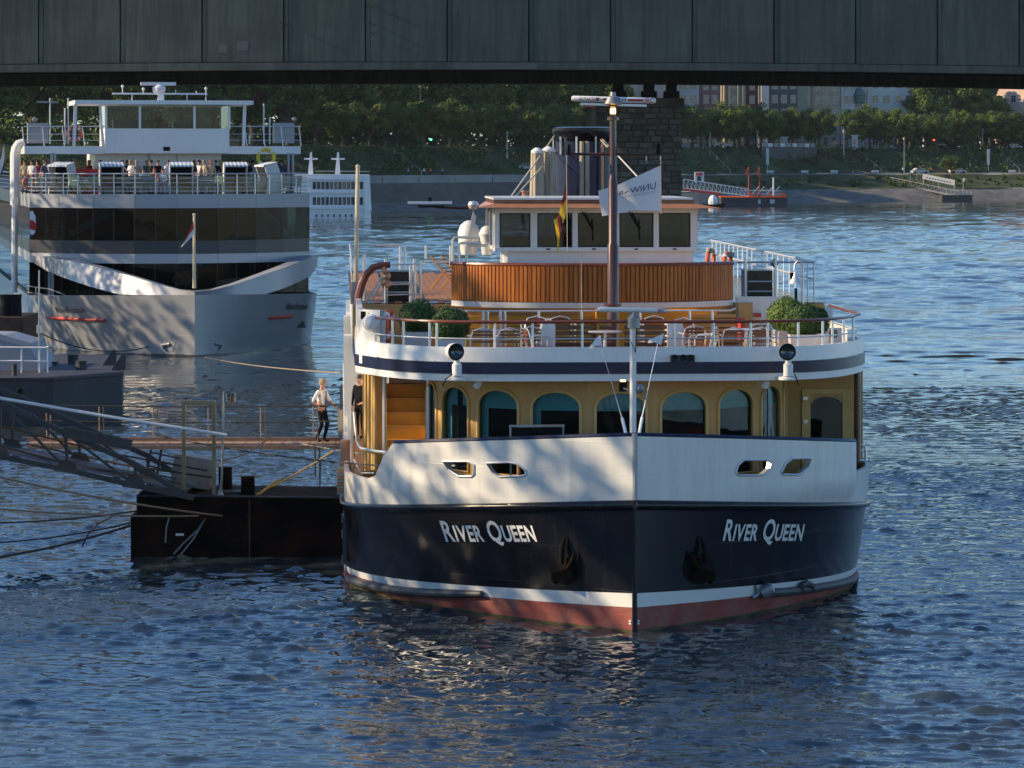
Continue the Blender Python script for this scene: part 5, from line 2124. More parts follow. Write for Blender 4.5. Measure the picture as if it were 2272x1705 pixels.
def kring(z, base, sc=1.0, depth=70):
    r = [Vector((u * sc, kfv(u, base), z)) for u in KU]
    return [Vector((r[0].x, depth, z))] + r + [Vector((r[-1].x, depth, z))]


KV = 9.2
def kzz(y, v=10.0): return KL(380, y, v).z
levels = [('fascia_panel', 431, 462, 'kd_grey', 0.0), ('glass_band', 462, 534, 'glass_kd', 0.25), ('spandrel', 534, 563, 'kd_dark', 0.1), ('visor_strip', 563, 584, 'kd_band', -0.15), ('lower_glass', 584, 662, 'glass_kd', 0.6)]
for nm, y0, y1, mt, off in levels:
    z1, z0 = kzz(y0), kzz(y1)
    lo, hi = kring(z0, KV + off), kring(z1, KV + off)
    for i in range(len(lo) - 1):
        b = MB()
        a0, a1, b1, b0 = lo[i], lo[i + 1], hi[i + 1], hi[i]
        if 'glass' in nm:
            b.add([a0, a1, b1, b0], [(0, 1, 2, 3)])
            nrm = Vector((a1.y - a0.y, -(a1.x - a0.x), 0)).normalized()
            if 0 < i < len(lo) - 2:
                for q in range(1, 3):
                    sm_ = MB()
                    sm_.beam(a0.lerp(a1, q / 2.0) + nrm * .012, b0.lerp(b1, q / 2.0) + nrm * .012, 0.035, 0.02)
                    sm_.build('pane_joint', 'kd_dark', kd)
        else:
            g = (a1 - a0) * 0.003
            nrm = Vector((a1.y - a0.y, -(a1.x - a0.x), 0)).normalized()
            b.prism([a0 + g, a1 - g, b1 - g, b0 + g], -nrm * 0.12)
        b.build(nm, mt, kd, recalc=('glass' not in nm))
for z in (kzz(431) - 0.05, kzz(534), kzz(584), kzz(662)):
    b = MB()
    r = kring(z, KV + 0.3, 0.995)
    b.add(r, [tuple(range(len(r)))])
    b.build('deck_slab', 'kd_dark' if z < 6.5 else 'deck_grey', kd, recalc=False)
# interior back walls and things behind the glass
b = MB()
b.box(-6.9, 6.9, 20, 20.2, kzz(662), kzz(462))
b.build('saloon_back', 'interior', kd)
for (xa, ya, xb, yb) in ((155, 520, 250, 470), (590, 475, 640, 525)):
    b = MB()
    b.beam(KL(xa, ya, 13.5), KL(xb, yb, 13.5), 0.3, 0.35)
    b.build('stair_flight', 'kd_grey', kd)
for k in range(2):
    for j in range(6):
        b = MB()
        p = KL(110 + k * 22 + j * 0.8, 530 - j * 8, 13.6)
        b.tube([p + Vector((-.18, 0, 0)), p + Vector((-.1, 0, .45)), p + Vector((.2, 0, .45)), p + Vector((.25, 0, 0.1))], 0.035, 5)
        b.build('stacked_chair', 'teal', kd)
for u in (-5.6, -4.1, -2.1, 2.1, 4.1, 5.6):
    b = MB()
    b.box(u - 0.05, u + 0.05, kfv(u, KV) + 0.3, kfv(u, KV) + 0.4, kzz(534), kzz(462))
    b.build('glazing_post', 'kd_dark', kd)
for xx in (111, 115, 560):
    b = MB()
    p = KL(xx, 640, 11.5)
    b.box(p.x - .1, p.x + .1, 11.5, 11.7, kzz(662), kzz(584))
    b.build('deck_post', 'kd_grey', kd)
text_on('glass_lettering', 'KD', lambda x, y: KL(x, y, KV + 0.7), 'plaster_grey', kd, 430, 382, 632, 612)
# flaring visor band from the stem to both sides
for sd in (-1, 1):
    tops = [(432, 647), (400, 644), (345, 629), (290, 613), (225, 595), (160, 580), (105, 571), (66, 566)] if sd < 0 else [(432, 647), (470, 644), (520, 631), (570, 614), (620, 597), (660, 582), (690, 571), (703, 566)]
    bots = [(432, 655), (390, 655), (330, 655), (265, 654), (205, 638), (150, 620), (105, 602), (72, 582)] if sd < 0 else [(432, 655), (475, 655), (530, 655), (590, 653), (630, 640), (665, 625), (690, 612), (704, 592)]
    o0, o1, i1, i0 = [], [], [], []
    for k in range(8):
        v = [0.0, 0.9, 2.2, 3.8, 5.8, 8.0, 10.4, 13.0][k]
        uu = sd * [0.0, 1.0, 2.3, 3.7, 5.1, 6.3, 7.1, 7.5][k]
        zt_, zb_ = [KL(tops[k][0], tops[k][1], v).z, KL(bots[k][0], bots[k][1], v).z]
        # place along real plan, keep photo columns
        ut, ub = KL(tops[k][0], 0, v).x, KL(bots[k][0], 0, v).x
        o0.append(Vector((ub, v, zb_)))
        o1.append(Vector((ut, v - 0.25, zt_)))
        i1.append(Vector((ut * 0.93, v + 0.45, zt_ + 0.02)))
        i0.append(Vector((ub * 0.93, v + 0.5, zb_)))
    b = MB()
    b.grid([o0, o1, i1, i0])
    b.grid([i0, o0])
    b.build('visor_band', 'kd_band', kd, True, angle=40)
b = MB()
b.tube([KL(431, 640, 1.0), KL(431, 478, 1.0)], [0.09, 0.06], 8)
b.lathe([(0.09, 0), (0.09, 0.06), (0.02, 0.1)], KL(431, 478, 1.0), 8)
b.build('bow_flagstaff', 'cream_pole', kd, True)
# open deck rail
zd = kzz(431)
ztop = kzz(386)
b = MB()
for f_ in (1.0, 0.78, 0.56, 0.34, 0.15):
    z = zd + (ztop - zd) * f_
    b.tube([Vector((p.x * 0.99, p.y + 0.1, z)) for p in kring(z, KV, 1.0, 60)], 0.035 if f_ == 1 else 0.018, 5)
b.build('deck_rail', 'chrome', kd, True)
for p in kring(0, KV, 0.99, 40)[1:-1]:
    for fr in (0,):
        b = MB()
        b.tube([(p.x, p.y + 0.1, zd - .1), (p.x, p.y + 0.16, ztop)], 0.03, 5)
        b.build('rail_post', 'chrome', kd)
for i in range(8):
    u = (KU[i] + KU[i + 1]) / 2
    b = MB()
    b.tube([(u, kfv(u, KV) * 0 + (kfv(KU[i], KV) + kfv(KU[i + 1], KV)) / 2 + 0.1, zd - .1), (u, (kfv(KU[i], KV) + kfv(KU[i + 1], KV)) / 2 + 0.16, ztop)], 0.03, 5)
    b.build('rail_post', 'chrome', kd)
for i in range(8):
    b = MB()
    p, q = Vector((KU[i] * .985, kfv(KU[i], KV) + .25, 0)), Vector((KU[i + 1] * .985, kfv(KU[i + 1], KV) + .25, 0))
    b.add([p + Vector((0, 0, zd + .1)), q + Vector((0, 0, zd + .1)), q + Vector((0, 0, ztop - .1)), p + Vector((0, 0, ztop - .1))], [(0, 1, 2, 3)])
    b.build('rail_glass', 'glass_teal', kd, recalc=False)
# upper house
HV = 15.0
def H(x, y): return KL(x, y, HV)
p0, p1 = H(215, 440), H(495, 338)
b = MB()
b.box(p0.x, p1.x, HV + 1.0, HV + 8, zd, p1.z - .01)
uh = b.build('deckhouse', 'kd_white', kd)
b = MB()
p0, p1 = H(333, 400), H(395, 343)
b.box(p0.x, p0.x + .08, HV + 0.94, HV + 0.998, zd, p1.z)
b.box(p1.x, p1.x + .08, HV + 0.94, HV + 0.998, zd, p1.z)
b.build('door_frame', 'kd_grey', uh)
p0, p1 = H(54, 342), H(667, 325)
b = MB()
b.box(p0.x, p1.x, HV, HV + 6, p0.z, p1.z)
slab = b.build('bridge_deck', 'kd_white', kd)
p0, p1 = H(233, 325), H(508, 286)
b = MB()
b.add([(p0.x, HV - 0.2, p0.z - .35), (p1.x, HV - 0.2, p0.z - .35), (p1.x, HV - 0.2, p1.z), (p0.x, HV - 0.2, p1.z), (p0.x, HV + 4, p0.z - .35), (p1.x, HV + 4, p0.z - .35), (p1.x, HV + 4, p1.z), (p0.x, HV + 4, p1.z)], [(0, 1, 2, 3), (4, 7, 6, 5), (0, 3, 7, 4), (1, 5, 6, 2), (3, 2, 6, 7), (0, 4, 5, 1)])
kw = b.build('wheelhouse', 'kd_white', kd)
b = MB()
q = H(369, 331)
b.box(q.x - .17, q.x + .17, HV - .23, HV - .203, q.z - .1, q.z + .11)
b.build('lamp_recess', 'black', kw)
wz0, wz1 = H(0, 286).z, H(0, 234).z
mu = [235, 310, 431, 508]
for xx in mu:
    p = H(xx, 250)
    b = MB()
    b.box(p.x - .06, p.x + .06, HV - .15, HV - .03, wz0, wz1)
    b.build('mullion', 'kd_white', kw)
for xa, xb in zip(mu, mu[1:]):
    p0, p1 = H(xa, 250), H(xb, 250)
    b = MB()
    b.add([(p0.x + .06, HV - .09, wz0), (p1.x - .06, HV - .09, wz0), (p1.x - .06, HV - .09, wz1), (p0.x + .06, HV - .09, wz1)], [(0, 1, 2, 3)])
    b.build('window_pane', 'glass', kw, recalc=False)
p0, p1 = H(233, 250), H(508, 250)
for u in (p0.x, p1.x):
    b = MB()
    b.add([(u, HV, wz0), (u, HV + 4, wz0), (u, HV + 4, wz1), (u, HV, wz1)], [(0, 1, 2, 3)])
    b.build('side_pane', 'glass', kw, recalc=False)
b = MB()
b.add([(p0.x, HV + 4, wz0), (p1.x, HV + 4, wz0), (p1.x, HV + 4, wz1), (p0.x, HV + 4, wz1)], [(0, 1, 2, 3)])
b.build('rear_pane', 'glass', kw, recalc=False)
b = MB()
b.box(p0.x + .5, p0.x + 2.2, HV + 1, HV + 1.8, wz0, wz0 + .5)
b.box(p0.x + 3.6, p0.x + 4.6, HV + 1, HV + 1.8, wz0, wz0 + .35)
b.build('console', 'kd_dark', kw)
b = MB()
q0, q1 = H(165, 232), H(560, 224)
b.box(q0.x, q1.x, HV - .5, HV + 5, q0.z, q1.z)
b.build('roof', 'kd_white', kw)
for xa, yt, xb, yb in ((168, 224, 164, 325), (543, 232, 540, 325)):
    b = MB()
    b.beam(H(xa, yt), H(xb, yb), 0.2, 0.16)
    b.build('roof_post', 'kd_white', kw)
for xx, yy in ((222, 234),):
    b = MB()
    b.beam(H(xx, 234), H(xx + 6, 325), 0.14, 0.12)
    b.build('roof_post', 'kd_white', kw)
# mast with radar
b = MB()
b.tube([H(357, 228), H(357, 196)], [0.2, 0.12], 8)
km = b.build('radar_mast', 'kd_white', kw, True)
b = MB()
b.lathe([(0.1, -.3), (0.32, -.1), (0.34, 0.1), (0.2, 0.25), (0.05, 0.3)], H(353, 199), 12)
b.build('radar_dome', 'kd_white', km, True)
b = MB()
q0, q1 = H(312, 191), H(390, 183)
b.box(q0.x, q1.x, HV - .12, HV + .12, q0.z + .03, q1.z)
b.build('radar_bar', 'kd_white', km)
b = MB()
q0, q1 = H(249, 210), H(460, 207)
b.box(q0.x, q1.x, HV - .05, HV + .05, q0.z, q1.z)
b.build('aerial_yard', 'kd_white', km)
for xx, yt in ((272, 192), (293, 208), (318, 198), (390, 200), (436, 203), (457, 197), (415, 208)):
    b = MB()
    b.tube([H(xx, 225 if xx in (293, 415, 457) else 208), H(xx, yt)], 0.025, 5)
    if xx in (272, 318, 457):
        b.lathe([(0.06, -.06), (0.08, 0), (0.04, .08)], H(xx, yt), 6)
    b.build('aerial', 'kd_white', km)
# wing consoles and rails on the bridge deck
for xa, xb in ((62, 108), (610, 655)):
    q0, q1 = H(xa, 318), H(xb, 273)
    b = MB()
    b.box(q0.x, q1.x, HV + .3, HV + 1.0, q0.z, q1.z)
    wc = b.build('wing_console', 'kd_grey', kd)
    b = MB()
    b.lathe([(0.05, 0), (0.14, 0.12), (0.14, 0.2), (0.05, 0.27)], H((xa + xb) / 2 - 8 if xa < 300 else xb - 2, 272), 8)
    b.build('wing_lamp', 'galv', wc, True)
for xa, xb in ((54, 232), (508, 668)):
    b = MB()
    for yy, r in ((281, 0.035), (298, 0.02), (312, 0.02)):
        b.tube([H(xa, yy), H(xb, yy)], r, 5)
    b.build('bridge_rail', 'chrome', kd, True)
    for k in range(5):
        xx = xa + (xb - xa) * k / 4
        b = MB()
        b.tube([H(xx, 325), H(xx - 5, 281)], 0.03, 5)
        b.build('bridge_rail_post', 'chrome', kd)
for xx, yt in ((111, 218), (151, 218), (144, 240), (585, 230), (598, 262), (553, 300)):
    b = MB()
    b.tube([H(xx, 320), H(xx, yt)], 0.045, 5)
    if xx == 111:
        b.tube([H(82, 227), H(130, 227)], 0.05, 5)
    b.build('signal_pole', 'steel', kd)
b = MB()
q0, q1 = H(507, 324), H(562, 306)
b.box(q0.x, q1.x, HV + .5, HV + 1.2, q0.z, q1.z)
b.build('brown_locker', 'mast_brown', kd)
for xx in (115, 650, 122, 640):
    b = MB()
    b.tube([H(xx, 430), H(xx, 340)], 0.07, 6)
    b.build('deck_pillar', 'kd_grey', kd)
# white hooped air intake at the left edge, dark flank fittings
b = MB()
pts = [KL(34, 455, 17), KL(34, 345, 17), KL(36, 330, 17), KL(42, 320, 17), KL(54, 315, 17)]
b.tube(pts, [0.27, 0.27, 0.26, 0.24, 0.18], 10)
b.build('air_intake', 'kd_white', kd, True)
b = MB()
b.tube([KL(32, 650, 15.5), KL(33, 440, 15.5)], 0.16, 8)
b.build('mooring_pole', 'kd_white', kd, True)
b = MB()
for f_ in (0, 1):
    b.tube([KL(60, 635 + f_ * 14, 12), KL(110, 642 + f_ * 14, 11), KL(145, 655 + f_ * 4, 10)], 0.03, 5)
for xx in (64, 80, 108):
    b.tube([KL(xx, 668, 12), KL(xx, 637, 12)], 0.03, 5)
b.build('bow_rail', 'galv', kd)

# ================================================================== white passenger ship behind
Wd = dwater(485)
wf = Frame(760, 485, 640, Wd)
ws = thing('passenger_ship', 'distant white three-deck passenger ship with two cross-shaped masts', 'ship', wf.o, wf.rz)
WL = wf.L
xl, xr = WL(640, 480, 0).x, WL(826, 480, 0).x
b = MB()
zz = lambda y: WL(760, y, 0).z
pl_ = lambda z, k=1.0, f=0.0: [Vector((xr - 0.6 + 0.5 * k, 5, z)), Vector((xr - 1.2, 1.0 - f, z)), Vector((xr - 3.0, 0 - f, z)), Vector((xl, 0 - f, z)), Vector((xl, 12, z)), Vector((xr - 0.6 + .5 * k, 12, z))]
b.grid([pl_(-0.5), pl_(zz(472)), pl_(zz(468), 1.2, .05), pl_(zz(388), .6)], True)
whull = b.build('hull', 'kd_white', ws)
b = MB()
b.add(pl_(zz(388), .6), [tuple(range(6))])
b.build('top_deck', 'kd_white', ws, recalc=False)
for (ya, yb, n0, w) in ((404, 420, 12, 7), (438, 455, 12, 7), (476, 482, 8, 4)):
    for k in range(n0):
        xx = 694 + k * 9.5 if n0 == 12 else 700 + k * 13
        p0, p1 = WL(xx, yb, -0.06), WL(xx + w, ya, -0.06)
        b = MB()
        b.box(p0.x, p1.x, -0.09, 0.02, p0.z, p1.z)
        b.build('cabin_window', 'lens' if k % 3 else 'glass_dark', ws)
for yy in (398, 428, 462):
    b = MB()
    b.box(xl, xr - 1.2, -0.25, -0.101, zz(yy + 2), zz(yy - 2))
    b.build('deck_ledge', 'kd_white', ws)
for xx in (690, 750):
    b = MB()
    p0 = WL(xx, 388, 5)
    b.add([WL(xx - 7, 388, 5), WL(xx + 5, 388, 5), WL(xx + 2, 338, 5), WL(xx - 2, 338, 5), WL(xx - 7, 388, 6), WL(xx + 5, 388, 6), WL(xx + 2, 338, 6), WL(xx - 2, 338, 6)], [(0, 1, 2, 3), (4, 7, 6, 5), (0, 4, 5, 1), (1, 5, 6, 2), (2, 6, 7, 3), (3, 7, 4, 0)])
    b.beam(WL(xx - 15, 353, 5.4), WL(xx + 15, 353, 5.4), 0.3, 0.25)
    b.build('mast', 'kd_white', ws)
b = MB()
b.tube([WL(700, 380, 0), WL(820, 381, 0)], 0.06, 5)
b.build('deck_rail', 'chrome', ws)
# ================================================================== near pontoon, gangways, ropes
PD = dwater(1236)
pt = thing('mooring_pontoon', 'black rusty steel pontoon moored left of the cruise ship', 'pontoon', at(530, 1236, PD))
pt.location.z = 0
PO = pt.location.copy()


def pp(x, y, d=None):
    return at(x, y, PD if d is None else d) - PO


ztp = at(0, 1100, PD).z
xl, xr, xn = pp(303, 0).x, pp(762, 0).x, pp(290, 0).x
zn = at(0, 1146, PD).z
b = MB()
b.prism([(xn, 0, -0.6), (xr, 0, -0.6), (xr, 0, ztp - 0.05), (xl, 0, ztp), (xl, 0, zn), (xn, 0, zn)], (0, 2.7, 0))
pt_h = b.build('pontoon_hull', 'rust_black', pt)
b = MB()
b.box(pp(552, 0).x, pp(555, 0).x, -0.02, -0.003, 0.0, ztp - .1)
b.build('plate_seam', 'rust', pt)
b = MB()
b.tube([Vector((xl, -0.01, ztp)), Vector((xr, -0.01, ztp - .05))], 0.03, 5)
b.build('deck_edge', 'barge_dark', pt)
b = MB()
b.box(pp(390, 0).x, pp(408, 0).x, -0.02, -0.004, at(0, 1189, PD).z, at(0, 1184, PD).z)
b.build('number_plate', 'text_white', pt)
b = MB()
for pa in ([(375, 1150), (369, 1170), (367, 1205)], [(456, 1150), (440, 1175), (408, 1205), (385, 1230)], [(456, 1150), (430, 1195), (400, 1232)]):
    b.tube([pp(x, y, PD - 0.06) for x, y in pa], 0.02, 5)
b.build('hanging_wire', 'galv', pt)
for xx, yb, yt, r in ((500, 1094, 1041, 15), (550, 1104, 1053, 15)):
    c = pp(xx, yb, PD + (1.5 if xx < 520 else 0.5))
    b = MB()
    zt_ = at(0, yt, PD + 1).z
    b.lathe([(0.17, ztp - 0.1), (0.16, zt_ - 0.03), (0.175, zt_ - .02), (0.17, zt_)], (c.x, c.y, 0), 14)
    b.build('bollard', 'rust_black', pt, True)
b = MB()
b.cbox(pp(520, 1092, PD + 1.0), 0.8, 0.5, 0.06)
b.build('bollard_base', 'barge_dark', pt)
for xx in (408, 475):
    b = MB()
    p0, p1 = pp(xx, 1101, PD + .4), pp(xx, 892, PD + .4)
    b.box(p0.x - .045, p0.x + .045, .36, .45, ztp - .02, p1.z)
    b.build('gate_post', 'brass_frame', pt)
for yy in (894, 996):
    b = MB()
    p0, p1 = pp(404, yy, PD + .4), pp(479, yy, PD + .4)
    b.box(p0.x, p1.x, .355, .455, p0.z - .045, p0.z + .045)
    b.build('gate_crossbar', 'brass_frame', pt)
b = MB()
b.tube([pp(488, 1103, PD + .3), pp(492, 1060, PD + .3), pp(497, 868, PD + .3)], [0.05, 0.028, 0.025], 7)
b.lathe([(0.1, 0), (0.03, 0.16)], pp(489, 1103, PD + .3), 10)
lpole = b.build('lamp_pole', 'galv', pt, True)
b = MB()
b.cbox(pp(512, 882, PD + .3), 0.2, 0.14, 0.2)
b.tube([pp(497, 872, PD + .3), pp(512, 870, PD + .3)], 0.02, 5)
b.build('pole_lantern', 'glass', lpole)
b = MB()
b.lathe([(0.03, -.1), (0.05, 0), (0.02, .08)], pp(513, 886, PD + .3), 8)
b.build('lantern_bulb', 'copper', lpole)
# control cabinet, leaning
b = MB()
M = Matrix.Rotation(R(9), 3, 'Y')
b.cbox(pp(428, 1046, PD + 1.6), 0.95, 0.5, 0.72, M)
b.build('cabinet', 'cabinet', pt)

# lattice boarding bridge coming down from the bank
tr = thing('lattice_gangway', 'grey steel lattice gangway sloping down onto the black pontoon', 'gangway', at(300, 1085, PD + .8))
TO = tr.location.copy()
def tp(x, y, d): return at(x, y, d) - TO
for dn, dx, dy in ((PD - 0.2, 0, 0), (PD + 1.8, 28, -18)):
    bot = [(-420, 925), (-280, 955), (-140, 985), (0, 1013), (150, 1043), (300, 1078), (430, 1105)]
    top = [(-420, 780), (-280, 815), (-140, 850), (0, 893), (145, 961), (300, 1030), (392, 1087)]
    B = [tp(x + dx, y + dy, dn) for x, y in bot]
    T = [tp(x + dx, y + dy, dn) for x, y in top]
    b = MB()
    for a_, c_ in zip(B, B[1:]):
        b.beam(a_, c_, 0.12, 0.12)
    ch = b.build('bottom_chord', 'truss_grey', tr)
    b = MB()
    for a_, c_ in zip(T, T[1:]):
        b.beam(a_, c_, 0.10, 0.12)
    b.build('top_chord', 'truss_grey', tr)
    for k in range(7):
        b = MB()
        if k < 6:
            b.beam(T[k], B[k + 1], 0.05, 0.06)
            b.build('diagonal', 'truss_grey', tr)
            b = MB()
        b.beam(B[k], T[k] if k < 6 else T[k] + Vector((0.02, 0, 0)), 0.07, 0.07)
        b.build('upright', 'truss_grey', tr)
    for k in range(1, 6):
        b = MB()
        c_ = B[k]
        b.prism([c_ + Vector((-.3, -.09, -.02)), c_ + Vector((.3, -.09, -.1)), c_ + Vector((.16, -.09, .2)), c_ + Vector((-.14, -.09, .25))], (0, .02, 0))
        b.build('gusset_plate', 'truss_grey', tr)
for k in range(12):
    t = k / 11
    b = MB()
    x, y = -420 + 820 * t, 925 + 172 * t
    b.beam(tp(x, y, PD - .1), tp(x + 26, y - 17, PD + 1.7), 0.08, 0.1)
    b.build('floor_beam', 'truss_grey', tr)
b = MB()
b.add([tp(-420, 915, PD), tp(410, 1092, PD), tp(436, 1076, PD + 1.7), tp(-394, 898, PD + 1.7)], [(0, 1, 2, 3)])
b.build('walkway_plate', 'barge_dark', tr)
b = MB()
b.tube([tp(-400, 815, PD - .25), tp(0, 884, PD - .25), tp(240, 925, PD - .25), tp(503, 966, PD - .25)], 0.04, 8)
b.build('handrail', 'kd_white', tr, True)
b = MB()
b.beam(tp(140, 958, PD - .3), tp(292, 988, PD - .3), 0.1, 0.25)
b.build('cable_trough', 'truss_grey', tr)
for k, xx in enumerate((335, 358)):
    b = MB()
    b.beam(tp(xx, 998, PD + 1.2), tp(xx - 10, 1060, PD + 1.2), 0.09, 0.05)
    b.build('ladder_stile', 'truss_grey', tr)
for k in range(4):
    b = MB()
    b.tube([tp(334 - k * 3, 1004 + k * 15, PD + 1.2), tp(400 - k * 3, 1018 + k * 15, PD + 1.2)], 0.02, 5)
    b.build('ladder_rung', 'truss_grey', tr)
for (xa, ya, xb, yb) in ((0, 945, 460, 1045), (0, 990, 330, 1060), (60, 985, 470, 1060)):
    b = MB()
    b.tube([tp(xa, ya, PD + .6), tp((xa + xb) / 2, (ya + yb) / 2 + 8, PD + .6), tp(xb, yb, PD + .6)], 0.022, 5)
    b.build('service_pipe', 'rust', tr)

# narrow boarding walkway with lines, to the ship's side
GD = 93.6
gw = thing('boarding_walkway', 'narrow brown walkway with thin rail posts leading to the ship side door', 'gangway', at(430, 985, GD))
GO = gw.location.copy()
def gp(x, y, d=GD): return at(x, y, d) - GO
for ya, yb, d in ((971, 980, GD + 1.0), (989, 997, GD)):
    b = MB()
    p0, p1 = gp(60, yb, d), gp(822 if d > GD else 770, ya, d)
    b.box(p0.x, p1.x, p0.y - .05, p0.y + .05, p0.z, p1.z)
    b.build('edge_beam', 'brown_steel', gw)
zg = gp(0, 985, GD).z
pl0 = None
for k in range(26):
    x0 = gp(60, 0).x + k * (gp(800, 0).x - gp(60, 0).x) / 26
    b = MB()
    b.box(0, (gp(800, 0).x - gp(60, 0).x) / 26 - 0.02, 0.06, 0.94, -0.04, 0.0)
    if pl0 is None:
        pl0 = b.build('walkway_plank', 'brown_steel', gw, loc=(x0, 0, zg))
    else:
        o = pl0.copy()
        COL.objects.link(o)
        o.location = (x0, 0, zg)
for x in (108, 225, 345, 467, 583, 700):
    for dx, d in ((-4, GD + .95), (5, GD + .02)):
        b = MB()
        b.tube([gp(x + dx, 970 if d > GD + .5 else 988, d), gp(x + dx - 1, 902, d)], 0.018, 5)
        b.build('rail_post', 'brown_steel', gw)
for yy in (901, 936):
    b = MB()
    b.tube(sag(gp(90, yy - 2), gp(790, yy - 2), 0.05), 0.018, 5)
    b.build('rail_rope', 'rope_dark', gw)
b = MB()
b.prism([gp(750, 975, GD - .3), gp(770, 975, GD - .3), gp(770, 905, GD - .3), gp(749, 913, GD - .3)], (0, 0.06, 0))
b.build('side_plate', 'canvas', gw)

# ropes
def rope(label, pts, mat='rope_dark', r=0.022, group='mooring lines'):
    b = MB()
    b.tube(pts, r, 6)
    o = b.build('mooring_rope', mat)
    tag(o, label, 'rope', group)


def rp2(x0, y0, d0, x1, y1, d1, s):
    return sag(at(x0, y0, d0), at(x1, y1, d1), s)


rope('yellow doubled rope from the round bollard up to the ship', rp2(562, 1100, PD + .5, 742, 999, 88, 0.06), 'rope_yellow', 0.022)
rope('loop of yellow rope lying round the foot of the bollard', [at(532, 1105, PD + .3), at(550, 1110, PD + .2), at(568, 1102, PD + .4), at(600, 1078, PD + 1.5), at(620, 1064, PD + 2.3)], 'rope_yellow', 0.035)
rope('pale rope running into the left mooring port of the bow', rp2(640, 980, 84, 1010, 1034, Q.world(hull_at(1010, 1034, -1)).y - 0.05, 0.04), 'canvas', 0.018)
rope('thin dark rope below the pale one, from walkway to bow', rp2(345, 965, 86, 860, 1035, 72, 0.1), 'rope_dark', 0.02)
rope('thin tan rope stretched from the silver ship to the cruise ship side', rp2(450, 792, 163, 757, 828, 92, 0.1), 'rope', 0.02)
rope('brown rope from the bank to the middle of the black pontoon face', rp2(-160, 1020, 70, 492, 1145, PD - .1, 0.12), 'rope', 0.025)
rope('slack rope from the left edge to the pontoon, just under the brown one', rp2(-120, 1117, 74, 440, 1145, PD - .1, 0.1), 'rope', 0.022)
rope('dark rope above the water going to the pontoon corner', rp2(-120, 1160, 76, 303, 1134, PD, 0.1), 'rope_dark', 0.02)
rope('lowest left dark chain-like rope sinking towards the water', rp2(-120, 1252, 73, 290, 1166, PD, 0.12), 'rope_dark', 0.03)
rope('dark rope next above the lowest one at the left', rp2(-120, 1206, 75, 290, 1160, PD, 0.14), 'rope_dark', 0.02)
rope('short rope tail curling down beside the pontoon corner', [at(250, 1146, PD - 1), at(218, 1162, PD - 1), at(196, 1185, PD - 1), at(182, 1213, PD - 1)], 'rope_dark', 0.022)
rope('rope end hanging straight down from the walkway, left', [at(698, 992, 92), at(699, 1020, 92), at(699, 1058, 92)], 'rope_dark', 0.022)
rope('rope end hanging straight down from the walkway, long one', [at(709, 992, 92), at(710, 1040, 92), at(709, 1108, 92)], 'rope_dark', 0.022)
rope('crossing line slung under the walkway, from gate to walkway', rp2(485, 1022, 86, 600, 968, 94, 0.15), 'rope_dark', 0.022)
rope('bow line of the silver ship drooping to the barge', rp2(80, 735, 150, 330, 770, 160, 0.5), 'rope_dark', 0.03)

# ================================================================== grey work barge
GB = dwater(945)
bg_ = thing('work_barge', 'dark grey steel work barge with bollards, behind the lattice gangway', 'barge', at(120, 945, GB))
bg_.location.z = 0
BO = bg_.location.copy()
def bp_(x, y, d=GB): return at(x, y, d) - BO
zb = at(0, 838, GB).z
c0, c1, c2 = bp_(-260, 0, GB - 1), bp_(118, 0, GB), bp_(270, 0, GB + 3)
b = MB()
back = [Vector((c2.x - 1.2, c2.y + 11, 0)), Vector((c0.x, c0.y + 14, 0))]
ring = [Vector((c.x, c.y, 0)) for c in (c0, c1, c2)] + back
b.grid([[p + Vector((0, 0, -0.6)) for p in ring], [p + Vector((0, 0, zb)) for p in ring]], True)
b.build('barge_hull', 'barge_grey', bg_)
b = MB()
b.add([p + Vector((0, 0, zb + .002)) for p in ring], [tuple(range(5))])
b.build('barge_deck', 'barge_dark', bg_, recalc=False)
b = MB()
b.tube([p + Vector((0, 0, zb - .05)) for p in ring], 0.09, 5, True)
b.build('barge_gunwale', 'barge_dark', bg_)
for xx, yb, yt, d, r in ((162, 818, 787, GB + 8, 0.2), (180, 832, 801, GB + 4.5, 0.2), (32, 834, 808, GB + 1, 0.09), (120, 822, 803, GB + 7, 0.16)):
    c = bp_(xx, yb, d)
    b = MB()
    b.lathe([(r * 1.05, zb - .02), (r, zb + .1), (r, at(0, yt, d).z - .03), (r * 1.08, at(0, yt, d).z)], (c.x, c.y, 0), 12)
    b.build('bollard', 'barge_dark', bg_, True)
for xx, d in ((242, GB + 7), (262, GB + 4)):
    c = bp_(xx, 836, d)
    b = MB()
    b.prism([(c.x - .25, c.y, zb), (c.x + .25, c.y, zb), (c.x + .28, c.y, zb + .55), (c.x + .15, c.y, zb + .6)], (0, 0.12, 0))
    b.build('deck_fin', 'barge_dark', bg_)
for xx in (2, 44):
    b = MB()
    p = bp_(xx, 868, GB - .4)
    b.lathe([(0.1, 0), (0.12, 0.02), (0.1, 0.04)], (p.x, p.y - .0, p.z), 12, Matrix.Rotation(R(90), 3, 'X'))
    b.build('hawse_hole', 'black', bg_)
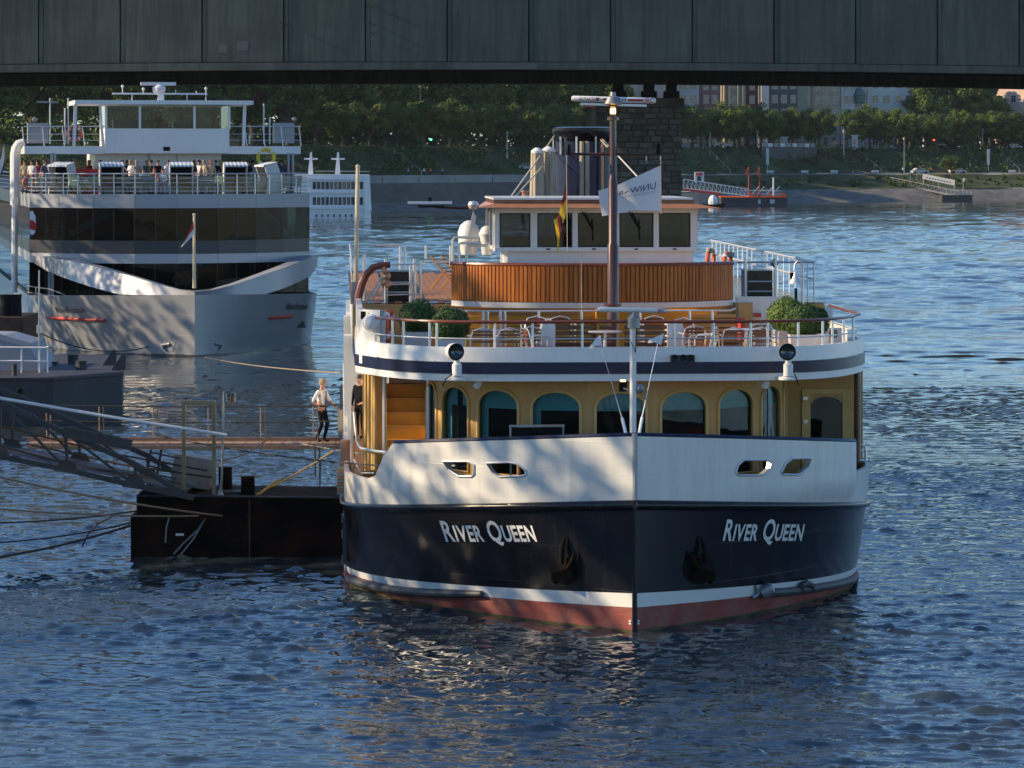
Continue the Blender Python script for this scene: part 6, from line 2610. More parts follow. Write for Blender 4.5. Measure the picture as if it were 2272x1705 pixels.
# white deckhouse with sloping front and its stair rail
b = MB()
q = [bp_(-200, 832, GB + 4), bp_(96, 826, GB + 4), bp_(84, 800, GB + 4), bp_(60, 765, GB + 4), bp_(0, 748, GB + 4), bp_(-200, 742, GB + 4)]
b.prism(q, (0, 4, 0))
bh_ = b.build('barge_house', 'kd_grey', bg_)
b = MB()
for pa in ([(-100, 770), (100, 772), (108, 770)], [(-100, 800), (104, 802)]):
    b.tube([bp_(x, y, GB + 2.6) for x, y in pa], 0.035, 5)
b.build('barge_rail', 'kd_white', bg_)
for xx in (-60, -20, 48, 88, 106):
    b = MB()
    b.tube([bp_(xx, 830, GB + 2.6), bp_(xx, 771, GB + 2.6)], 0.035, 5)
    b.build('barge_rail_post', 'kd_white', bg_)
b = MB()
b.beam(bp_(-60, 730, GB + 4), bp_(70, 768, GB + 4), 0.15, 0.2)
b.build('stair_string', 'kd_grey', bg_)
b = MB()
b.tube([bp_(86, 822, GB + 3), bp_(87, 600, GB + 3)], 0.03, 5)
b.lathe([(0.08, 0), (0.08, .3)], bp_(86, 740, GB + 3), 8)
b.build('barge_mast', 'steel', bg_)

# brown dolphin by the left edge
b = MB()
b.lathe([(0.9, -0.6), (0.9, 1.8), (0.85, 1.9)], (0, 0, 0), 16)
db = thing('landing_stage', 'dark brown landing stage with a black bollard at the silver ship side', 'pontoon', at(-10, 800, 150))
db.location.z = 0
b = MB()
x0, x1 = at(-120, 0, 150).x - db.location.x, at(52, 0, 150).x - db.location.x
b.box(x0, x1, 0, 5, -0.6, at(0, 705, 150).z)
b.build('stage_hull', 'rust', db)
for xx in (15, 33):
    b = MB()
    p = at(xx, 705, 151.5) - db.location
    b.lathe([(0.32, at(0, 706, 150).z - .05), (0.3, at(0, 665, 151).z), (0.32, at(0, 655, 151).z)], (p.x, p.y, 0), 12)
    b.build('bollard', 'black', db, True)

# ================================================================== far landing stages and street furniture
d0 = dwater(459)
ls = thing('landing_stage', 'red and white landing stage with two orange pennants on the far bank', 'pontoon', at(1640, 459, d0))
ls.location.z = 0
LO = ls.location.copy()
def lp_(x, y, d=d0): return at(x, y, d) - LO
b = MB()
p0, p1, p2 = lp_(1600, 0, d0), lp_(1662, 0, d0), lp_(1743, 0, d0 + 6)
zt_ = at(0, 438, d0).z
ring = [Vector((p0.x, 0, 0)), Vector((p1.x, 0, 0)), Vector((p2.x, 2, 0)), Vector((p2.x, 9, 0)), Vector((p0.x, 8, 0))]
b.grid([[p + Vector((0, 0, -.5)) for p in ring], [p + Vector((0, 0, zt_)) for p in ring]], True)
b.add([p + Vector((0, 0, zt_)) for p in ring], [(0, 1, 2, 3, 4)])
b.build('stage_hull', 'barge_grey', ls)
b = MB()
b.tube([p + Vector((0, 0, zt_)) for p in ring], 0.2, 5, True)
b.build('stage_rim', 'paint_orange', ls)
for xx in (1665, 1676, 1712, 1735, 1741):
    b = MB()
    q = lp_(xx, 438, d0)
    b.box(q.x - .2, q.x + .2, 0.3, 0.7, zt_, zt_ + .9)
    b.build('stage_post', 'paint_orange', ls)
for dd in (0, 3.0):
    for k in range(16):
        t = k / 16
        xa, xb = 1517 + 145 * t, 1517 + 145 * (t + 1 / 16)
        yb_ = lambda x: 418 + (x - 1517) / 145 * 17
        yt_ = lambda x: 398 + (x - 1517) / 145 * 22
        b = MB()
        A0, A1, T0, T1 = lp_(xa, yb_(xa), d0 + 4 + dd), lp_(xb, yb_(xb), d0 + 4 + dd), lp_(xa, yt_(xa), d0 + 4 + dd), lp_(xb, yt_(xb), d0 + 4 + dd)
        b.beam(A0, A1, .2, .25)
        b.beam(T0, T1, .2, .2)
        b.beam(A0, T0, .12, .12)
        b.beam(T0, A1, .1, .1)
        b.build('gangway_bay', 'kd_white', ls)
b = MB()
b.beam(lp_(1517, 421, d0 + 3.9), lp_(1600, 431, d0 + 3.9), .1, .5)
b.build('gangway_skirt', 'paint_red', ls)
b = MB()
q0, q1 = lp_(1541, 405, d0 + 6), lp_(1562, 382, d0 + 6)
b.box(q0.x, q0.x + .5, 6, 7, q0.z, q1.z)
b.box(q1.x - .5, q1.x, 6, 7, q0.z, q1.z)
b.box(q0.x + .01, q1.x - .01, 5.9, 7.1, q1.z - .9, q1.z)
b.build('gangway_portal', 'kd_white', ls)
b = MB()
b.box(q0.x + .3, q1.x - .3, 5.7, 5.89, q1.z - .75, q1.z - .15)
b.build('portal_sign', 'paint_red', ls)
for xa in (1668, 1680, 1700, 1714):
    b = MB()
    b.beam(lp_(xa, 432, d0 + 3), lp_(xa + 16, 414, d0 + 3), .15, .15)
    b.build('boarding_frame', 'kd_white', ls)
b = MB()
b.beam(lp_(1690, 424, d0 + 2), lp_(1733, 424, d0 + 2), .12, .12)
b.beam(lp_(1690, 431, d0 + 2), lp_(1733, 431, d0 + 2), .12, .12)
b.build('stage_rail', 'kd_white', ls)
b = MB()
b.tube([lp_(1716, 435, d0 + 2), lp_(1716, 394, d0 + 2)], 0.15, 6)
b.build('stage_mast', 'kd_white', ls)
for xx, yt, wd_ in ((1661, 371, -10), (1685, 371, -9)):
    b = MB()
    b.tube([lp_(xx, 440, d0 + .5), lp_(xx, yt, d0 + .5)], 0.1, 5)
    b.build('pennant_pole', 'paint_red', ls)
    b = MB()
    a_ = [lp_(xx, yt + 1, d0 + .5), lp_(xx + 2, yt + 22, d0 + .5), lp_(xx + wd_, yt + 15, d0 + .2)]
    b.prism(a_, (0, 0.05, 0))
    b.build('pennant', 'paint_orange', ls)
for xx in (1683, 1714):
    b = MB()
    q = lp_(xx, 448, d0 - .2)
    b.cbox((q.x, 0.5, q.z), 1.0, .06, .9)
    b.build('hull_notice', 'plaster_grey', ls)
bt = thing('moored_dinghy', 'small boat with white canopy beside the red and white landing stage', 'boat', at(1580, 455, d0 - 10))
bt.location.z = 0
b = MB()
b.grid([[(-2, 0.3, -.2), (0, -.6, -.2), (2.2, 0.2, -.2), (2.2, .8, -.2), (-2, .8, -.2)], [(-2.3, 0.0, .6), (0, -1.0, .5), (2.8, 0.1, .8), (2.8, .9, .8), (-2.3, 1.0, .6)]], True)
b.add([(-2.3, 0, .6), (0, -1, .5), (2.8, .1, .8), (2.8, .9, .8), (-2.3, 1, .6)], [(0, 1, 2, 3, 4)])
b.build('boat_hull', 'rust_black', bt)
b = MB()
b.lathe([(0.9, 0.6), (1.0, 1.2), (0.8, 2.0), (0.3, 2.5)], (0.2, .2, 0), 8)
b.build('boat_canopy', 'kd_white', bt)

d1 = dwater(447)
g2 = thing('pier_gangway', 'pale grey gangway with a white banner going down the far bank at right', 'gangway', at(1990, 420, d1 + 20))
G2 = g2.location.copy()
def g2p(x, y, d): return at(x, y, d) - G2
gl_ = lambda t, dy=0.0: (1892 + (2125 - 1892) * t, 386 + (433 - 386) * t + dy)
for side in (0, 2.5):
    for k in range(18):
        t0, t1 = k / 18, (k + 1) / 18
        dd0, dd1 = d1 + 38 - 40 * t0 + side, d1 + 38 - 40 * t1 + side
        A0, A1 = g2p(*gl_(t0, 3), dd0), g2p(*gl_(t1, 3), dd1)
        T0, T1 = g2p(*gl_(t0, -9), dd0), g2p(*gl_(t1, -9), dd1)
        b = MB()
        b.beam(A0, A1, .25, .35)
        b.beam(T0, T1, .14, .16)
        b.beam(A0, T0, .12, .12)
        b.beam(A0, T1, .08, .08)
        b.build('gangway_bay', 'steel', g2)
b = MB()
b.prism([g2p(2048, 386, d1 + 8), g2p(2119, 400, d1 + 6), g2p(2117, 412, d1 + 6), g2p(2047, 397, d1 + 8)], (0, 0.15, 0))
bn = b.build('banner', 'plaster_white', g2)
for xx, ya, yb in ((2049, 386, 408), (2117, 400, 424), (2082, 392, 418)):
    b = MB()
    b.tube([g2p(xx, ya, d1 + 8.3), g2p(xx, yb, d1 + 8.3)], 0.12, 5)
    b.build('banner_post', 'steel', g2)
for k in range(9):
    b = MB()
    xa = 2055 + k * 6.3
    b.prism([g2p(xa, 395 + (xa - 2052) * .2, d1 + 5.9), g2p(xa + 4.2, 395.8 + (xa - 2052) * .2, d1 + 5.9), g2p(xa + 4.2, 393.3 + (xa - 2052) * .2, d1 + 5.9), g2p(xa, 392.5 + (xa - 2052) * .2, d1 + 5.9)], (0, .03, 0))
    b.build('blurred_word', 'sign_blue' if k % 4 else 'paint_red', g2)
b = MB()
q0, q1 = g2p(2019, 400, d1 + 14), g2p(2035, 378, d1 + 14)
b.box(q0.x, q0.x + .2, q0.y, q0.y + .2, q0.z, q1.z)
b.box(q1.x - .2, q1.x, q0.y, q0.y + .2, q0.z, q1.z)
b.box(q0.x, q1.x, q0.y + .01, q0.y + .19, q1.z - .2, q1.z)
b.build('gangway_gate', 'steel', g2)
b = MB()
q0, q1 = g2p(2088, 445, d1), g2p(2155, 431, d1)
b.box(q0.x, q1.x, q0.y - 2, q0.y + 4, -0.5 - G2.z, at(0, 433, d1).z - G2.z)
b.build('float', 'barge_grey', g2)
for k in range(7):
    b = MB()
    q = g2p(2100 + k * 9, 433, d1 - 1)
    b.tube([q, q + Vector((0, 0, 1.1))], .08, 5)
    b.build('float_rail_post', 'steel', g2)
b = MB()
b.tube([g2p(2137, 433, d1 + 1), g2p(2137, 402, d1 + 1)], .12, 6)
b.mat(1)
b.lathe([(0.1, -.5), (0.4, -.2), (0.45, .3), (0.1, .6)], g2p(2140, 401, d1 + 1), 8)
b.build('float_lamp', ['steel', 'canvas'], g2)


def lamp_post(x, dd, yt, label):
    p = bank(x, dd)
    t = thing('lamp_post', label, 'lamp post', p, 0, 'lamp posts on the far bank')
    h = at(0, yt, p.y).z - p.z
    b = MB()
    b.tube([(0, 0, -.3), (0, 0, h)], [0.12, 0.08], 6)
    b.build('post', 'steel', t)
    b = MB()
    b.lathe([(0.08, 0), (0.28, .15), (0.3, .6), (0.1, .8)], (0, 0, h), 8)
    b.build('lantern', 'canvas', t)


lamp_post(2006, 45, 312, 'lamp post on the promenade behind the gangway gate')
lamp_post(1575, 82, 300, 'lamp post on the street just right of the stone pier')
lamp_post(1680, 82, 297, 'lamp post on the street left of the kiosk box')
lamp_post(2180, 82, 292, 'thin lamp post on the street right of the pale green tree')
lamp_post(1872, 70, 296, 'thin lamp post in front of the gap between the clipped trees')
lamp_post(932, 110, 199, 'tall pole carrying a wire above the far left trees')
lamp_post(1125, 70, 300, 'pole beside the shrubs left of the wrapped stacks')

b0 = None
for i, (x, lb) in enumerate(((1709, 'white bench on the far promenade, leftmost'), (1786, 'white bench on the far promenade, second from left'), (1851, 'white bench on the far promenade, third from left'), (1942, 'white bench near the top of the grey gangway'), (2246, 'white bench on the far promenade at the right edge'))):
    p = bank(x, 42)
    if b0 is None:
        b0 = thing('park_bench', lb, 'bench', p, 0, 'benches on the far promenade')
        b = MB()
        b.box(-.9, .9, -.25, .25, .4, .5)
        b.build('seat', 'plaster_white', b0)
        b = MB()
        b.box(-.9, .9, .2, .28, .55, 1.0)
        b.build('backrest', 'plaster_white', b0)
        for s in (-.7, .62):
            b = MB()
            b.box(s, s + .08, -.2, .26, 0, .4)
            b.build('leg', 'steel', b0)
    else:
        dup(b0, p, 0, lb)


def hut(name, label, cat, x, dd, wpx, ytop, wall, roofm):
    p = bank(x, dd)
    t = thing(name, label, cat, p)
    w = wpx * p.y / F
    h = at(0, ytop, p.y).z - p.z
    b = MB()
    b.box(-w / 2, w / 2, -1, 1, -.4, h)
    b.build('wall', wall, t)
    b = MB()
    b.box(-w / 2 - .25, w / 2 + .25, -1.2, 1.2, h, h + .25)
    b.build('roof', roofm, t)
    b = MB()
    b.box(-w / 4, w / 4, -1.06, -1.003, h * .35, h * .8)
    b.build('opening', 'lens', t)
    b = MB()
    b.box(-w / 4 - .1, w / 4 + .1, -1.3, -1.003, h * .28, h * .33)
    b.build('counter', 'plaster_white', t)


hut('kiosk', 'small grey box-shaped kiosk on the far street wall', 'kiosk', 1738, 80, 18, 306, 'plaster_grey', 'plaster_white')
hut('street_clock_pillar', 'white advertising pillar by the gap in the clipped trees', 'pillar', 1896, 80, 13, 302, 'plaster_white', 'plaster_white')
# street wall with white parapet rail
sw = thing('retaining_wall', 'grey retaining wall with white parapet pieces below the far street', 'wall', bank(1760, 70))
SO = sw.location.copy()
b = MB()
a0, a1 = bank(1690, 73) - SO, bank(1812, 73) - SO
b.prism([a0 + Vector((0, 0, -5)), a1 + Vector((0, 0, -5)), a1 + Vector((0, 0, 2.2)), a0 + Vector((0, 0, 2.2))], (0, .6, 0))
b.build('wall_face', 'quay_wall', sw)
for k in range(9):
    t0 = k / 9
    p, q = a0.lerp(a1, t0), a0.lerp(a1, t0 + .085)
    b = MB()
    b.prism([p + Vector((0, -.05, 2.21)), q + Vector((0, -.05, 2.21)), q + Vector((0, -.05, 3.1)), p + Vector((0, -.05, 3.1))], (0, .3, 0))
    b.build('parapet_piece', 'plaster_white' if k % 2 else 'quay_light', sw)


def car(x, dd, label, body, rz=0.0):
    t = thing('parked_car', label, 'car', bank(x, dd), rz, 'cars on the far bank')
    b = MB()
    side = [(-2.1, .35), (2.1, .35), (2.15, .75), (1.35, .9), (.7, 1.4), (-1.1, 1.42), (-1.8, .95), (-2.15, .85)]
    b.prism([(x_, -.8, z) for x_, z in side], (0, 1.6, 0))
    b.build('body', body, t)
    for sx in (-1.3, 1.3):
        for sy in (-.83, .83):
            b = MB()
            b.lathe([(.1, -.1), (.32, -.1), (.32, .1), (.1, .1)], (sx, sy, .32), 10, Matrix.Rotation(R(90), 3, 'X'))
            b.build('wheel', 'black', t)
    b = MB()
    b.prism([(x_, -.82, z) for x_, z in [(-1.0, .95), (1.15, .95), (.62, 1.33), (-1.0, 1.34)]], (0, .015, 0))
    b.build('side_window', 'lens', t)


car(2041, 46, 'silver car parked on the far promenade left of the small pale tree', 'plaster_grey', 0.3)
car(2125, 48, 'white car partly behind the small pale tree on the promenade', 'plaster_white', 0.2)
car(1603, 82, 'pale car on the far street right of the stone pier', 'plaster_white')
car(2090, 82, 'dark car with a red tail light on the far street', 'cloth_black')
car(2250, 82, 'white car on the far street below the pink house', 'plaster_white')
car(1172, 60, 'white van-like car beyond the quay wall near the wrapped stacks', 'plaster_white')
for nm, x, y, dd, mt, lb in (('traffic_light', 956, 310, 82, 'lamp_green', 'green traffic light among the trees behind the quay wall'), ('traffic_light', 2072, 311, 81, 'lamp_red', 'red traffic light on the far street at right')):
    p = bank(x, dd)
    t = thing(nm, lb, 'traffic light', p)
    b = MB()
    h = at(0, y, p.y).z - p.z
    b.tube([(0, 0, -.3), (0, 0, h)], .1, 6)
    b.cbox((0, 0, h), .45, .35, 1.1)
    b.build('post', 'black', t)
    b = MB()
    b.lathe([(0.02, .2), (.28, .17), (.28, .15)], (0, 0, h), 10, Matrix.Rotation(R(90), 3, 'X'))
    b.build('lit_lens', mt, t)
for x, lb in ((788, 'white sign board on the slope left of the retaining wall'), (2193, 'white sign board on the slope under the right lamp post')):
    xx = 1703 if x == 788 else x
    p = bank(xx, 58)
    t = thing('sign_board', lb, 'sign', p)
    b = MB()
    b.box(-.35, .35, -.05, .05, 1.6, 5.6)
    b.build('board', 'plaster_white', t)
    b = MB()
    b.tube([(0, 0, -.3), (0, 0, 1.6)], .08, 5)
    b.build('post', 'steel', t)
# stair rails down the slope
for (xa, xb, lb) in ((1560, 1620, 'stair handrail down the slope right of the pier'), (1892, 1955, 'stair handrail down the slope at the tree gap'), (2208, 2262, 'stair handrail down the slope at the right edge'), (855, 935, 'stair handrail down the slope behind the quay wall')):
    p, q = bank(xa, 80), bank(xb, 55)
    t = thing('stair_handrail', lb, 'handrail', p)
    b = MB()
    b.beam(Vector((0, 0, 1.0)), q - p + Vector((0, 0, 1.0)), .12, .12)
    b.build('rail', 'steel', t)
    for k in range(5):
        b = MB()
        c = (q - p) * (k / 4)
        b.tube([c + Vector((0, 0, -1)), c + Vector((0, 0, 1))], .07, 5)
        b.build('post', 'steel', t)
# ================================================================== PEOPLE
BASE = dict(pel=(0, 0, .95), spi=(0, 0, 1.13), che=(0, .01, 1.33), nkb=(0, 0, 1.46), nck=(0, .015, 1.53), hed=(0, .03, 1.62), top=(0, .02, 1.72),
            shl=(-.165, 0, 1.42), ell=(-.235, -.02, 1.14), wrl=(-.24, .04, .91), hal=(-.24, .06, .83),
            shr=(.165, 0, 1.42), elr=(.235, -.02, 1.14), wrr=(.24, .04, .91), har=(.24, .06, .83),
            hil=(-.085, 0, .90), knl=(-.095, .02, .50), anl=(-.095, -.01, .09), tol=(-.105, .15, .035),
            hir=(.085, 0, .90), knr=(.095, .02, .50), anr=(.095, -.01, .09), tor=(.105, .15, .035))
RAD = dict(pel=(.15, .115), spi=(.145, .105), che=(.165, .12), nkb=(.075, .07), nck=(.055, .058), hed=(.078, .098), top=(.062, .075),
           sh=(.068, .068), el=(.043, .043), wr=(.03, .03), ha=(.038, .026), hi=(.09, .10), kn=(.06, .063), an=(.043, .046), to=(.04, .032))
EDG = [('pel', 'spi'), ('spi', 'che'), ('che', 'nkb'), ('nkb', 'nck'), ('nck', 'hed'), ('hed', 'top')] + [(a + s, b_ + s) if a not in ('che', 'pel') else (a, b_ + s) for s in 'lr' for a, b_ in (('che', 'sh'), ('sh', 'el'), ('el', 'wr'), ('wr', 'ha'), ('pel', 'hi'), ('hi', 'kn'), ('kn', 'an'), ('an', 'to'))]


def body_mesh(over=None, fingers=False, mats=('skin', 'shirt_white', 'cloth_black', 'black'), long_sleeve=False, wide=1.0, lvl=2):
    J = {k: Vector(v) for k, v in BASE.items()}
    for k, v in (over or {}).items():
        J[k] = Vector(v)
    names = list(J)
    vs = [J[k] for k in names]
    rad = []
    for k in names:
        r = RAD.get(k) or RAD[k[:2]]
        w = wide if k in ('pel', 'spi', 'che') else 1
        rad.append((r[0] * w, r[1] * w))
    ed = [(names.index(a), names.index(c)) for a, c in EDG]
    if fingers:
        for s in 'lr':
            h, w = J['ha' + s], J['wr' + s]
            f = (h - w).normalized()
            sd = f.cross(Vector((0, 1, 0)) if abs(f.y) < .8 else Vector((0, 0, 1))).normalized()
            for k, (o, ln) in enumerate(((-.027, .05), (-.009, .06), (.009, .058), (.027, .045), (.045, .0))):
                if k == 4:
                    p0, p1 = w.lerp(h, .5) + sd * .04, w.lerp(h, .8) + sd * .06
                else:
                    p0, p1 = h + sd * o + f * .025, h + sd * o * 1.15 + f * (.03 + ln) + Vector((0, .012, -.004))
                ih = names.index('ha' + s)
                n0 = len(vs)
                vs += [p0, p1]
                rad += [(.010, .010), (.008, .008)]
                ed += [(ih, n0), (n0, n0 + 1)]
                names += ['f', 'f']
    me = bpy.data.meshes.new('body')
    me.from_pydata([tuple(v) for v in vs], ed, [])
    ob = bpy.data.objects.new('body', me)
    COL.objects.link(ob)
    ob.modifiers.new('s', 'SKIN')
    for i, r in enumerate(rad):
        sv = me.skin_vertices[0].data[i]
        sv.radius = r
        sv.use_root = (i == 0)
    ss = ob.modifiers.new('u', 'SUBSURF')
    ss.levels = ss.render_levels = lvl
    dg = bpy.context.evaluated_depsgraph_get()
    out = bpy.data.meshes.new_from_object(ob.evaluated_get(dg))
    bpy.data.objects.remove(ob)
    bpy.data.meshes.remove(me)
    out.materials.clear()
    for m in mats:
        out.materials.append(MATS[m])
    reg = {}
    for a, c in EDG:
        k = c[:2]
        reg[(a, c)] = {'sp': 1, 'ch': 1, 'nk': 1, 'nc': 0, 'he': 0, 'to': 0, 'sh': 1, 'el': 1, 'wr': 1 if long_sleeve else 0, 'ha': 0, 'hi': 2, 'kn': 2, 'an': 2}.get(k, 2)
        if a[:2] == 'an':
            reg[(a, c)] = 3
    mi = []
    for p in out.polygons:
        best, bd = 1, 9
        for (a, c), m in reg.items():
            A, B = J[a], J[c]
            ab = B - A
            t = max(0, min(1, (p.center - A).dot(ab) / ab.length_squared))
            d = (p.center - (A + ab * t)).length
            if a == 'pel' and c == 'spi' and t < .12:
                m = 2
            if d < bd:
                best, bd = m, d
        mi.append(best)
    out.polygons.foreach_set('material_index', mi)
    out.polygons.foreach_set('use_smooth', [True] * len(out.polygons))
    out.update()
    return out, J


def hair_cap(J, style='short'):
    b = MB()
    c = J['hed'].lerp(J['top'], .55)
    rows = []
    for i in range(7):
        e = math.pi / 2 * (1 - i / 5.0)
        rows.append([c + Vector((.088 * math.cos(e) * math.cos(q), .105 * math.cos(e) * math.sin(q) - .012 - (.02 if math.sin(q) < 0 else 0), .085 * math.sin(e) + .012 - (.05 if (math.sin(q) < .3 and i > 4) else 0) - (.16 if style == 'long' and i > 5 and math.sin(q) < .2 else 0))) for q in [2 * math.pi * k / 14 for k in range(14)]])
    b.grid(rows, True)
    return b


def face(J, parent, hm):
    h = J['hed']
    b = MB()
    b.add([h + Vector((-.014, .095, -.005)), h + Vector((.014, .095, -.005)), h + Vector((0, .128, -.012)), h + Vector((0, .09, .04))], [(0, 2, 3), (2, 1, 3), (0, 1, 2)])
    b.build('nose', 'skin', parent)
    for s in (-1, 1):
        b = MB()
        b.lathe([(.002, -.006), (.011, 0), (.002, .006)], h + Vector((s * .032, .088, .035)), 8, Matrix.Rotation(R(90), 3, 'X'))
        b.build('eye', 'text_dark', parent)
        b = MB()
        b.lathe([(.006, -.012), (.026, 0), (.006, .012)], h + Vector((s * .082, .01, .02)), 8, Matrix.Rotation(R(90), 3, 'Y'))
        b.build('ear', 'skin', parent)
    b = MB()
    b.tube([h + Vector((-.022, .092, -.038)), h + Vector((0, .1, -.04)), h + Vector((.022, .092, -.038))], .005, 5)
    b.build('mouth', 'cloth_red', parent)


# officer leaning on the walkway
OFF = dict(ell=(-.19, .16, 1.13), wrl=(-.13, .36, .98), hal=(-.11, .43, .95), elr=(.29, -.12, 1.15), wrr=(.19, .02, .97), har=(.13, .08, .95),
           knl=(-.05, .16, .52), anl=(.05, .10, .09), tol=(.04, .26, .04), knr=(.1, .06, .5), anr=(.12, -.1, .09), tor=(.12, .05, .035), pel=(0, -.02, .95), che=(0, -.02, 1.33), nck=(0, .02, 1.54), hed=(0, .055, 1.63), top=(0, .05, 1.725))
me, J = body_mesh(OFF, True, wide=1.08)
pf = at(714, 986, GD + .5)
off = thing('person', 'man in white short-sleeved shirt with dark tie standing on the brown walkway', 'person', (pf.x, pf.y, GO.z + zg), R(-118))
link('body', me, off)
hb_ = hair_cap(J).build('hair', 'hair_grey', off, True)
face(J, off, None)
b = MB()
b.prism([(-.03, .112, 1.44), (.03, .112, 1.44), (.022, .135, 1.36), (.04, .135, 1.04), (0, .135, .99), (-.04, .135, 1.04), (-.022, .135, 1.36)], (0, .012, 0))
b.build('tie', 'flag_navy', off)
for s in (-1, 1):
    b = MB()
    b.cbox((s * .16, -.01, 1.478), .10, .06, .014)
    b.build('epaulette', 'flag_navy', off)
b = MB()
b.lathe([(.155, 0), (.155, .035)], (0, -.01, .985), 18)
b.build('belt', 'black', off)
# dark-suited man in the side doorway
me2, J2 = body_mesh(dict(ell=(-.24, .02, 1.14), wrl=(-.2, .2, 1.0), hal=(-.17, .27, .98)), True, ('skin', 'cloth_black', 'cloth_black', 'black'), True, 1.1)
pq = Q.world((L(799, 900, 26.5).x, 26.5, 1.685))
sm = thing('person', 'man in a black suit standing in the ship side doorway', 'person', pq, R(150))
link('body', me2, sm)
hair_cap(J2).build('hair', 'hair_dark', sm, True)
face(J2, sm, None)
# passengers on the silver ship
SIT = dict(pel=(0, 0, .52), spi=(0, 0, .70), che=(0, .01, .9), nkb=(0, 0, 1.03), nck=(0, .015, 1.10), hed=(0, .03, 1.19), top=(0, .02, 1.29), shl=(-.165, 0, .99), shr=(.165, 0, .99), ell=(-.23, .05, .73), elr=(.23, .05, .73), wrl=(-.16, .25, .68), wrr=(.16, .25, .68), hal=(-.12, .32, .68), har=(.12, .32, .68), hil=(-.09, .05, .5), hir=(.09, .05, .5), knl=(-.1, .42, .5), knr=(.1, .42, .5), anl=(-.1, .42, .09), anr=(.1, .42, .09), tol=(-.1, .57, .04), tor=(.1, .57, .04))
ms, Js = body_mesh(None, lvl=1)
mt_, Jt = body_mesh(SIT, lvl=1)
mr, Jr = body_mesh(dict(elr=(.26, .08, 1.18), wrr=(.12, .26, 1.3), har=(.06, .3, 1.36)), lvl=1)
hs = hair_cap(Js).build('hair', 'hair_dark')
hsl = hair_cap(Js, 'long').build('hair', 'hair_dark')
ht = hair_cap(Jt).build('hair', 'hair_dark')
hmesh = {'s': hs.data, 'l': hsl.data, 't': ht.data}
for o in (hs, hsl, ht):
    bpy.data.objects.remove(o)


def passenger(label, pos, rz, kind, shirt, hair, trous='cloth_blue', group='passengers on the silver ship', scale=1.0):
    t = thing('person', label, 'person', pos, rz, group)
    t.scale = (scale,) * 3
    o = link('body', {'s': ms, 'l': ms, 'r': mr, 't': mt_}[kind], t)
    for i, m in ((1, shirt), (2, trous)):
        o.material_slots[i].link = 'OBJECT'
        o.material_slots[i].material = MATS[m]
    h = link('hair', hmesh[{'s': 's', 'l': 'l', 'r': 's', 't': 't'}[kind]], t)
    h.material_slots[0].link = 'OBJECT'
    h.material_slots[0].material = MATS[hair]


def kpos(x, v):
    p = K.world((KL(x, 400, v).x, v, zd - 0.045))
    return p


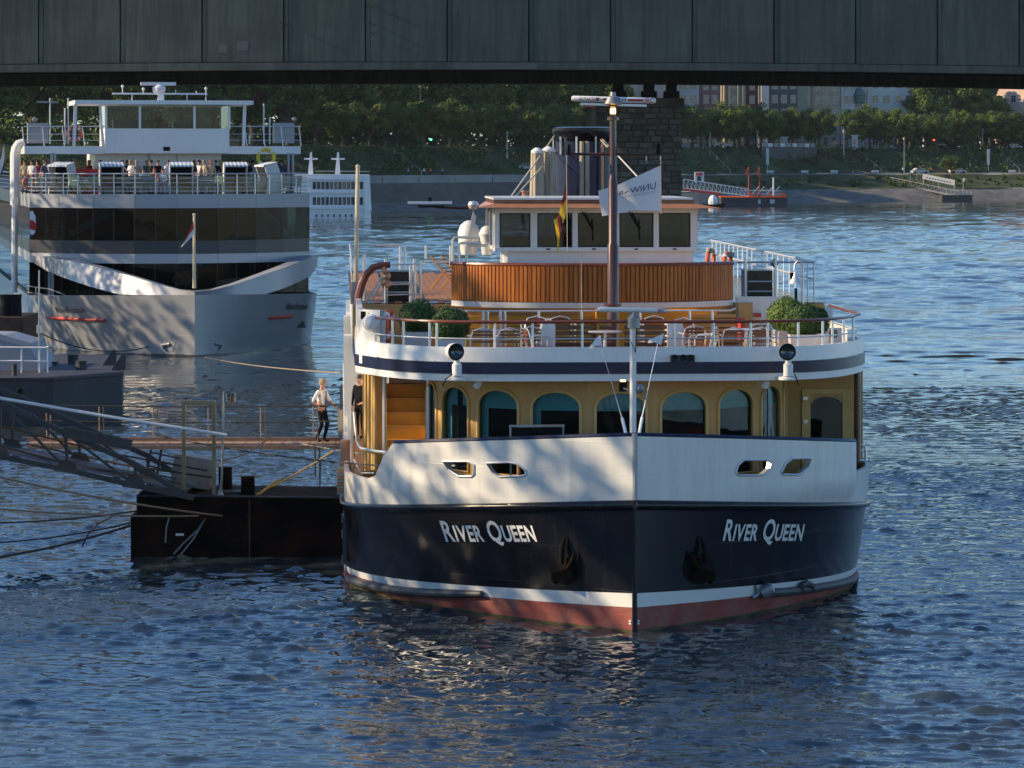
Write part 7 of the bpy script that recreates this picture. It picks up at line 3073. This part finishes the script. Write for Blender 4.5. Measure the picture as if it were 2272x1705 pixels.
zd = kzz(431)
PASS = [(55, 16, 's', 'cloth_beige', 'hair_dark', 'person in beige at the left end of the upper deck rail'),
        (71, 14.5, 's', 'shirt_white', 'hair_dark', 'man in white shirt at the left of the upper deck'),
        (84, 16, 'l', 'cloth_red', 'hair_dark', 'woman half hidden behind the man in white shirt'),
        (99, 14.3, 's', 'cloth_blue', 'hair_dark', 'man in navy with his back turned, left on the upper deck'),
        (172, 18, 'l', 'cloth_beige', 'hair_fair', 'first of two fair passengers behind the red seat'),
        (188, 18, 's', 'cloth_beige', 'hair_red', 'second of two passengers behind the red seat, nearer the deckhouse'),
        (198, 17, 'l', 'cloth_red', 'hair_fair', 'fair-haired passenger standing at the deckhouse corner'),
        (290, 13.2, 'r', 'shirt_white', 'hair_fair', 'fair woman in white raising her hand'),
        (303, 14.0, 's', 'cloth_beige', 'hair_grey', 'grey-haired person beside the fair woman in white'),
        (318, 12.4, 't', 'cloth_sky', 'hair_dark', 'seated passenger in pale blue near the deck middle'),
        (335, 13.5, 's', 'cloth_black', 'hair_dark', 'dark-clothed passenger left of the red seated one'),
        (343, 12.3, 't', 'cloth_red', 'hair_red', 'seated passenger in a red top'),
        (350, 13.8, 's', 'cloth_black', 'hair_dark', 'dark-clothed passenger right of the red seated one'),
        (361, 12.2, 't', 'cloth_sky', 'hair_dark', 'seated passenger in pale blue beside the middle beach basket'),
        (373, 13.2, 's', 'shirt_white', 'hair_dark', 'passenger in white against the middle beach basket'),
        (430, 13.0, 'l', 'cloth_black', 'hair_dark', 'woman in black right of the middle beach basket'),
        (442, 13.6, 's', 'shirt_white', 'hair_dark', 'passenger in white between woman in black and man in beige'),
        (453, 12.8, 's', 'cloth_beige', 'hair_fair', 'man in beige shirt, back towards the rail'),
        (468, 12.9, 'l', 'cloth_beige', 'hair_red', 'red-haired woman on the upper deck'),
        (532, 17, 's', 'cloth_sky', 'hair_grey', 'passenger in pale blue behind the right beach basket'),
        (541, 12.6, 't', 'cloth_black', 'hair_red', 'passenger sitting inside the right beach basket'),
        (561, 17.5, 'r', 'cloth_sky', 'hair_dark', 'passenger in blue next to the yellow ring'),
        (112, 16.5, 's', 'cloth_black', 'hair_grey', 'person in black between the man in navy and the left beach basket'),
        (160, 15.5, 's', 'cloth_blue', 'hair_dark', 'passenger in blue right of the left beach basket'),
        (222, 14.5, 'l', 'cloth_black', 'hair_dark', 'woman in black just left of the pale-awning beach basket'),
        (271, 14.8, 's', 'cloth_blue', 'hair_grey', 'passenger in blue right of the pale-awning beach basket'),
        (283, 15.3, 'l', 'cloth_black', 'hair_dark', 'woman in black behind the fair woman in white'),
        (326, 14.9, 's', 'cloth_green', 'hair_fair', 'passenger in dark green behind the seated one in pale blue'),
        (479, 14.4, 's', 'cloth_black', 'hair_dark', 'passenger in black right of the red-haired woman'),
        (489, 15.2, 'l', 'cloth_beige', 'hair_fair', 'fair woman in beige left of the right beach basket'),
        (551, 14.6, 's', 'cloth_black', 'hair_dark', 'passenger in black between the right and the sideways beach basket'),
        (625, 15.5, 's', 'cloth_blue', 'hair_dark', 'passenger in navy right of the sideways beach basket'),
        (642, 15.9, 'l', 'cloth_red', 'hair_dark', 'woman in red at the right end of the upper deck')]
rg2 = random.Random(9)
for (x, v, k, sh_, hr_, lb) in PASS:
    passenger(lb, kpos(x, v), R(180 + rg2.uniform(-70, 70)), k, sh_, hr_)
pw = K.world((H(358, 0).x, HV + 1.6, H(0, 322).z))
passenger('helmsman in dark clothes behind the silver ship wheelhouse window', pw, R(200), 's', 'cloth_black', 'hair_dark', 'cloth_black', None)
# people on the far bank
for x, dd, sh_, lb in ((2066, 40, 'cloth_red', 'person in red on the far promenade by the silver car'), (2103, 41, 'cloth_black', 'left one of two dark walkers under the small pale tree'), (2114, 41, 'cloth_black', 'right one of two dark walkers under the small pale tree'), (2003, 43, 'cloth_sky', 'person in pale blue near the gangway gate'), (1588, 50, 'cloth_black', 'dark walker on the promenade right of the pier'), (906, 46, 'cloth_sky', 'person in blue behind the quay parapet, leftmost'), (941, 46, 'shirt_white', 'person in white behind the quay parapet'), (955, 46, 'paint_orange', 'person in an orange vest behind the quay parapet'), (982, 46, 'cloth_beige', 'person in beige behind the quay parapet')):
    passenger(lb, bank(x, dd, .0), rg2.uniform(0, 6), 's', sh_, 'hair_dark', 'cloth_black', 'people on the far bank', 1.05)

# ================================================================== deck furniture on the silver ship
bk = thing('beach_basket', 'white hooded beach basket in the middle of the upper deck rail', 'beach chair', kpos(402, 11.6), R(8), 'beach baskets on the silver ship')
b = MB()
for s in (-.6, .54):
    b.prism([(s, -.35, 0), (s, .45, 0), (s, .55, 1.0), (s, .3, 1.62), (s, -.4, 1.45), (s, -.15, .75)], (.06, 0, 0))
b.box(-.6, .6, .45, .5, 0, 1.0)
b.add([(-.6, .52, 1.0), (.6, .52, 1.0), (.6, .3, 1.62), (-.6, .3, 1.62)], [(0, 1, 2, 3)])
b.build('shell', 'wicker', bk)
for k in range(12):
    b = MB()
    x0 = -.6 + k * .1
    b.prism([(x0, .32, 1.63), (x0 + .099, .32, 1.63), (x0 + .099, -.45, 1.47), (x0, -.45, 1.47)], (0, 0, .03))
    b.prism([(x0, -.46, 1.47), (x0 + .099, -.46, 1.47), (x0 + .099, -.46, 1.41), (x0, -.46, 1.41)], (0, .02, 0))
    b.build('awning_stripe', 'flag_white' if k % 2 else 'cloth_sky', bk)
b = MB()
b.box(-.53, .53, -.3, .44, .3, .45)
b.box(-.53, .53, .3, .44, .45, 1.4)
b.build('cushion', 'cloth_black', bk)
dup(bk, kpos(247, 12.0), R(12), 'white hooded beach basket with pale awning, left of the deckhouse corner')
dup(bk, kpos(522, 11.8), R(10), 'white hooded beach basket with a passenger inside, right of the middle')
dup(bk, kpos(592, 12.6), R(-62), 'white hooded beach basket turned sideways at the right end of the rail')
dup(bk, kpos(136, 14.0), R(-25), 'white hooded beach basket beside the man in navy at the left')
gc = thing('deck_chair', 'dark green slatted deck chair behind the rail glass, far left one', 'chair', kpos(160, 13.0), R(160), 'green chairs on the silver ship')
b = MB()
b.box(-.25, .25, -.22, .25, .42, .46)
b.build('seat', 'cloth_green', gc)
b = MB()
b.prism([(-.25, -.22, .46), (.25, -.22, .46), (.25, -.36, .95), (-.25, -.36, .95)], (0, .04, 0))
b.build('backrest', 'cloth_green', gc)
for sx in (-.23, .19):
    for sy in (-.2, .2):
        b = MB()
        b.box(sx, sx + .04, sy, sy + .04, 0, .42)
        b.build('leg', 'cloth_green', gc)
for i, (x, v, a, lb) in enumerate(((190, 13.2, 170, 'green deck chair between the left table and the deckhouse'), (218, 12.2, 200, 'green deck chair just left of the pale-awning beach basket'), (290, 11.8, 190, 'green deck chair below the fair woman in white'), (310, 11.4, 170, 'green deck chair of the seated passenger in pale blue'), (335, 11.3, 185, 'green deck chair left of the red seated passenger'), (440, 11.5, 175, 'green deck chair in front of the man in beige'), (462, 11.6, 200, 'green deck chair in front of the red-haired woman'), (478, 11.9, 150, 'green deck chair left of the right beach basket'), (560, 12.0, 190, 'green deck chair right of the right beach basket'), (630, 13.0, 180, 'green deck chair at the right end of the rail, near'), (655, 13.6, 160, 'green deck chair at the right end of the rail, far'))):
    dup(gc, kpos(x, v), R(a), lb)
tb = thing('deck_table', 'pale round table among the green chairs at the left', 'table', kpos(178, 12.2), 0, 'tables on the silver ship')
b = MB()
b.lathe([(.42, .70), (.42, .74)], (0, 0, 0), 16)
b.build('table_top', 'kd_white', tb)
b = MB()
b.tube([(0, 0, 0), (0, 0, .7)], .04, 6)
b.build('pedestal', 'steel', tb)
dup(tb, kpos(325, 12.0), 0, 'pale round table between the two seated passengers in blue')
dup(tb, kpos(455, 11.9), 0, 'pale round table in front of the man in beige')
rs = thing('red_seat_back', 'red upholstered seat back on the left of the upper deck', 'bench', kpos(197, 13.4))
b = MB()
b.box(-1.0, .6, 0, .5, 0, .45)
b.build('seat', 'cloth_red', rs)
b = MB()
b.box(-1.0, .6, .5, .62, 0, 1.3)
b.build('backrest', 'cloth_red', rs)


def ring(label, p, r, mat, tilt=(90, 0, 0), group='life rings', bands=True):
    t = thing('life_ring', label, 'life ring', p, 0, group)
    b = MB()
    M = Matrix.Rotation(R(tilt[2]), 3, 'Z') @ Matrix.Rotation(R(tilt[0]), 3, 'X')
    b.tube([M @ Vector((r * math.cos(q), r * math.sin(q), 0)) for q in [2 * math.pi * k / 24 for k in range(24)]], r * .24, 8, True)
    b.build('ring', mat, t, True)
    for k in range(4):
        b = MB()
        q = math.pi / 4 + math.pi / 2 * k
        b.tube([M @ Vector((r * math.cos(q + e), r * math.sin(q + e), 0)) for e in (-.12, 0, .12)], r * .26, 8)
        b.build('band', 'flag_white', t, True)


ring('orange life ring on the silver ship bridge rail', K.world(H(165, 297)), .34, 'paint_orange')
ring('red life ring hanging at the left end of the upper deck rail', K.world(KL(63, 405, 13.6)), .32, 'paint_orange', (90, 0, 50))
ring('yellow life ring under the right side of the bridge deck', K.world(H(590, 350)), .42, 'yellow')
ring('orange life ring seen edge-on at the cruise ship left wing', Q.world(L(862, 722, 5.6)), .30, 'paint_orange', (90, 0, 78))
ring('orange life ring on the right sun deck rail, farther one', Q.world(L(1577, 575, 34)), .27, 'paint_orange', (90, 0, 66))
ring('orange life ring on the right sun deck rail, nearer one', Q.world(L(1614, 585, 26)), .27, 'paint_orange', (90, 0, 66))

# ================================================================== flags
def cloth(name, label, rows, mats, mi_fn, frame, v, wob, group=None):
    """rows of photo points turned into a rippling double-faced cloth"""
    nr, nc = len(rows), len(rows[0])
    sub = 6
    G = []
    for i in range((nr - 1) * sub + 1):
        r = []
        for j in range((nc - 1) * sub + 1):
            a, b_ = min(i // sub, nr - 2), min(j // sub, nc - 2)
            s, t = i / sub - a, j / sub - b_
            p = [(rows[a][b_][k] * (1 - s) + rows[a + 1][b_][k] * s) * (1 - t) + (rows[a][b_ + 1][k] * (1 - s) + rows[a + 1][b_ + 1][k] * s) * t for k in (0, 1)]
            q = frame.L(p[0], p[1], v + wob * math.sin(j * .55 + i * .25) * (j / ((nc - 1) * sub)))
            r.append(frame.world(q))
        G.append(r)
    o0 = G[0][0].copy()
    b = MB()
    n_ = len(G)
    for i in range(n_ - 1):
        b.mat(mi_fn(i / (n_ - 1)))
        b.grid([[p - o0 for p in G[i]], [p - o0 for p in G[i + 1]]])
    t = thing(name, label, 'flag', o0, 0, group)
    b.build('cloth', mats, t, True, angle=80)
    return t, o0


t, o0 = cloth('house_flag', 'white company flag with reversed blue lettering behind the brown mast', [[(1467, 367), (1412, 392), (1372, 410), (1327, 424)], [(1466, 420), (1412, 432), (1374, 442), (1330, 450)], [(1465, 469), (1412, 467), (1374, 474), (1336, 480)]], ['flag_white'], lambda s: 0, Q, MV + .35, .05)
flag_o = o0
def ff(x, y): return Q.world(L(x, y, MV + .26)) - flag_o
def slant(x, y):
    k = .55 + .45 * (x - 1368) / (1455 - 1368)
    base = 419 + (1455 - x) * .19
    return ff(x, base + (y) * k)
text_on('flag_lettering', 'UNIW', slant, 'flag_navy', t, 1455, 1398, 0, -16)
text_on('flag_lettering', 'R', slant, 'flag_navy', t, 1382, 1371, 0, -15)
text_on('flag_lettering', 'BOUTIQUE RIVER CRUISES', lambda x, y: slant(x, y), 'cloth_sky', t, 1454, 1380, 10, 4)
b = MB()
b.add([slant(1396, -11), slant(1392, -6), slant(1384, -1), slant(1387, -7)], [(0, 1, 2, 3)])
b.build('flag_emblem', 'flag_navy', t, recalc=False)
b = MB()
b.tube([ff(1466, 345), ff(1467, 475)], .01, 5)
b.build('halyard', 'canvas', t)
t, o0 = cloth('national_flag', 'black, red and gold flag hanging limp from the crosstree', [[(1258, 388), (1253, 425), (1249, 458), (1247, 500), (1246, 525)], [(1258, 414), (1248, 440), (1243, 470), (1245, 512), (1242, 540)], [(1258, 442), (1244, 460), (1237, 485), (1242, 525), (1239, 555)], [(1258, 469), (1250, 496), (1229, 488), (1237, 535), (1235, 564)]], ['flag_black', 'flag_red', 'flag_gold'], lambda s: min(2, int(s * 3)), Q, MV + .1, .06)
b = MB()
b.tube([Q.world(L(1257, 350, MV + .05)) - o0, Q.world(L(1259, 560, MV + .05)) - o0], .008, 4)
b.build('halyard', 'canvas', t)
b = MB()
b.tube([Q.world(L(1290, 560, MV + .05)) - o0, Q.world(L(1290, 690, MV + .05)) - o0], .006, 4)
b.build('halyard', 'canvas', t)
for x0, y0, sg, lb in ((1338, 745, -1, 'small white pennant on the left bow stay'), (1472, 741, -1, 'small white pennant on the right bow stay')):
    if x0 == 1338:
        rows = [[(1332, 743), (1322, 752), (1309, 768)], [(1337, 768), (1322, 768), (1306, 776)]]
    else:
        rows = [[(1473, 740), (1455, 748), (1439, 755)], [(1467, 766), (1452, 760), (1437, 762)]]
    cloth('pennant', lb, rows, ['flag_white'], lambda s: 0, Q, 1.75, .04, 'bow pennants')
t, o0 = cloth('bow_flag', 'red and white flag hanging at the silver ship bow staff', [[(429, 492), (420, 512), (408, 535)], [(430, 505), (418, 522), (404, 545)], [(430, 522), (417, 535), (401, 550)]], ['flag_red', 'flag_white'], lambda s: 0 if s < .55 else 1, K, .9, .08)
cloth('banner_flag', 'red and white banner hanging at the silver ship left side', [[(66, 470), (72, 468), (79, 480)], [(66, 498), (74, 500), (80, 505)], [(67, 520), (72, 522), (77, 518)]], ['flag_white', 'flag_red'], lambda s: 1 if .25 < s < .7 else 0, K, 11.5, .03, 'banners')
cloth('banner_flag', 'white and purple flag at the extreme left edge', [[(9, 318), (4, 345), (-4, 370)], [(10, 345), (6, 365), (0, 385)], [(10, 372), (7, 380), (2, 392)]], ['flag_white', 'flag_navy'], lambda s: 0 if s < .6 else 1, K, 22, .05, 'banners')

# ================================================================== furniture on the cruise ship
def qpos(x, v, z=DF):
    return Q.world((L(x, 700, v).x, v, z))


def bush(label, x, y, rpx, v, mat, planter=True):
    c = L(x, y, v)
    r = rpx * Q.world(c).y / F
    base = Q.world((c.x, v, DF))
    t = thing('potted_bush', label, 'potted plant', base, Q.rz, 'clipped bushes on the upper foredeck')
    rgb = random.Random(int(x))
    b = MB()
    cz = c.z - DF
    b.lathe([(0.02, -r * .9)] + [(r * .84 * math.sin(q), -r * .84 * math.cos(q)) for q in [math.pi * k / 10 for k in range(1, 10)]] + [(.02, r * .82)], (0, 0, cz), 18)
    core = len(b.f)
    for _ in range(4200):
        d_ = Vector((rgb.gauss(0, 1), rgb.gauss(0, 1), rgb.gauss(0, 1))).normalized()
        lump = 1 + .07 * math.sin(d_.x * 5 + x) * math.sin(d_.z * 4 + 1) + .05 * math.sin(d_.y * 9 + d_.x * 7 + x * .3)
        p = Vector((0, 0, cz)) + Vector((d_.x * 1.03, d_.y, d_.z * .92)) * r * lump * rgb.uniform(.86, 1.07)
        nrm = (d_ + Vector((rgb.uniform(-.6, .6), rgb.uniform(-.6, .6), rgb.uniform(-.6, .6)))).normalized()
        tt = nrm.orthogonal().normalized()
        tt.rotate(Matrix.Rotation(rgb.uniform(0, 6.3), 3, nrm))
        ww = nrm.cross(tt)
        s = .022 * rgb.uniform(.7, 1.4)
        b.add([p - tt * s, p - ww * s * .6, p + tt * s * 1.2, p + ww * s * .6], [(0, 1, 2, 3)])
    b.build('foliage', mat, t, recalc=False)
    b = MB()
    zt_ = max(.3, cz - r * .8)
    b.add([(-.24, -.24, 0), (.24, -.24, 0), (.24, .24, 0), (-.24, .24, 0), (-.3, -.3, zt_), (.3, -.3, zt_), (.3, .3, zt_), (-.3, .3, zt_)], [(0, 1, 5, 4), (1, 2, 6, 5), (2, 3, 7, 6), (3, 0, 4, 7), (0, 3, 2, 1), (4, 5, 6, 7)])
    b.build('planter', 'white', t)


bush('round clipped bush, leftmost, behind the left corner of the rail', 927, 704, 40, 6.2, 'hedge')
bush('round clipped bush, second from left, touching the handrail', 1000, 720, 41, 4.6, 'hedge')
bush('pale green round bush behind the dark one on the right', 1745, 700, 42, 6.2, 'hedge_light')
bush('dark round bush in front of the pale one on the right', 1780, 710, 40, 5.0, 'hedge')
bush('dark round bush at the right, outermost of the three', 1804, 712, 34, 5.3, 'hedge')

ch = thing('bistro_chair', '', 'chair', qpos(1070, 3.75), Q.rz, 'bistro chairs on the upper foredeck')
b = MB()
b.tube([(-.24, -.2, .42), (-.25, -.24, .62), (-.2, -.27, .78), (0, -.29, .84), (.2, -.27, .78), (.25, -.24, .62), (.24, -.2, .42)], .016, 7)
b.build('back_frame', 'chrome', ch, True)
for s in (-1, 1):
    b = MB()
    b.tube([(s * .24, -.25, .66), (s * .29, -.1, .68), (s * .29, .18, .66), (s * .26, .24, .56), (s * .25, .22, 0)], .015, 7)
    b.build('arm', 'chrome', ch, True)
for s in (-1, 1):
    b = MB()
    b.tube([(s * .22, -.2, .44), (s * .24, -.26, 0)], .014, 6)
    b.build('leg', 'chrome', ch, True)
for k in range(4):
    b = MB()
    b.box(-.21, .21, -.285 + k * .004, -.268 + k * .004, .79 - k * .07 - .05, .79 - k * .07)
    b.build('back_slat', 'varnish', ch)
for k in range(5):
    b = MB()
    b.box(-.22, .22, -.2 + k * .085, -.2 + k * .085 + .07, .435, .45)
    b.build('seat_slat', 'varnish', ch)
first = True
for x, v, a, lb in ((1070, 3.75, 0, 'chair with its curved back to the rail, just right of the second bush'), (1130, 3.75, 0, 'chair with its back to the rail, left one of the pair by the bench end'), (1172, 4.4, 8, 'taller-looking chair behind the left bench end'), (1196, 3.7, -80, 'chair turned sideways beside the left bench end'),
                    (1187, 8.6, 170, 'chair facing the rail in the left rear group, left one'), (1247, 8.6, 185, 'chair facing the rail in the left rear group, right one'), (1452, 8.6, 175, 'chair in the right rear group behind the jackstaff'), (1510, 7.6, 160, 'chair in the right rear group near the louvre'),
                    (1534, 4.6, 10, 'chair just right of the right bench end, farther one'), (1560, 3.75, 70, 'chair turned sideways right of the right bench end'), (1626, 3.75, 0, 'chair with its back to the rail, left one of the right pair'), (1686, 3.85, 0, 'chair with its back to the rail, right one of the right pair'), (1695, 5.2, 185, 'chair facing the rail, left of the pale bush')):
    if first:
        ch['label'] = lb
        first = False
    else:
        dup(ch, qpos(x, v), Q.rz + R(a), lb)
tq = thing('bistro_table', 'small round table between the two left bistro chairs', 'table', qpos(1102, 4.5), 0, 'tables on the upper foredeck')
b = MB()
b.lathe([(.34, .72), (.36, .735), (.34, .75)], (0, 0, 0), 20)
b.build('table_top', 'chrome', tq, True)
b = MB()
b.tube([(0, 0, .02), (0, 0, .72)], .035, 8)
b.build('pedestal', 'chrome', tq, True)
b = MB()
b.lathe([(.24, 0), (.22, .03), (.05, .05)], (0, 0, 0), 14)
b.build('base', 'chrome', tq, True)
dup(tq, qpos(1655, 4.6), 0, 'small round table between the two right bistro chairs')
dup(tq, qpos(1342, 3.9), 0, 'small round table in front of the brown mast')
dup(tq, qpos(1217, 9.4), 0, 'small round table in the left rear chair group')
sl_ = thing('sun_lounger', 'folded wooden deck lounger on the left of the sun deck', 'lounger', Q.world((L(975, 622, 21).x, 21, SDZ)), Q.rz + R(60))
for k in range(6):
    b = MB()
    b.beam((-.3, -.5 + k * .1, .25 + k * .1), (.3, -.5 + k * .1, .25 + k * .1), .06, .02)
    b.build('slat', 'deck_teak', sl_)
for s in (-.28, .28):
    b = MB()
    b.beam((s, -.6, .05), (s, .1, .85), .04, .05)
    b.build('side_rail', 'deck_teak', sl_)
    b = MB()
    b.beam((s, .1, 0), (s, -.35, .5), .04, .05)
    b.build('leg', 'deck_teak', sl_)
bx = thing('deck_box', 'small white box with round grille at the right end of the rail', 'box', qpos(1845, 5.6), Q.rz)
b = MB()
b.box(-.2, .2, -.15, .15, 0, .72)
b.build('body', 'white', bx)
b = MB()
b.lathe([(.02, 0), (.09, .01), (.1, 0)], (0.02, -.155, .6), 12, Matrix.Rotation(R(90), 3, 'X'))
b.build('grille', 'brown_steel', bx)
# ================================================================== haze over the river
hz = bpy.data.materials.new('haze_air')
hz.use_nodes = True
hn = hz.node_tree.nodes
hn.remove(hn['Principled BSDF'])
pv = hn.new('ShaderNodeVolumePrincipled')
pv.inputs['Color'].default_value = (0.80, 0.88, 1.0, 1)
pv.inputs['Density'].default_value = 0.00003
pv.inputs['Anisotropy'].default_value = 0.2
hz.node_tree.links.new(pv.outputs[0], hn['Material Output'].inputs['Volume'])
b = MB()
b.box(-1500, 1500, -60, 1400, -3.0, 48.0)
MATS['haze_air'] = hz
o = b.build('haze', 'haze_air')
tag(o, 'thin evening haze over the river', 'haze', kind='stuff')
